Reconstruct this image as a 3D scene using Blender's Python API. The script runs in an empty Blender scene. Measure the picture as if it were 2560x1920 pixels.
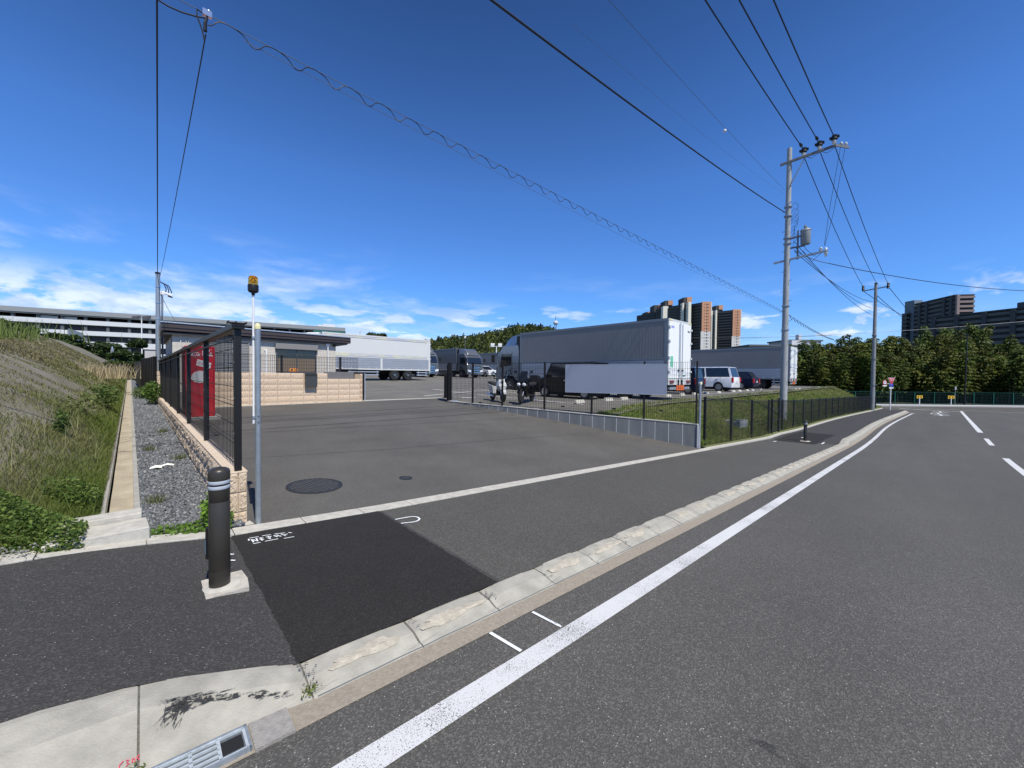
import bpy, bmesh, math, random
import numpy as np
from mathutils import Vector, Matrix
R=math.radians
random.seed(7); rng=np.random.default_rng(7)
scn=bpy.context.scene; col=scn.collection
# ---------------------------------------------------------------- camera
CAM_H=1.55; FPX=970.0; PITCH=R(-1.2); ROLL=R(0.6)
cam=bpy.data.cameras.new("camera"); co=bpy.data.objects.new("camera",cam); col.objects.link(co)
cam.sensor_fit='HORIZONTAL'; cam.sensor_width=36; cam.lens=36*FPX/2560; cam.clip_start=.05; cam.clip_end=6000
fwd=Vector((0,math.cos(PITCH),math.sin(PITCH))); up0=Vector((0,-math.sin(PITCH),math.cos(PITCH))); rt0=Vector((1,0,0))
upv=up0*math.cos(ROLL)-rt0*math.sin(ROLL); rtv=rt0*math.cos(ROLL)+up0*math.sin(ROLL)
co.matrix_world=Matrix(((rtv.x,upv.x,-fwd.x,0),(rtv.y,upv.y,-fwd.y,0),(rtv.z,upv.z,-fwd.z,CAM_H),(0,0,0,1)))
scn.camera=co
# ---------------------------------------------------------------- world, sun, exposure
SUN_AZ=144.0; SUN_EL=57.0
w=bpy.data.worlds.new("World"); scn.world=w; w.use_nodes=True
nt=w.node_tree; N=nt.nodes; L=nt.links; N.clear()
out=N.new('ShaderNodeOutputWorld'); bg=N.new('ShaderNodeBackground'); L.new(bg.outputs[0],out.inputs[0])
sky=N.new('ShaderNodeTexSky'); sky.sky_type='NISHITA'; sky.sun_disc=False
sky.sun_elevation=R(SUN_EL); sky.sun_rotation=R(SUN_AZ); sky.altitude=50; sky.air_density=1.0; sky.dust_density=.1; sky.ozone_density=3.5
def M(op,a,b=None,c=None,clamp=False):
    n=N.new('ShaderNodeMath'); n.operation=op; n.use_clamp=clamp
    for i,v in enumerate((a,b,c)):
        if v is None: continue
        if isinstance(v,(int,float)): n.inputs[i].default_value=v
        else: L.new(v,n.inputs[i])
    return n.outputs[0]
hs_=N.new('ShaderNodeHueSaturation'); hs_.inputs['Saturation'].default_value=1.0; hs_.inputs['Value'].default_value=1.0
tintn=N.new('ShaderNodeMix'); tintn.data_type='RGBA'; tintn.blend_type='MULTIPLY'; tintn.inputs['Factor'].default_value=1; tintn.inputs['B'].default_value=(.52,.90,1.44,1)
L.new(sky.outputs[0],tintn.inputs['A']); L.new(tintn.outputs['Result'],hs_.inputs['Color'])
tc=N.new('ShaderNodeTexCoord'); sx=N.new('ShaderNodeSeparateXYZ'); L.new(tc.outputs['Generated'],sx.inputs[0])
dx,dy,dz=sx.outputs
gr_=N.new('ShaderNodeValToRGB'); e=gr_.color_ramp.elements; e[0].position=0; e[0].color=(.95,.95,.95,1); e[1].position=1; e[1].color=(.42,.42,.42,1)
for p_,v_ in ((.25,1.0),(.42,.98),(.55,.80),(.68,.60),(.8,.5)): q_=e.new(p_); q_.color=(v_,v_,v_,1)
L.new(dz,gr_.inputs[0]); gm_=N.new('ShaderNodeMix'); gm_.data_type='RGBA'; gm_.blend_type='MULTIPLY'; gm_.inputs['Factor'].default_value=1; L.new(hs_.outputs[0],gm_.inputs['A']); L.new(gr_.outputs[0],gm_.inputs['B'])
zc=M('MAXIMUM',dz,0.0); den=M('ADD',zc,.10)
cx=M('DIVIDE',dx,den); cy=M('DIVIDE',dy,den)
cb=N.new('ShaderNodeCombineXYZ'); L.new(M('MULTIPLY',cx,.9),cb.inputs[0]); L.new(M('MULTIPLY',cy,.9),cb.inputs[1])
def noise(vec,sc,det=6,ro=.55,dist=0,off=0):
    mp=N.new('ShaderNodeMapping'); mp.inputs['Location'].default_value=(off,off*.7,0); L.new(vec,mp.inputs[0])
    n=N.new('ShaderNodeTexNoise'); n.inputs['Scale'].default_value=sc; n.inputs['Detail'].default_value=det; n.inputs['Roughness'].default_value=ro; n.inputs['Distortion'].default_value=dist
    L.new(mp.outputs[0],n.inputs['Vector']); return n.outputs['Fac']
def sstep(x,a,b):
    n=N.new('ShaderNodeMapRange'); n.interpolation_type='SMOOTHSTEP'
    L.new(x,n.inputs[0]); n.inputs[1].default_value=a; n.inputs[2].default_value=b; n.inputs[3].default_value=0; n.inputs[4].default_value=1
    return n.outputs[0]
n1=noise(cb.outputs[0],1.15,8,.58,.25,3.1); n2=noise(cb.outputs[0],.35,3,.5,0,9.7)
# elevation / azimuth masks (dx/dy = tan of the azimuth)
az=M('DIVIDE',dx,M('MAXIMUM',dy,.05))
leftm=M('SUBTRACT',1.0,sstep(az,-.75,.25))
dens=M('ADD',n1,M('MULTIPLY',M('SUBTRACT',n2,.5),.5))
elm=M('MULTIPLY',sstep(dz,.005,.06),M('SUBTRACT',1.0,sstep(dz,.15,.33)))
elw=M('MULTIPLY',sstep(dz,-.01,.02),M('SUBTRACT',1.0,sstep(dz,.07,.16)))
th=M('ADD',dens,M('ADD',M('MULTIPLY',M('MULTIPLY',leftm,elm),.21),M('MULTIPLY',elw,.12)))
c1=M('MULTIPLY',M('MULTIPLY',sstep(th,.56,.80),M('SUBTRACT',1.0,sstep(dz,.18,.32))),M('ADD',.18,M('MULTIPLY',leftm,.82)))
# low, puffy band near the horizon
cb2=N.new('ShaderNodeCombineXYZ'); L.new(M('MULTIPLY',az,3.2),cb2.inputs[0]); L.new(M('MULTIPLY',dz,15.0),cb2.inputs[1])
n3=noise(cb2.outputs[0],1.9,9,.55,.1,5.3)
band=M('MULTIPLY',sstep(dz,-.02,.02),M('SUBTRACT',1.0,sstep(dz,.12,.20)))
c2=M('MULTIPLY',sstep(M('ADD',n3,M('MULTIPLY',leftm,.13)),.53,.64),band)
cl=M('MULTIPLY',M('MAXIMUM',M('MAXIMUM',M('MULTIPLY',c1,.58),M('MULTIPLY',c2,.74)),M('MULTIPLY',M('SUBTRACT',1.0,sstep(dz,-.02,.17)),.42)),1.0,clamp=True)
shade=noise(cb2.outputs[0],2.3,5,.6,0,1.3)
mx0=N.new('ShaderNodeMix'); mx0.data_type='RGBA'; L.new(sstep(shade,.35,.65),mx0.inputs['Factor']); mx0.inputs['A'].default_value=(5.0,6.0,7.8,1); mx0.inputs['B'].default_value=(8.6,9.0,9.4,1)
mx=N.new('ShaderNodeMix'); mx.data_type='RGBA'; L.new(cl,mx.inputs['Factor']); L.new(gm_.outputs['Result'],mx.inputs['A']); L.new(mx0.outputs['Result'],mx.inputs['B'])
L.new(mx.outputs['Result'],bg.inputs[0]); bg.inputs[1].default_value=.105
sd=bpy.data.lights.new("sun",'SUN'); sd.energy=4.5; sd.angle=R(.53); sd.color=(1,.945,.845)
so=bpy.data.objects.new("sun",sd); col.objects.link(so)
sv=Vector((math.sin(R(SUN_AZ))*math.cos(R(SUN_EL)),math.cos(R(SUN_AZ))*math.cos(R(SUN_EL)),math.sin(R(SUN_EL))))
so.rotation_euler=sv.to_track_quat('Z','Y').to_euler()
scn.view_settings.view_transform='Standard'; scn.view_settings.look='None'; scn.view_settings.exposure=.22; scn.view_settings.gamma=1; scn.view_settings.use_curve_mapping=False
scn.render.engine='CYCLES'
# ---------------------------------------------------------------- frames: s along the road, t away from it to the left
AZ=R(46.6); SA,CA=math.sin(AZ),math.cos(AZ); ROT=math.pi/2-AZ
def zr(s):                                   # height of the road
    if s<18: return -.054*s
    if s<28: u=s-18; return -.972-(.054*u-.0017*u*u)
    if s<72: return -1.342-.02*(s-28)
    return -2.222
def bend(s):
    u=min(max((s-30)/40,0),1); return -1.1*u*u*(3-2*u)
def W(s,t,z=0): return Vector((s*SA-t*CA, s*CA+t*SA, z))
def hs(s):                                   # pavement above road
    if s<.6: return .06+min(.08,(.6-s)*.08)
    if s<19: return .06
    return .06+min(.08,(s-19)*.04)
def zwalk(s): return zr(s)+hs(s)
def zlot0(s,t): return .47+.028*max(0,t-13)+.003*(s-12)
def zlot(s,t):                               # the lot falls to the coping of the retaining wall
    z=zlot0(s,t)
    if t>=13.2: return z
    zt=.12+.37*(t-4.75)/8.45; u=min(max((s-(12.3+(t-4.75)*(9.0-12.3)/8.45))/3.2,0),1); return min(z,zt+(z-zt)*u*u*(3-2*u))
def wall_s(t): return 12.3+(t-4.75)*(9.0-12.3)/(13.2-4.75)     # retaining wall line
def zdrive(s,t):
    k=min(max((t-4.55)/8.65,0),1); return (1-k)*zwalk(s)+k*zlot0(s,t)
def zgrav(t): return .05+.014*(t-4.6) if t<30 else .4+.03*(t-30)
def sf(t): return .60-.0137*(t-4.7)            # left fence line
def at(px,py,Y):                             # a point at forward distance Y seen at this place of the 2560x1920 photo
    d=fwd+rtv*((px-1280)/FPX)-upv*((py-960)/FPX); k=Y/d.y
    return Vector((0,0,CAM_H))+d*k
# ---------------------------------------------------------------- tags and mesh building
def tag(o,label=None,cat=None,group=None,kind=None):
    if label: o['label']=label
    if cat: o['category']=cat
    if group: o['group']=group
    if kind: o['kind']=kind
    return o
def empty(name,loc=(0,0,0),rz=0,label=None,cat=None,group=None):
    o=bpy.data.objects.new(name,None); col.objects.link(o); o.location=loc; o.rotation_euler=(0,0,rz); o.empty_display_size=.1
    return tag(o,label,cat,group)
def kids(o): return [c for c in bpy.data.objects if c.parent==o]
def copy_tree(o,parent=None,loc=None,rz=None,label=None,group=None):
    c=o.copy(); col.objects.link(c); c.parent=parent
    if loc is not None: c.location=loc
    if rz is not None: c.rotation_euler=(0,0,rz)
    if label: c['label']=label
    if group: c['group']=group
    for ch in kids(o): copy_tree(ch,c)
    return c
class MB:
    def __init__(s): s.v=[]; s.f=[]; s.m=[]
    def add(s,vs,fs,m=0):
        b=len(s.v); s.v+= [tuple(p) for p in vs]; s.f+=[tuple(b+i for i in f) for f in fs]; s.m+=[m]*len(fs); return s
    def box(s,x0,x1,y0,y1,z0,z1,m=0):
        return s.add([(x0,y0,z0),(x1,y0,z0),(x1,y1,z0),(x0,y1,z0),(x0,y0,z1),(x1,y0,z1),(x1,y1,z1),(x0,y1,z1)],
              [(0,3,2,1),(4,5,6,7),(0,1,5,4),(1,2,6,5),(2,3,7,6),(3,0,4,7)],m)
    def hexa(s,p,m=0): return s.add(p,[(0,3,2,1),(4,5,6,7),(0,1,5,4),(1,2,6,5),(2,3,7,6),(3,0,4,7)],m)
    def tube(s,pts,r,n=6,m=0,caps=True):
        pts=[Vector(p) for p in pts]; rr=r if isinstance(r,(list,tuple)) else [r]*len(pts)
        b=len(s.v); prev=None
        for i,p in enumerate(pts):
            d=(pts[min(i+1,len(pts)-1)]-pts[max(i-1,0)])
            d=d.normalized() if d.length>1e-9 else Vector((0,0,1))
            if prev is None:
                a=Vector((0,0,1)) if abs(d.z)<.9 else Vector((1,0,0)); u=d.cross(a).normalized()
            else:
                u=(prev-d*prev.dot(d)); u=u.normalized() if u.length>1e-6 else d.orthogonal().normalized()
            prev=u; v=d.cross(u)
            for k in range(n):
                a=2*math.pi*k/n; s.v.append(tuple(p+(u*math.cos(a)+v*math.sin(a))*rr[i]))
        for i in range(len(pts)-1):
            for k in range(n):
                k2=(k+1)%n; s.f.append((b+i*n+k,b+i*n+k2,b+(i+1)*n+k2,b+(i+1)*n+k)); s.m.append(m)
        if caps:
            s.f.append(tuple(b+k for k in range(n))[::-1]); s.m.append(m)
            s.f.append(tuple(b+(len(pts)-1)*n+k for k in range(n))); s.m.append(m)
        return s
    def cyl(s,p0,p1,r0,r1=None,n=12,m=0,caps=True): return s.tube([p0,p1],[r0,r1 if r1 is not None else r0],n,m,caps)
    def lathe(s,prof,c=(0,0,0),n=24,m=0,axis='z'):
        b=len(s.v)
        for r,h in prof:
            for k in range(n):
                a=2*math.pi*k/n; x,y=r*math.cos(a),r*math.sin(a)
                p=(x,y,h) if axis=='z' else ((h,x,y) if axis=='x' else (x,h,y))
                s.v.append((p[0]+c[0],p[1]+c[1],p[2]+c[2]))
        for i in range(len(prof)-1):
            for k in range(n):
                k2=(k+1)%n; f=(b+i*n+k,b+i*n+k2,b+(i+1)*n+k2,b+(i+1)*n+k); s.f.append(f if axis!='y' else f[::-1]); s.m.append(m)
        s.f.append(tuple(b+k for k in range(n))[::-1]); s.m.append(m)
        s.f.append(tuple(b+(len(prof)-1)*n+k for k in range(n))); s.m.append(m)
        return s
    def ext(s,poly,y0,y1,m=0,plane='xz'):       # extrude a 2-D outline between y0 and y1
        n=len(poly)
        def P(a,b,y): return (a,y,b) if plane=='xz' else ((y,a,b) if plane=='yz' else (a,b,y))
        vs=[P(a,b,y0) for a,b in poly]+[P(a,b,y1) for a,b in poly]
        fs=[tuple(range(n))[::-1],tuple(range(n,2*n))]+[(i,(i+1)%n,n+(i+1)%n,n+i) for i in range(n)]
        return s.add(vs,fs,m)
    def loft(s,rings,m=0,closed=True,caps=True):
        n=len(rings[0]); b=len(s.v)
        for r in rings: s.v+=[tuple(p) for p in r]
        for i in range(len(rings)-1):
            for k in range(n if closed else n-1):
                k2=(k+1)%n; s.f.append((b+i*n+k,b+i*n+k2,b+(i+1)*n+k2,b+(i+1)*n+k)); s.m.append(m)
        if caps and closed:
            s.f.append(tuple(b+k for k in range(n))[::-1]); s.m.append(m); s.f.append(tuple(b+(len(rings)-1)*n+k for k in range(n))); s.m.append(m)
        return s
    def build(s,name,mats,parent=None,smooth=False,bevel=0,loc=None,rz=None,fix=True):
        me=bpy.data.meshes.new(name); me.from_pydata(s.v,[],s.f)
        if not isinstance(mats,(list,tuple)): mats=[mats]
        for m in mats: me.materials.append(m)
        if len(mats)>1: me.polygons.foreach_set('material_index',s.m)
        me.update()
        if fix:
            bm=bmesh.new(); bm.from_mesh(me); bmesh.ops.recalc_face_normals(bm,faces=bm.faces); bm.to_mesh(me); bm.free()
        if smooth:
            me.polygons.foreach_set('use_smooth',[True]*len(me.polygons))
            try: me.set_sharp_from_angle(angle=R(40))
            except Exception: pass
        o=bpy.data.objects.new(name,me); col.objects.link(o)
        if parent: o.parent=parent
        if loc is not None: o.location=loc
        if rz is not None: o.rotation_euler=(0,0,rz)
        if bevel:
            b=o.modifiers.new('bevel','BEVEL'); b.width=bevel; b.segments=2; b.limit_method='ANGLE'; b.angle_limit=R(35)
        return o
def np_mesh(name,v,f4,mat,parent=None,colors=None,tri=False):
    """fast mesh from numpy arrays; colors per face"""
    me=bpy.data.meshes.new(name); k=3 if tri else 4; nf=len(f4)
    me.vertices.add(len(v)); me.vertices.foreach_set('co',np.asarray(v,np.float32).ravel())
    me.loops.add(nf*k); me.loops.foreach_set('vertex_index',np.asarray(f4,np.int32).ravel())
    me.polygons.add(nf); me.polygons.foreach_set('loop_start',np.arange(nf,dtype=np.int32)*k); me.polygons.foreach_set('loop_total',np.full(nf,k,np.int32))
    me.update(calc_edges=True)
    if colors is not None:
        ca=me.color_attributes.new('tint','FLOAT_COLOR','CORNER')
        c=np.ones((nf,k,4),np.float32); c[:,:,:3]=np.asarray(colors,np.float32)[:,None,:]; ca.data.foreach_set('color',c.ravel())
    me.materials.append(mat); o=bpy.data.objects.new(name,me); col.objects.link(o)
    if parent: o.parent=parent
    return o
# ---------------------------------------------------------------- materials
def mat(name,c=(.5,.5,.5),rough=.6,metal=0,var=0,scale=8,bump=0,bscale=60,c2=None,spec=None,coat=0,emit=None,trans=0,ior=None,streak=0):
    m=bpy.data.materials.new(name); m.use_nodes=True; t=m.node_tree; n=t.nodes; l=t.links; b=n['Principled BSDF']
    b.inputs['Base Color'].default_value=(*c,1); b.inputs['Roughness'].default_value=rough; b.inputs['Metallic'].default_value=metal
    if spec is not None: b.inputs['Specular IOR Level'].default_value=spec
    if coat: b.inputs['Coat Weight'].default_value=coat
    if emit: b.inputs['Emission Color'].default_value=(*emit[:3],1); b.inputs['Emission Strength'].default_value=emit[3]
    if trans: b.inputs['Transmission Weight'].default_value=trans
    if ior: b.inputs['IOR'].default_value=ior
    tcn=n.new('ShaderNodeTexCoord')
    if var or c2:
        nz=n.new('ShaderNodeTexNoise'); nz.inputs['Scale'].default_value=scale; nz.inputs['Detail'].default_value=6; nz.inputs['Roughness'].default_value=.6
        if streak:
            mp=n.new('ShaderNodeMapping'); mp.inputs['Scale'].default_value=(1,1,streak); l.new(tcn.outputs['Object'],mp.inputs[0]); l.new(mp.outputs[0],nz.inputs['Vector'])
        else: l.new(tcn.outputs['Object'],nz.inputs['Vector'])
        rp=n.new('ShaderNodeValToRGB'); rp.color_ramp.elements[0].position=.32; rp.color_ramp.elements[1].position=.68
        a=c if c2 is None else c; bb=c2 if c2 is not None else tuple(min(1,x*(1+var)) for x in c)
        aa=tuple(x*(1-var) for x in a) if c2 is None else a
        rp.color_ramp.elements[0].color=(*aa,1); rp.color_ramp.elements[1].color=(*bb,1)
        l.new(nz.outputs['Fac'],rp.inputs[0]); l.new(rp.outputs[0],b.inputs['Base Color'])
    if bump:
        nb=n.new('ShaderNodeTexNoise'); nb.inputs['Scale'].default_value=bscale; nb.inputs['Detail'].default_value=5; l.new(tcn.outputs['Object'],nb.inputs['Vector'])
        bp=n.new('ShaderNodeBump'); bp.inputs['Strength'].default_value=bump; bp.inputs['Distance'].default_value=.01; l.new(nb.outputs['Fac'],bp.inputs['Height']); l.new(bp.outputs[0],b.inputs['Normal'])
    return m
def asphalt(name,c,speck=.12,grain=150,patch=.12,rough=.82,specamt=.9,warm=None,bumpd=.004,lanes=False):
    m=bpy.data.materials.new(name); m.use_nodes=True; t=m.node_tree; n=t.nodes; l=t.links; b=n['Principled BSDF']
    tcn=n.new('ShaderNodeTexCoord'); O=tcn.outputs['Object']
    def nz(sc,det=4,ro=.6):
        q=n.new('ShaderNodeTexNoise'); q.inputs['Scale'].default_value=sc; q.inputs['Detail'].default_value=det; q.inputs['Roughness'].default_value=ro; l.new(O,q.inputs['Vector']); return q.outputs['Fac']
    def mth(op,a,b2):
        q=n.new('ShaderNodeMath'); q.operation=op
        for i,v in enumerate((a,b2)):
            if isinstance(v,(int,float)): q.inputs[i].default_value=v
            else: l.new(v,q.inputs[i])
        return q.outputs[0]
    vo=n.new('ShaderNodeTexVoronoi'); vo.inputs['Scale'].default_value=grain; l.new(O,vo.inputs['Vector'])
    sp=n.new('ShaderNodeSeparateColor'); l.new(vo.outputs['Color'],sp.inputs[0])
    stone=mth('POWER',sp.outputs[0],3.0)                       # few light stones
    glint=mth('MULTIPLY',mth('GREATER_THAN',sp.outputs[1],.985),mth('LESS_THAN',vo.outputs['Distance'],.35))
    fine=nz(grain*1.4,2); big=nz(.55,5,.62); mid=nz(4.5,4)
    k=mth('ADD',mth('ADD',.62,mth('MULTIPLY',stone,speck*6)),mth('MULTIPLY',fine,.42))
    k=mth('MULTIPLY',k,mth('ADD',1-patch,mth('MULTIPLY',big,patch*2)))
    k=mth('MULTIPLY',k,mth('ADD',.94,mth('MULTIPLY',mid,.12)))
    if lanes:
        mp=n.new('ShaderNodeMapping'); mp.vector_type='POINT'; mp.inputs['Rotation'].default_value=(0,0,-ROT); l.new(O,mp.inputs[0]); m2=n.new('ShaderNodeMapping'); m2.inputs['Scale'].default_value=(.05,1.1,1); l.new(mp.outputs[0],m2.inputs[0])
        q=n.new('ShaderNodeTexNoise'); q.inputs['Scale'].default_value=1.0; q.inputs['Detail'].default_value=4; l.new(m2.outputs[0],q.inputs['Vector']); k=mth('MULTIPLY',k,mth('ADD',.80,mth('MULTIPLY',q.outputs['Fac'],.40)))
    k=mth('ADD',k,mth('MULTIPLY',glint,specamt*3))
    mxc=n.new('ShaderNodeMix'); mxc.data_type='RGBA'; mxc.blend_type='MULTIPLY'; mxc.inputs['Factor'].default_value=1
    cc=n.new('ShaderNodeMix'); cc.data_type='RGBA'; l.new(big,cc.inputs['Factor']); cc.inputs['A'].default_value=(*c,1); cc.inputs['B'].default_value=(*(warm or c),1)
    l.new(cc.outputs['Result'],mxc.inputs['A']); cmb=n.new('ShaderNodeCombineColor')
    for i in range(3): l.new(k,cmb.inputs[i])
    l.new(cmb.outputs[0],mxc.inputs['B']); l.new(mxc.outputs['Result'],b.inputs['Base Color'])
    b.inputs['Roughness'].default_value=rough; b.inputs['Specular IOR Level'].default_value=.3
    bp=n.new('ShaderNodeBump'); bp.inputs['Strength'].default_value=.7; bp.inputs['Distance'].default_value=bumpd
    l.new(mth('ADD',vo.outputs['Distance'],mth('MULTIPLY',fine,.5)),bp.inputs['Height']); l.new(bp.outputs[0],b.inputs['Normal'])
    return m
def tinted(name,rough=.7,transl=.25,spec=.3):
    m=bpy.data.materials.new(name); m.use_nodes=True; t=m.node_tree; n=t.nodes; l=t.links; b=n['Principled BSDF']
    a=n.new('ShaderNodeVertexColor'); a.layer_name='tint'; l.new(a.outputs['Color'],b.inputs['Base Color']); b.inputs['Roughness'].default_value=rough; b.inputs['Specular IOR Level'].default_value=spec
    if transl:
        tr=n.new('ShaderNodeBsdfTranslucent'); l.new(a.outputs['Color'],tr.inputs['Color']); mxs=n.new('ShaderNodeMixShader'); mxs.inputs[0].default_value=transl
        l.new(b.outputs[0],mxs.inputs[1]); l.new(tr.outputs[0],mxs.inputs[2]); l.new(mxs.outputs[0],n['Material Output'].inputs['Surface'])
    return m
m_road=asphalt('road_asphalt',(.082,.079,.072),.15,135,.12,specamt=1.6,warm=(.092,.088,.080),lanes=True)
m_walk=asphalt('walk_asphalt',(.051,.049,.046),.14,125,.14,specamt=1.8)
m_patch=asphalt('patch_asphalt',(.0225,.0205,.0175),.14,130,.42,specamt=1.0)
m_drive=asphalt('driveway_asphalt',(.080,.075,.067),.10,150,.24,specamt=.4,warm=(.120,.115,.104))
m_drive2=asphalt('crossing_asphalt',(.080,.077,.068),.14,120,.16,specamt=1.0)
m_lot=asphalt('lot_asphalt',(.13,.124,.111),.08,120,.28,specamt=.3,warm=(.18,.172,.155))
m_paint=mat('road_paint',(.60,.605,.595),.6,var=.10,scale=90,bump=.4,bscale=300)
m_conc=mat('concrete',(.34,.33,.30),.85,var=.16,scale=9,bump=.4,bscale=80)
m_concw=mat('pale_concrete',(.46,.44,.385),.85,var=.15,scale=12,bump=.4,bscale=90)
m_concg=mat('grey_concrete',(.27,.29,.31),.85,var=.22,scale=3,bump=.4,bscale=60,streak=.3)
m_kerb=mat('kerb_concrete',(.35,.335,.285),.85,var=.20,scale=6,bump=.35,bscale=120)
m_kerbtan=mat('worn_kerb',(.45,.41,.33),.9,var=.2,scale=22,bump=.8,bscale=140)
m_gutter=mat('gutter_concrete',(.30,.262,.205),.9,var=.16,scale=45,bump=.6,bscale=200)
m_black=mat('black_metal',(.012,.011,.011),.42,spec=.4)
m_dkbrown=mat('dark_bollard_paint',(.034,.030,.024),.38,var=.15,scale=6,spec=.45)
m_white=mat('white_paint',(.78,.78,.77),.4)
m_silver=mat('galvanised_steel',(.33,.37,.40),.42,metal=.55,var=.12,scale=12)
m_polec=mat('pole_concrete',(.33,.345,.35),.75,var=.12,scale=3,bump=.2,bscale=40)
m_poled=mat('far_pole',(.16,.17,.18),.7,var=.1,scale=3)
m_wire=mat('wire_rubber',(.012,.014,.02),.6)
m_wire2=mat('wire_steel',(.12,.14,.17),.5)
m_rub=mat('rubber',(.018,.018,.018),.85)
m_chrome=mat('chrome',(.62,.64,.66),.18,metal=1)
m_alu=mat('aluminium',(.60,.62,.64),.38,metal=.7,var=.06,scale=5)
m_glassd=mat('dark_glass',(.012,.014,.016),.05,spec=.8)
m_dark=mat('under_dark',(.01,.01,.011),.9)
m_red=mat('red_lens',(.5,.02,.02),.3)
m_retro=mat('reflective_band',(.42,.46,.50),.35)
# ================================================================ SETTING
def sheet(name,srange,trange,zf,m,ns,ntt,off=0,bends=True,noise=0):
    """grid in (s,t); trange may be a pair of functions of s"""
    s0,s1=srange; v=[]; f=[]
    for i in range(ns+1):
        s=s0+(s1-s0)*i/ns
        ta=trange[0](s) if callable(trange[0]) else trange[0]; tb=trange[1](s) if callable(trange[1]) else trange[1]
        for j in range(ntt+1):
            t=ta+(tb-ta)*j/ntt; z=zf(s,t)+off
            if noise: z+=random.uniform(-noise,noise)
            v.append(tuple(W(s,t+(bend(s) if bends else 0),z)))
    n=ntt+1
    for i in range(ns):
        for j in range(ntt): f.append((i*n+j,(i+1)*n+j,(i+1)*n+j+1,i*n+j+1))
    b=MB(); b.v=v; b.f=f; b.m=[0]*len(f)
    return tag(b.build(name,m,fix=False),kind='structure')
m_far=mat('far_ground',(.05,.075,.025),.95,var=.3,scale=.05)
g=MB(); g.box(-3000,3000,-1500,3000,-3.2,-2.7); tag(g.build('ground',m_far),kind='structure')
road=sheet('road',(-7,150),(lambda s:-60,lambda s:1.87 if s<66 else 40),lambda s,t:zr(s),m_road,200,6,bends=False)
# gutter apron and kerb ------------------------------------------------------
def kerbprof(s):
    """(t,z) outline from gutter to top back edge, relative to road"""
    if s<.58:
        k=min(1,(.58-s)/.62); return [(1.985+.03*min(1,k*3),.012),(2.02+.02*k,.02),(2.09+.19*k,.05+.064*k),(2.19+.24*k,hs(s)+.004),(2.22+.24*k,hs(s)+.004)]
    if s<20.2: return [(1.98,.012),(2.0,.018),(2.03,.03),(2.10,.056),(2.22,.064)]
    k=min(1,(s-20.2)/.9); h=hs(s); return [(1.98,.012),(2.0-.01*k,.018+.10*k),(2.02,.03+.13*k),(2.10,.056+(h+.02-.056)*k+.03*k),(2.24,.064+(h+.02-.064)*k+.03*k)]
pieces=[]; s=-6.0
while s<.55: pieces.append((s,min(s+.6,.58) if s+.6<.58 else .58)); s=pieces[-1][1]
pieces=[(-6,-4.8),(-4.8,-3.6),(-3.6,-2.4),(-2.4,-1.2),(-1.2,-.03),(-.03,.58)]
s=.58
while s<60: pieces.append((s,s+.6)); s+=.6
kb=MB(); JT=[]
for k,(a,b2) in enumerate(pieces):
    rings=[]; n=4; j=random.uniform(-.004,.004); jt=random.uniform(-.004,.004) if a>.5 else 0; j=j if a>.5 else 0
    gap=.004; JT.append((j,jt))
    for i in range(n+1):
        ss=a+gap+(b2-a-2*gap)*i/n; z0=zr(ss)
        pr=kerbprof(ss); e=.010 if i in(0,n) else 0
        rings.append([W(ss,t+bend(ss)+jt,z0+z+(j if q>1 else 0)-(e if q>1 else 0)) for q,(t,z) in enumerate(pr)]+[W(ss,pr[-1][0]+bend(ss)+jt,z0-.15),W(ss,pr[0][0]+bend(ss),z0-.15)])
    kb.loft(rings,1 if False else 0)
kerb=tag(kb.build('kerb',[m_kerb],bevel=0),kind='structure')
jb=MB()
for a,b2 in pieces[:60]:   # mortar bed seen in the joints
    jb.loft([[W(b2+q,t+bend(b2),zr(b2)+z-.012) for t,z in kerbprof(b2-.001)]+[W(b2+q,2.2,zr(b2)-.14),W(b2+q,1.98,zr(b2)-.14)] for q in(-.006,.006)])
tag(jb.build('kerb_mortar',mat('mortar',(.12,.115,.10),.95,var=.4,scale=60)),kind='structure')
sheet('gutter',(-6,62),(1.855,lambda s:2.02 if s<.5 else 1.985),lambda s,t:zr(s)+.004+(t-1.855)*.04,m_gutter,140,2)
# worn tan patches on the kerb stones, wandering outline, 4 mm proud of the stone top
wp=MB()
for pi_,(a,b2) in list(enumerate(pieces))[6:34]:
    if random.random()<.15: continue
    c0=(a+b2)/2+random.uniform(-.04,.04); hl=(b2-a)*.5*random.uniform(.5,.86); n=22; vs=[]
    for i in range(n):
        an=2*math.pi*i/n; rr=1+.18*math.sin(an*3+a*7)+.12*math.sin(an*5+a*3)+random.uniform(-.13,.13)
        ss=c0+hl*rr*math.cos(an); tt=2.105+.043*rr*math.sin(an); tt=min(max(tt,2.05),2.175); ss=min(max(ss,a+.03),b2-.03)
        zz=.038+(.056-.03)*(tt-2.03)/.07 if tt<2.10 else .056+.008*(tt-2.10)/.12
        tk=tt; tt=tt+JT[pi_][1]; zz=(.03+(.026)*(tk-2.03)/.07) if tk<2.10 else .056+.0667*(tk-2.10)
        vs.append(W(ss,tt,zr(ss)+zz+JT[pi_][0]+.0035))
    cc=W(c0,2.10+JT[pi_][1],zr(c0)+.056+JT[pi_][0]+.0045); wp.add([cc]+vs,[(0,1+i,1+(i+1)%n) for i in range(n)])
tag(wp.build('kerb_wear',m_kerbtan),kind='structure')
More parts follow.
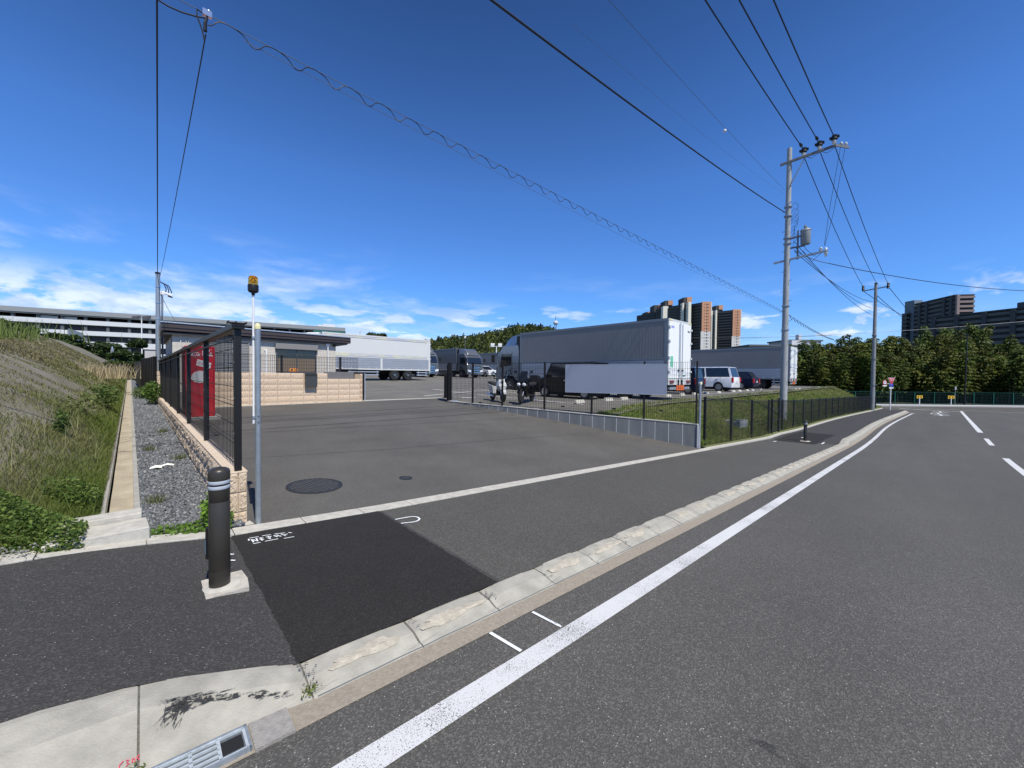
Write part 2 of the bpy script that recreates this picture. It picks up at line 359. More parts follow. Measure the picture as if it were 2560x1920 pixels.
# pavement: left dark part, new patch, crossing part, right part
def kt(s): return kerbprof(s)[-1][0]-.006
sheet('pavement',(-7,.55),(kt,4.42),lambda s,t:zwalk(s),m_walk,60,6,.0)
v=[];f=[]; nr=70; rp=random.Random(3); ja=jb_=0
for i in range(nr+1):
    t=2.214+(4.375-2.214)*i/nr; ja=ja*.6+rp.uniform(-.006,.006); jb_=jb_*.6+rp.uniform(-.005,.005)
    for j in range(5): s=(.572+ja)+(1.965+jb_-.572-ja)*j/4; v.append(tuple(W(s,t,zwalk(s)+.004)))
for i in range(nr):
    for j in range(4): q=i*5+j; f.append((q,q+1,q+6,q+5))
b=MB(); b.v=v;b.f=f;b.m=[0]*len(f); tag(b.build('asphalt_patch',m_patch,fix=False),kind='structure')
sheet('pavement_base',(.55,2.0),(2.214,4.36),lambda s,t:zwalk(s)-.0,m_walk,8,4,.0)
sheet('pavement_crossing',(2.0,19.2),(2.212,4.32),lambda s,t:zwalk(s),m_drive2,40,4,.0)
sheet('pavement_far',(19.2,63),(kt,4.36),lambda s,t:zwalk(s),m_walk,70,4,.0)
pt=sheet('asphalt_patch_small',(18.4,23.6),(2.75,4.1),lambda s,t:zwalk(s),m_patch,6,3,.005)
# property edge strip in concrete
b=MB(); s=-6
while s<64:
    e=s+(.6 if s<13 else 2); n=1
    for q in range(1): 
        r=[]
        for ss in (s+.003,e-.003):
            t0=(4.32+.10*max(0,min(1,(2-ss)/2))) ; z=zwalk(ss)
            wd=.20 if ss<12.2 else .16
            up=.012 if ss<12.2 else .05
            r.append([W(ss,t0+bend(ss),z-.1),W(ss,t0+wd+bend(ss),z-.1),W(ss,t0+wd+bend(ss),z+up),W(ss,t0+bend(ss),z+up)])
        b.loft(r)
    s=e
tag(b.build('edge_strip',m_concw,bevel=.004),kind='structure')
# driveway ramp
n_=26; v=[]; f=[]
for i in range(n_+1):
    t=4.5+(15.0-4.5)*i/n_
    for j in range(n_+1):
        s0=.74 if t>4.6 else .62; s1=wall_s(min(t,13.2)) if t<13.2 else 9.0+(t-13.2)*.5
        s=s0+(s1-s0)*j/n_; v.append(tuple(W(s,t,zdrive(s,t)+(.004 if i else -.002))))
for i in range(n_):
    for j in range(n_): q=i*(n_+1)+j; f.append((q,q+1,q+n_+2,q+n_+1))
b=MB(); b.v=v;b.f=f;b.m=[0]*len(f); tag(b.build('driveway',m_drive,fix=False),kind='structure')
# lot
def lots0(t): return 9.0+(t-13.2)*.5 if 13.2<=t<15 else (wall_s(t)+.02 if t<13.2 else .5)
v=[];f=[]; ts=[7.2,8,9,10,11,12,13.2,13.8,14.4,14.999,15,18,22,28,35,45,60,80]; nj=30
for t in ts:
    a=lots0(t)
    for j in range(nj+1): s=a+(62-a)*j/nj; v.append(tuple(W(s,t,zlot(s,t))))
for i in range(len(ts)-1):
    for j in range(nj): q=i*(nj+1)+j; f.append((q,q+1,q+nj+2,q+nj+1))
b=MB(); b.v=v;b.f=f;b.m=[0]*len(f); tag(b.build('parking_lot',m_lot,fix=False),kind='structure')
# gate threshold strip
b=MB(); b.box(6.0,9.75,14.86,15.16,zlot(8,15)-.1,zlot(8,15)+.012); b.box(.8,6.0,14.76,14.88,.3,zlot(3,15)+.010)
tag(b.build('threshold',m_concw,rz=ROT),kind='structure')
# right grass bank terrain (t 4.5 .. 7.6), and the end slope of the lot
def hump(a,b2,x): u=min(max((x-a)/(b2-a),0),1); return u*u*(3-2*u)
def zbank(s,t):
    lo=zwalk(s)+.03; hi=zlot(s,t)+.02
    e=1-hump(61,69,s)
    wk=max(0,(t-4.62)/(7.6-4.62)); k=min(1,wk)**.85
    hi=lo+(hi-lo)*e
    return lo+(hi-lo)*k+.03*math.sin(s*1.7+t*2.3)*k*(1-k)*4
def bank_s0(t): return wall_s(t)+.12
m_soil=mat('bank_soil',(.075,.09,.028),.95,c2=(.14,.15,.05),scale=6,bump=.8,bscale=25)
v=[];f=[]; nt_=14; nsn=110
for j in range(nt_+1):
    t=4.5+3.2*j/nt_
    for i in range(nsn+1):
        a=bank_s0(t); s=a+(70-a)*(i/nsn)**1.5; v.append(tuple(W(s,t+bend(s)*(1-hump(4.5,7.7,t)),zbank(s,t)-(.0 if t<7.55 else .03))))
for j in range(nt_):
    for i in range(nsn): q=j*(nsn+1)+i; f.append((q,q+1,q+nsn+2,q+nsn+1))
b=MB(); b.v=v;b.f=f;b.m=[0]*len(f); tag(b.build('grass_bank_ground',m_soil,fix=False),kind='structure')
b=MB(); v=[];f=[]
for j in range(9):
    t=7.6+(80-7.6)*j/8
    for i in range(7):
        s=61.5+8.5*i/6; lo=zwalk(s)+.03; v.append(tuple(W(s,t,lo+(zlot(s,t)+.02-lo)*(1-hump(61,69,s)))))
for j in range(8):
    for i in range(6): q=j*7+i; f.append((q,q+1,q+8,q+7))
b.v=v;b.f=f;b.m=[0]*len(f); tag(b.build('lot_end_slope',m_soil,fix=False),kind='structure')
# left hillside
def zhill(s,t):
    a=max(0,-.30-s-(.02*(t-4.7)))
    top=3.35+.012*t; h=top*(1-math.exp(-.86*a/top*1.15)) if a>0 else 0
    h=min(.78*a, top)*.5+h*.5
    fr=hump(4.2,9.5,t)*.8+.2*hump(4.2,5.2,t)
    return zgrav(t)+h*fr+ (.06*math.sin(s*2.1+t*.9)+.05*math.sin(t*2.3-s*1.2))*min(1,a)
m_hill=mat('hill_soil',(.135,.118,.075),.95,c2=(.23,.215,.17),scale=1.4,bump=.9,bscale=14)
v=[];f=[]; A_=[0,.12,.3,.5,.8,1.1,1.5,2,2.5,3,3.6,4.3,5.2,6.5,9,14,30]; T_=[4.45,4.6,4.8,5.1,5.5,6,6.6,7.3,8.2,9.2,10.5,12,14,16,19,22,26,30,36,44,55,70,95]
for t in T_:
    for a in A_: s=-.28-.02*(t-4.7)-a; v.append(tuple(W(s,t,zhill(s,t) if a>0 else zgrav(t)-.0)))
na=len(A_)
for i in range(len(T_)-1):
    for j in range(na-1): q=i*na+j; f.append((q,q+na,q+na+1,q+1))
b=MB(); b.v=v;b.f=f;b.m=[0]*len(f); tag(b.build('hillside',m_hill,fix=True,smooth=True),kind='structure')
# drainage channel, its kerb, the gravel bed
sc=lambda t:-.0-.02*(t-4.7)
b=MB()
tt=5.05
while tt<50:
    e=tt+.6
    for (a,c,z0,z1) in ((-.075,-.025,-.2,.02),(-.33,-.29,-.2,.015)):
        b.hexa([W(sc(q)+ss,q,zgrav(q)+zz) for zz in (z0,z1) for q,ss in ((tt+.004,a),(tt+.004,c),(e-.004,c),(e-.004,a))])
    tt=e
ch=tag(b.build('drain_channel',m_conc,bevel=.003),kind='structure')
m_silt=mat('channel_silt',(.44,.39,.30),.95,c2=(.34,.29,.21),scale=3.5,bump=.6,bscale=40)
b=MB(); v=[];f=[]
for i in range(100):
    t=4.95+i*.45
    for ss in (-.27,-.2,-.12,-.07): v.append(tuple(W(sc(t)+ss,t,zgrav(t)-.085+.015*math.sin(t*3+ss*20))))
for i in range(99):
    for j in range(3): q=i*4+j; f.append((q,q+1,q+5,q+4))
b.v=v;b.f=f;b.m=[0]*len(f); tag(b.build('channel_silt',m_silt,fix=False),kind='structure')
b=MB(); v=[];f=[]; m_gb=mat('gravel_bed',(.10,.105,.11),.95,c2=(.17,.175,.18),scale=55,bump=1,bscale=60)
for i in range(60):
    t=4.5+i*.7
    for k in range(4): ss=sc(t)-.03+(sf(t)-sc(t)+.02)*k/3; v.append(tuple(W(ss,t,zgrav(t)-.012)))
for i in range(59):
    for j in range(3): q=i*4+j; f.append((q,q+4,q+5,q+1))
b.v=v;b.f=f;b.m=[0]*len(f); tag(b.build('gravel_bed',m_gb,fix=True),kind='structure')
# concrete slab closing the channel
b=MB(); z=zwalk(-.3)
b.hexa([W(s,t,zz) for zz in (z-.1,z+.075) for s,t in ((-.58,4.53),(.02,4.53),(.0,4.86),(-.58,4.86))])
b.hexa([W(s,t,zz) for zz in (z-.1,z+.12) for s,t in ((-.52,4.87),(-.03,4.87),(-.03,5.06),(-.52,5.06))])
tag(b.build('drain_lid',m_concw,bevel=.008),kind='structure')
# ------------------------------------------------ markings
zwalk_=lambda s,t:zwalk(s)
def strip(b,pts,w,off=.006,zf=None):
    P=[Vector((p[0],p[1])) for p in pts]; Lf=[];Rt=[]
    for i,p in enumerate(P):
        d=(P[min(i+1,len(P)-1)]-P[max(i-1,0)]).normalized(); nn=Vector((-d.y,d.x))*w/2; Lf.append(p+nn); Rt.append(p-nn)
    zf=zf or (lambda s,t:zr(s)); k=len(b.v)
    for a,c in zip(Lf,Rt):
        for q in (a,c): b.v.append(tuple(W(q.x,q.y,zf(q.x,q.y)+off)))
    for i in range(len(P)-1): b.f.append((k+2*i,k+2*i+2,k+2*i+3,k+2*i+1)); b.m.append(0)
def worn(name,c=(.66,.67,.66),wear=.5,scale=120):
    m=mat(name,c,.6); t=m.node_tree; n=t.nodes; l=t.links; bs=n['Principled BSDF']
    tcn=n.new('ShaderNodeTexCoord'); a=n.new('ShaderNodeTexNoise'); a.inputs['Scale'].default_value=scale; a.inputs['Detail'].default_value=3; l.new(tcn.outputs['Object'],a.inputs['Vector'])
    b3=n.new('ShaderNodeTexNoise'); b3.inputs['Scale'].default_value=2.2; b3.inputs['Detail'].default_value=4; l.new(tcn.outputs['Object'],b3.inputs['Vector'])
    q=n.new('ShaderNodeMath'); q.operation='MULTIPLY_ADD'; l.new(b3.outputs['Fac'],q.inputs[0]); q.inputs[1].default_value=.55; l.new(a.outputs['Fac'],q.inputs[2])
    r=n.new('ShaderNodeValToRGB'); r.color_ramp.elements[0].position=wear; r.color_ramp.elements[0].color=(*c,1); r.color_ramp.elements[1].position=wear+.09; r.color_ramp.elements[1].color=(.13,.13,.13,1)
    l.new(q.outputs[0],r.inputs[0]); l.new(r.outputs[0],bs.inputs['Base Color']); return m
m_line=worn('edge_line_paint',(.60,.605,.595),.86,170)
b=MB(); strip(b,[(s,1.52+bend(s)) for s in [-4+.5*i for i in range(124)]]+[(58.5,1.4+bend(58)),(59.2,1.9+bend(58))],.135); tag(b.build('edge_line',m_line,fix=True),kind='structure')
b=MB()
for a,c in ((-3,1),(6,10),(15.5,21.8),(27.4,31.2),(35.6,73)): strip(b,[(a+(c-a)*i/12,-1.50-.0255*(a+(c-a)*i/12)) for i in range(13)],.16 if a<34 else .22)
tag(b.build('centre_line',m_paint,fix=True),kind='structure')
b=MB(); strip(b,[(71.5,-3.6),(72.2,2.0)],.45); strip(b,[(74,-30),(75.5,-3.6),(76,6)],.16)
tag(b.build('stop_line',m_paint,fix=True),kind='structure')
b=MB()   # the stretched word painted before the stop line: three characters of bars
def bars(L0):
    for s0,t0,s1,t1,w_ in L0: strip(b,[(s0,t0),(s1,t1)],w_)
bars([(60.5,-.6,60.5,-1.9,.35),(62.3,-.9,62.3,-1.7,.3),(60.5,-1.25,64,-1.25,.18),(60.5,-.75,62.3,-.75,.14)])
bars([(65,-.8,65,-2.2,.35),(67,-.9,67,-2.1,.3),(65,-1.5,69,-1.5,.18),(66,-.9,68.5,-1.9,.14)])
bars([(57.3,-.9,57.3,-1.9,.35),(58.9,-.7,58.9,-2.0,.3),(56.5,-1.35,59.8,-1.35,.2)])
tag(b.build('road_word_marking',m_paint,fix=True),kind='structure')
b=MB(); pts=[]
for i in range(33):
    a=math.pi*(.15+1.7*i/32); pts.append((43.5+4.2*math.cos(a)*1.0+2,-9.3-0+2.3*math.sin(a)))
pts=[(52.5-6.5*math.cos(math.pi*(-.62+1.24*i/30)),-11.2+0+ 4.4*math.sin(math.pi*(-.62+1.24*i/30))) for i in range(31)]
strip(b,pts,.2); tag(b.build('island_marking',m_paint,fix=True),kind='structure')
m_chalk=worn('spray_paint',(.78,.80,.80),.90,90)
b=MB(); strip(b,[(1.96,1.84),(1.985,1.60)],.022); strip(b,[(1.58,1.85),(1.61,1.60)],.024); tag(b.build('survey_tick',m_chalk,fix=True),kind='structure')
b=MB(); zf=lambda s,t:zwalk(s)
strip(b,[(1.987,3.946),(2.08,3.942),(2.167,3.934),(2.205,3.91),(2.222,3.877),(2.215,3.82),(2.188,3.788),(2.15,3.765),(2.10,3.765),(2.03,3.787),(1.979,3.80)],.020,.007,zf)
tag(b.build('survey_arc',m_chalk,fix=True),kind='structure')
b=MB()   # sprayed characters in a dashed frame
for (a,c,d,e) in ((.92,3.97,1.02,3.95),(1.06,3.95,1.16,3.93),(1.20,3.92,1.32,3.88),(.92,3.78,1.0,3.77),(1.05,3.77,1.2,3.75),(1.26,3.72,1.38,3.70),(1.36,3.87,1.39,3.83),(.905,3.95,.90,3.90),
   (.93,3.92,.935,3.82),(.935,3.91,.975,3.84),(.985,3.92,.98,3.82),(1.01,3.90,1.06,3.88),(1.01,3.86,1.055,3.83),(1.035,3.91,1.03,3.81),(1.09,3.89,1.14,3.85),(1.10,3.83,1.15,3.88),(1.12,3.90,1.12,3.80),(1.18,3.88,1.21,3.81),(1.21,3.88,1.25,3.80),(1.27,3.88,1.30,3.78),(1.28,3.82,1.34,3.83)):
    mp_=lambda s_,t_:(.675+(s_-.90)*.70, 4.14-.30*(s_-.90)*.70+(t_-(3.87-.35*(s_-.9)))*.85)
    strip(b,[mp_(a,c),mp_(d,e)],.012,.008,zf)
strip(b,[(.485,3.92),(.525,3.895)],.022,.008,zf); strip(b,[(.47,3.79),(.515,3.755)],.02,.008,zf)
tag(b.build('survey_lettering',m_chalk,fix=True),kind='structure')
b=MB(); strip(b,[(17.6,3.9),(18.05,3.9)],.05,.009,zf); strip(b,[(19.0,2.62),(19.6,2.62)],.05,.009,zf); strip(b,[(20.4,3.5),(20.9,3.45)],.05,.009,zf); strip(b,[(18.8,3.4),(19.0,3.35)],.08,.009,zf)
tag(b.build('survey_dashes',m_chalk,fix=True),kind='structure')
# parking bay lines
b=MB()
for s in [12.75,15.55,17.0,20.1,22.6,25.1,27.6,30.1,33.1,35.9,38.4,41.5,45.5,49,52,55]: strip(b,[(s,8.6 if s>14 else 9.3),(s,14),(s,20.5)],.12,.006,zlot)
strip(b,[(9.6,16.2),(14,18.2),(20,18.3)],.13,.007,zlot)
strip(b,[(24,20.5),(55,20.5)],.12,.007,zlot); strip(b,[(24,33),(46,33)],.12,.006,zlot)
strip(b,[(10.6,14.6),(11.3,14.5)],.25,.007,zlot)
tag(b.build('parking_line',m_paint,fix=True),kind='structure')
# tyre marks / seams on road
m_seam=mat('bitumen_seam',(.03,.03,.031),.8)
b=MB(); strip(b,[(.9,7.6),(3.5,7.3),(6,7.25),(9.5,7.1)],.02,.006,zdrive); strip(b,[(11,22),(13,19),(14,16.5)],.05,.006,zlot); strip(b,[(8,20),(12,21),(20,24)],.05,.006,zlot)
strip(b,[(45.5,-.6),(46.5,-1.9)],.25,.005)
tag(b.build('asphalt_seam',m_seam,fix=True),kind='structure')
m_streak=mat('dark_streak',(.03,.029,.027),.55)
_t=m_streak.node_tree; _n=_t.nodes; _l=_t.links; _tc=_n.new('ShaderNodeTexCoord'); _z=_n.new('ShaderNodeTexNoise'); _z.inputs['Scale'].default_value=5; _z.inputs['Detail'].default_value=8; _z.inputs['Roughness'].default_value=.75
_l.new(_tc.outputs['Object'],_z.inputs['Vector']); _r=_n.new('ShaderNodeValToRGB'); _r.color_ramp.elements[0].position=.40; _r.color_ramp.elements[0].color=(.62,.62,.62,1); _r.color_ramp.elements[1].position=.62; _r.color_ramp.elements[1].color=(1,1,1,1); _l.new(_z.outputs['Fac'],_r.inputs[0])
_m=_n.new('ShaderNodeMixShader'); _tr=_n.new('ShaderNodeBsdfTransparent'); _l.new(_r.outputs[0],_m.inputs[0]); _l.new(_n['Principled BSDF'].outputs[0],_m.inputs[1]); _l.new(_tr.outputs[0],_m.inputs[2]); _l.new(_m.outputs[0],_n['Material Output'].inputs['Surface'])
b=MB(); strip(b,[(2.0,.52),(2.05,.40),(2.1,.30)],.03,.005); strip(b,[(2.02,.47),(2.03,.1),(2.0,-.4)],.05,.0045)
tag(b.build('dark_streak',m_streak,fix=True),kind='structure')  # faint dark streak on the road, broken up by noise
# far side: cross street edge beyond the junction (runs along world x)
ZF=-2.22
b=MB(); b.box(40,140,57.2,57.42,ZF-.2,ZF+.16); tag(b.build('far_kerb',mat('white_kerb',(.62,.62,.60),.7)),kind='structure')
b=MB(); b.box(36,160,57.43,59.6,ZF-.2,ZF+.13); tag(b.build('far_pavement',m_walk),kind='structure')
b=MB(); b.box(30,170,59.6,130,ZF-.3,ZF+.10); tag(b.build('grove_floor',mat('leaf_litter',(.045,.04,.02),.95,var=.3,scale=2)),kind='structure')
b=MB(); b.box(50,120,55.6,55.95,ZF,ZF+.012); tag(b.build('far_edge_line',m_paint),kind='structure')
# ================================================================ LEFT SIDE: bollards, block wall, screen fence, beacon post, vending machine
def wroot(name,s,t,z,label,cat,group=None,turn=0): return empty(name,W(s,t,z),ROT+turn,label,cat,group)
def bollard(s,t,label):
    r=wroot('bollard',s,t,zwalk(s),label,'bollard','brown street bollards')
    R_=.0615
    MB().lathe([(R_-.002,.004),(R_,.02),(R_,.12),(R_-.001,.125),(R_-.001,.128),(R_,.133),(R_,.60),(R_-.0012,.602),(R_-.0012,.606),(R_,.608),(R_,.69)],n=36).build('body',m_dkbrown,r,smooth=True)
    for z in (.692,.727): MB().lathe([(R_+.001,z),(R_+.002,z+.002),(R_+.002,z+.021),(R_+.001,z+.023)],n=36).build('reflective_band',m_retro,r,smooth=True)
    MB().lathe([(R_-.002,.716),(R_-.002,.727)],n=36).build('groove',m_black,r,smooth=True)
    MB().lathe([(R_+.001,.751),(R_+.002,.76),(R_+.002,.806),(R_-.004,.822),(R_-.02,.832),(.02,.838),(.001,.839)],n=36).build('cap',m_dkbrown,r,smooth=True)
    # lock tab on the side away from the road
    MB().box(-R_-.012,-R_+.01,.03,.052,.20,.42).build('hinge_bar',m_black,r,bevel=.003)
    MB().box(-R_-.014,-R_-.010,.035,.048,.24,.33).build('sticker',mat('blue_sticker',(.12,.25,.38),.5),r)
    n=20; pts=[(-.14,-.145),(.0,-.137),(.135,-.15),(.142,-.02),(.138,.14),(.01,.146),(-.145,.138),(-.137,0)]
    pts=[(x*1.17-.01+random.uniform(-.006,.006),y*1.1+random.uniform(-.006,.006)) for x,y in pts]
    MB().ext(pts,-.05,.012,plane='xy').build('footing',mat('new_mortar',(.45,.42,.36),.9,var=.18,scale=20,bump=.5,bscale=90),r)
    MB().lathe([(.11,.010),(.1,.017),(R_,.02)],c=(.01,-.005,0),n=28).build('mortar_collar',m_concw,r,smooth=True)
    return r
bollard(.368,3.335,'dark brown cylindrical bollard with two reflective bands, nearest the camera on the pavement')
bollard(19.35,3.2,'small distant dark bollard on the patched pavement beside the black mesh fence')
# block wall with split faces
m_block=mat('split_block',(.52,.41,.30),.9,c2=(.62,.50,.38),scale=14,bump=1.0,bscale=110)
m_block2=mat('split_block_warm',(.66,.53,.38),.9,c2=(.58,.45,.32),scale=25,bump=1.0,bscale=140)
m_joint=mat('block_joint',(.40,.31,.22),.95)
def split_face(b,o,ux,uz,w_,h_,dn,nx=8,nz=5,amp=.010,ribs=0):
    """rough broken face; ux,uz unit vectors, dn outward normal"""
    k=len(b.v)
    for i in range(nz+1):
        for j in range(nx+1):
            e=(i in(0,nz)) or (j in(0,nx)); d=0 if e else amp*random.uniform(.1,1)
            if ribs and not e: d=amp*(.5+.5*math.cos(2*math.pi*ribs*j/nx))+random.uniform(0,.004)
            p=o+ux*(w_*(j/nx)+(0 if e else random.uniform(-.004,.004)))+uz*(h_*i/nz+(0 if e else random.uniform(-.004,.004)))+dn*d; b.v.append(tuple(p))
    for i in range(nz):
        for j in range(nx): q=k+i*(nx+1)+j; b.f.append((q,q+1,q+nx+2,q+nx+1)); b.m.append(0)
def rough_block(b,x0,x1,y0,y1,z0,z1,faces,amp=.010,ribs=0,nx=8,nz=5):
    b.box(x0,x1,y0,y1,z0,z1)
    X,Y,Z=Vector((1,0,0)),Vector((0,1,0)),Vector((0,0,1)); e=.0015
    if '-x' in faces: split_face(b,Vector((x0-e,y1,z0)),-Y,Z,y1-y0,z1-z0,-X,nx,nz,amp,ribs)
    if '-y' in faces: split_face(b,Vector((x0,y0-e,z0)),X,Z,x1-x0,z1-z0,-Y,nx,nz,amp,ribs)
# left boundary wall follows s=sf(t)
r=empty('block_wall',(0,0,0),0,'low beige split-faced block wall carrying the black screen fence beside the gravel','wall')
core=MB(); blk=MB(); capm=MB(); endm=MB()
T0=4.74; TL=22.0; ZC=.54
def loc_at(t,z=0): return W(sf(t),t,z)
ang=math.atan2((loc_at(20)-loc_at(5)).y,(loc_at(20)-loc_at(5)).x)
wr=empty('wall_frame_tmp',loc_at(T0,0),ang-math.pi/2); bpy.data.objects.remove(wr)
r.location=loc_at(T0,0); r.rotation_euler=(0,0,ang-math.pi/2)        # local +y runs along the wall, local x across it
LEN=TL-T0
core.box(.014,.148,.012,LEN-.012,-.3,ZC-.004); core.build('mortar_core',m_joint,r)
row=0; z=ZC
while z>-.1:
    z0=z-.2; off=0 if row%2==0 else 0
    y=off
    while y<LEN-.05:
        y1=min(y+.4,LEN)
        if z> zgrav(T0+y)-.03: rough_block(blk,.0,.15,y+.004,y1-.004,z0+.004,z-.004,['-x'],amp=.034,nx=14 if y<6 else 7,nz=6 if y<6 else 4)
        y=y1
    z=z0; row+=1
blk.build('blocks',m_block,r)
# near end: two ribbed halves per course
for k in range(3):
    z1=ZC-.2*k; z0=z1-.196
    for (x0,x1) in ((.005,.073),(.081,.150)): rough_block(endm,x0,x1,-.012,.05,max(z0,-.02),z1-.004,['-y'],amp=.014,nx=6,nz=10)
endm.build('end_blocks',m_block2,r)
capm.box(-.006,.158,-.014,LEN,ZC-.003,ZC+.012); capm.build('coping',mat('coping',(.58,.47,.35),.85,var=.1,scale=30,bump=.4),r,bevel=.004)
MB().ext([(-.02,-.12),(.19,-.13),(.17,.03),(-.01,.03)],-.1,-.015+.045,plane='xy').build('mortar_foot',m_concw,r)
# the stepped pier at the far end of that wall
r=empty('block_pier',loc_at(21.9,0),ang-math.pi/2,'taller beige block pier ending the low wall by the camera pole','wall pier')
b=MB(); bj=MB(); bj.box(.02,.17,.01,.38,.2,1.56)
for k in range(7): rough_block(b,0,.19,.0,.40,.2+.2*k,.2+.2*k+.192,['-x','-y'],amp=.014)
b.build('blocks',m_block,r); bj.build('mortar_core',m_joint,r)
# ---- screen fence on the wall
fr=empty('screen_fence',loc_at(T0,ZC+.012),ang-math.pi/2,'tall black mesh screen fence standing on the beige block wall at the left','fence')
FH=1.46; ps=[.02,2.45,5.05,7.6,10.2,12.8,15.4,17.2]
for y in ps: MB().box(.055,.115,y,y+.055,0,FH-.02).build('post',m_black,fr,bevel=.004)
rl=MB(); rl.box(.03,.135,-.02,LEN,FH-.02,FH+.035); rl.box(.045,.06,.07,LEN,FH-.12,FH-.10); rl.build('top_rail',m_black,fr,bevel=.004)
fn=MB()
for k in range(8):
    fn.box(-.005+.0*k,.15,-.06+.018*k,-.058+.018*k+.002,FH+.035,FH+.040)
    for q in (-.002,.06,.145): fn.box(q,q+.003,-.06+.018*k,-.056+.018*k,FH+.03,FH+.055)
fn.build('rail_end_clip',m_black,fr)
ms=MB(); y=.09
while y<5.05:
    ms.box(.083,.0885,y,y+.0055,.02,FH-.03); y+=.095
for z in [.05+.2*k for k in range(8)]: ms.box(.080,.084,.06,5.05,z,z+.008); 
for z in (.3,.7,1.1): ms.tube([(.088,.07+.0*k,z+.0) if k==0 else (.088,2.45,z) for k in (0,1)],.003,4)
ms.build('mesh_panel',m_black,fr)
sc_=MB(); sc_.box(.092,.098,5.08,7.6,.03,FH-.03)
m_net=mat('privacy_net',(.015,.014,.014),.8); 
_t=m_net.node_tree; _tr=_t.nodes.new('ShaderNodeBsdfTransparent'); _mx=_t.nodes.new('ShaderNodeMixShader'); _mx.inputs[0].default_value=.42
_t.links.new(_tr.outputs[0],_mx.inputs[1]); _t.links.new(_t.nodes['Principled BSDF'].outputs[0],_mx.inputs[2]); _t.links.new(_mx.outputs[0],_t.nodes['Material Output'].inputs['Surface'])
sc_.build('net_panel',m_net,fr)
so_=MB(); so_.box(.088,.10,7.66,LEN,.03,FH-.03)
for y in [7.66+.42*k for k in range(22)]: so_.box(.082,.088,y,y+.02,.03,FH-.03)
so_.build('solid_panel',mat('screen_panel',(.012,.011,.010),.6),fr)
bt=MB()
for y in ps[:6]:
    for z in (.38,.74,1.1): bt.box(.05,.055,y+.02,y+.032,z,z+.01)
bt.build('bolt',m_silver,fr)
# second run of fence beyond the step
f2=empty('screen_fence',(0,0,0),0,'farther black screen fence running on behind the camera pole','fence')
b=MB(); P0,P1,P2=W(.30,22.3,0),W(-.10,29,0),W(-.55,40,0)
for a,c,za,zb in ((P0,P1,.3,.45),(P1,P2,.45,1.0)):
    d=(c-a).normalized(); nn=Vector((-d.y,d.x,0))*.03
    b.hexa([a-nn+Vector((0,0,za)),a+nn+Vector((0,0,za)),c+nn+Vector((0,0,zb)),c-nn+Vector((0,0,zb)),a-nn+Vector((0,0,2.15)),a+nn+Vector((0,0,2.15)),c+nn+Vector((0,0,2.3)),c-nn+Vector((0,0,2.3))])
b.build('panel',mat('screen_panel_far',(.014,.012,.011),.6),f2)
for k in range(9):
    p=P0.lerp(P1,k/8); MB().box(-.05,.05,-.04,.04,.3,2.22).build('post',m_black,f2,loc=p)
# ---- beacon post
bp=wroot('beacon_post',.825,4.60,zdrive(.93,4.62)-.02,'grey steel post with a white pipe and an orange rotating beacon at its top','warning beacon')
MB().lathe([(.0255,-.1),(.0255,2.02)],n=24).build('post',m_silver,bp,smooth=True)
MB().lathe([(.0275,2.0),(.0275,2.022),(.025,2.04),(.018,2.052),(.009,2.058),(.001,2.059)],n=24).build('post_cap',mat('cream_cap',(.72,.66,.36),.5),bp,smooth=True)
MB().cyl((-.033,.024,1.05),(-.033,.024,2.34),.0098,n=12).build('pipe',m_white,bp,smooth=True)
b=MB(); b.box(-.046,-.015,.005,.04,1.1,1.13); b.box(-.046,-.015,.005,.04,1.9,1.93); b.build('clamp',m_silver,bp,bevel=.003)
b=MB(); 
for z in (1.07,1.13): b.tube([(.0,-.023,z),(.0,-.034,z)],.008,8)
b.build('bolt',m_chrome,bp)
bc=MB().lathe([(.014,2.335),(.016,2.358),(.034,2.364),(.045,2.374),(.047,2.390),(.047,2.435),(.045,2.440)],c=(-.033,.024,0),n=28).build('beacon_base',m_black,bp,smooth=True)
m_amb=mat('amber_lens',(.95,.42,.04),.08,trans=.92,ior=1.2,spec=.6)
MB().lathe([(.042,2.440),(.042,2.485),(.041,2.505),(.036,2.520),(.024,2.528),(.001,2.530)],c=(-.033,.024,0),n=28).build('beacon_lens',m_amb,bp,smooth=True)
MB().lathe([(.009,2.440),(.009,2.460),(.020,2.465),(.022,2.480),(.012,2.500),(.001,2.505)],c=(-.033,.024,0),n=16).build('reflector',mat('beacon_reflector',(.95,.75,.35),.15,metal=1),bp,smooth=True)
# slim post on the far side of the driveway
bp=wroot('steel_post',12.22,4.62,zwalk(12.2)-.05,'slim grey steel post with pale cap at the end of the grey block wall','post')
MB().lathe([(.038,-.1),(.038,2.02)],n=20).build('post',m_silver,bp,smooth=True)
MB().lathe([(.04,2.0),(.04,2.03),(.02,2.06),(.001,2.065)],n=20).build('post_cap',mat('pale_cap',(.7,.68,.5),.5),bp,smooth=True)
MB().box(-.05,.05,-.03,.03,2.03,2.07).build('cap_plate',m_white,bp,bevel=.004)
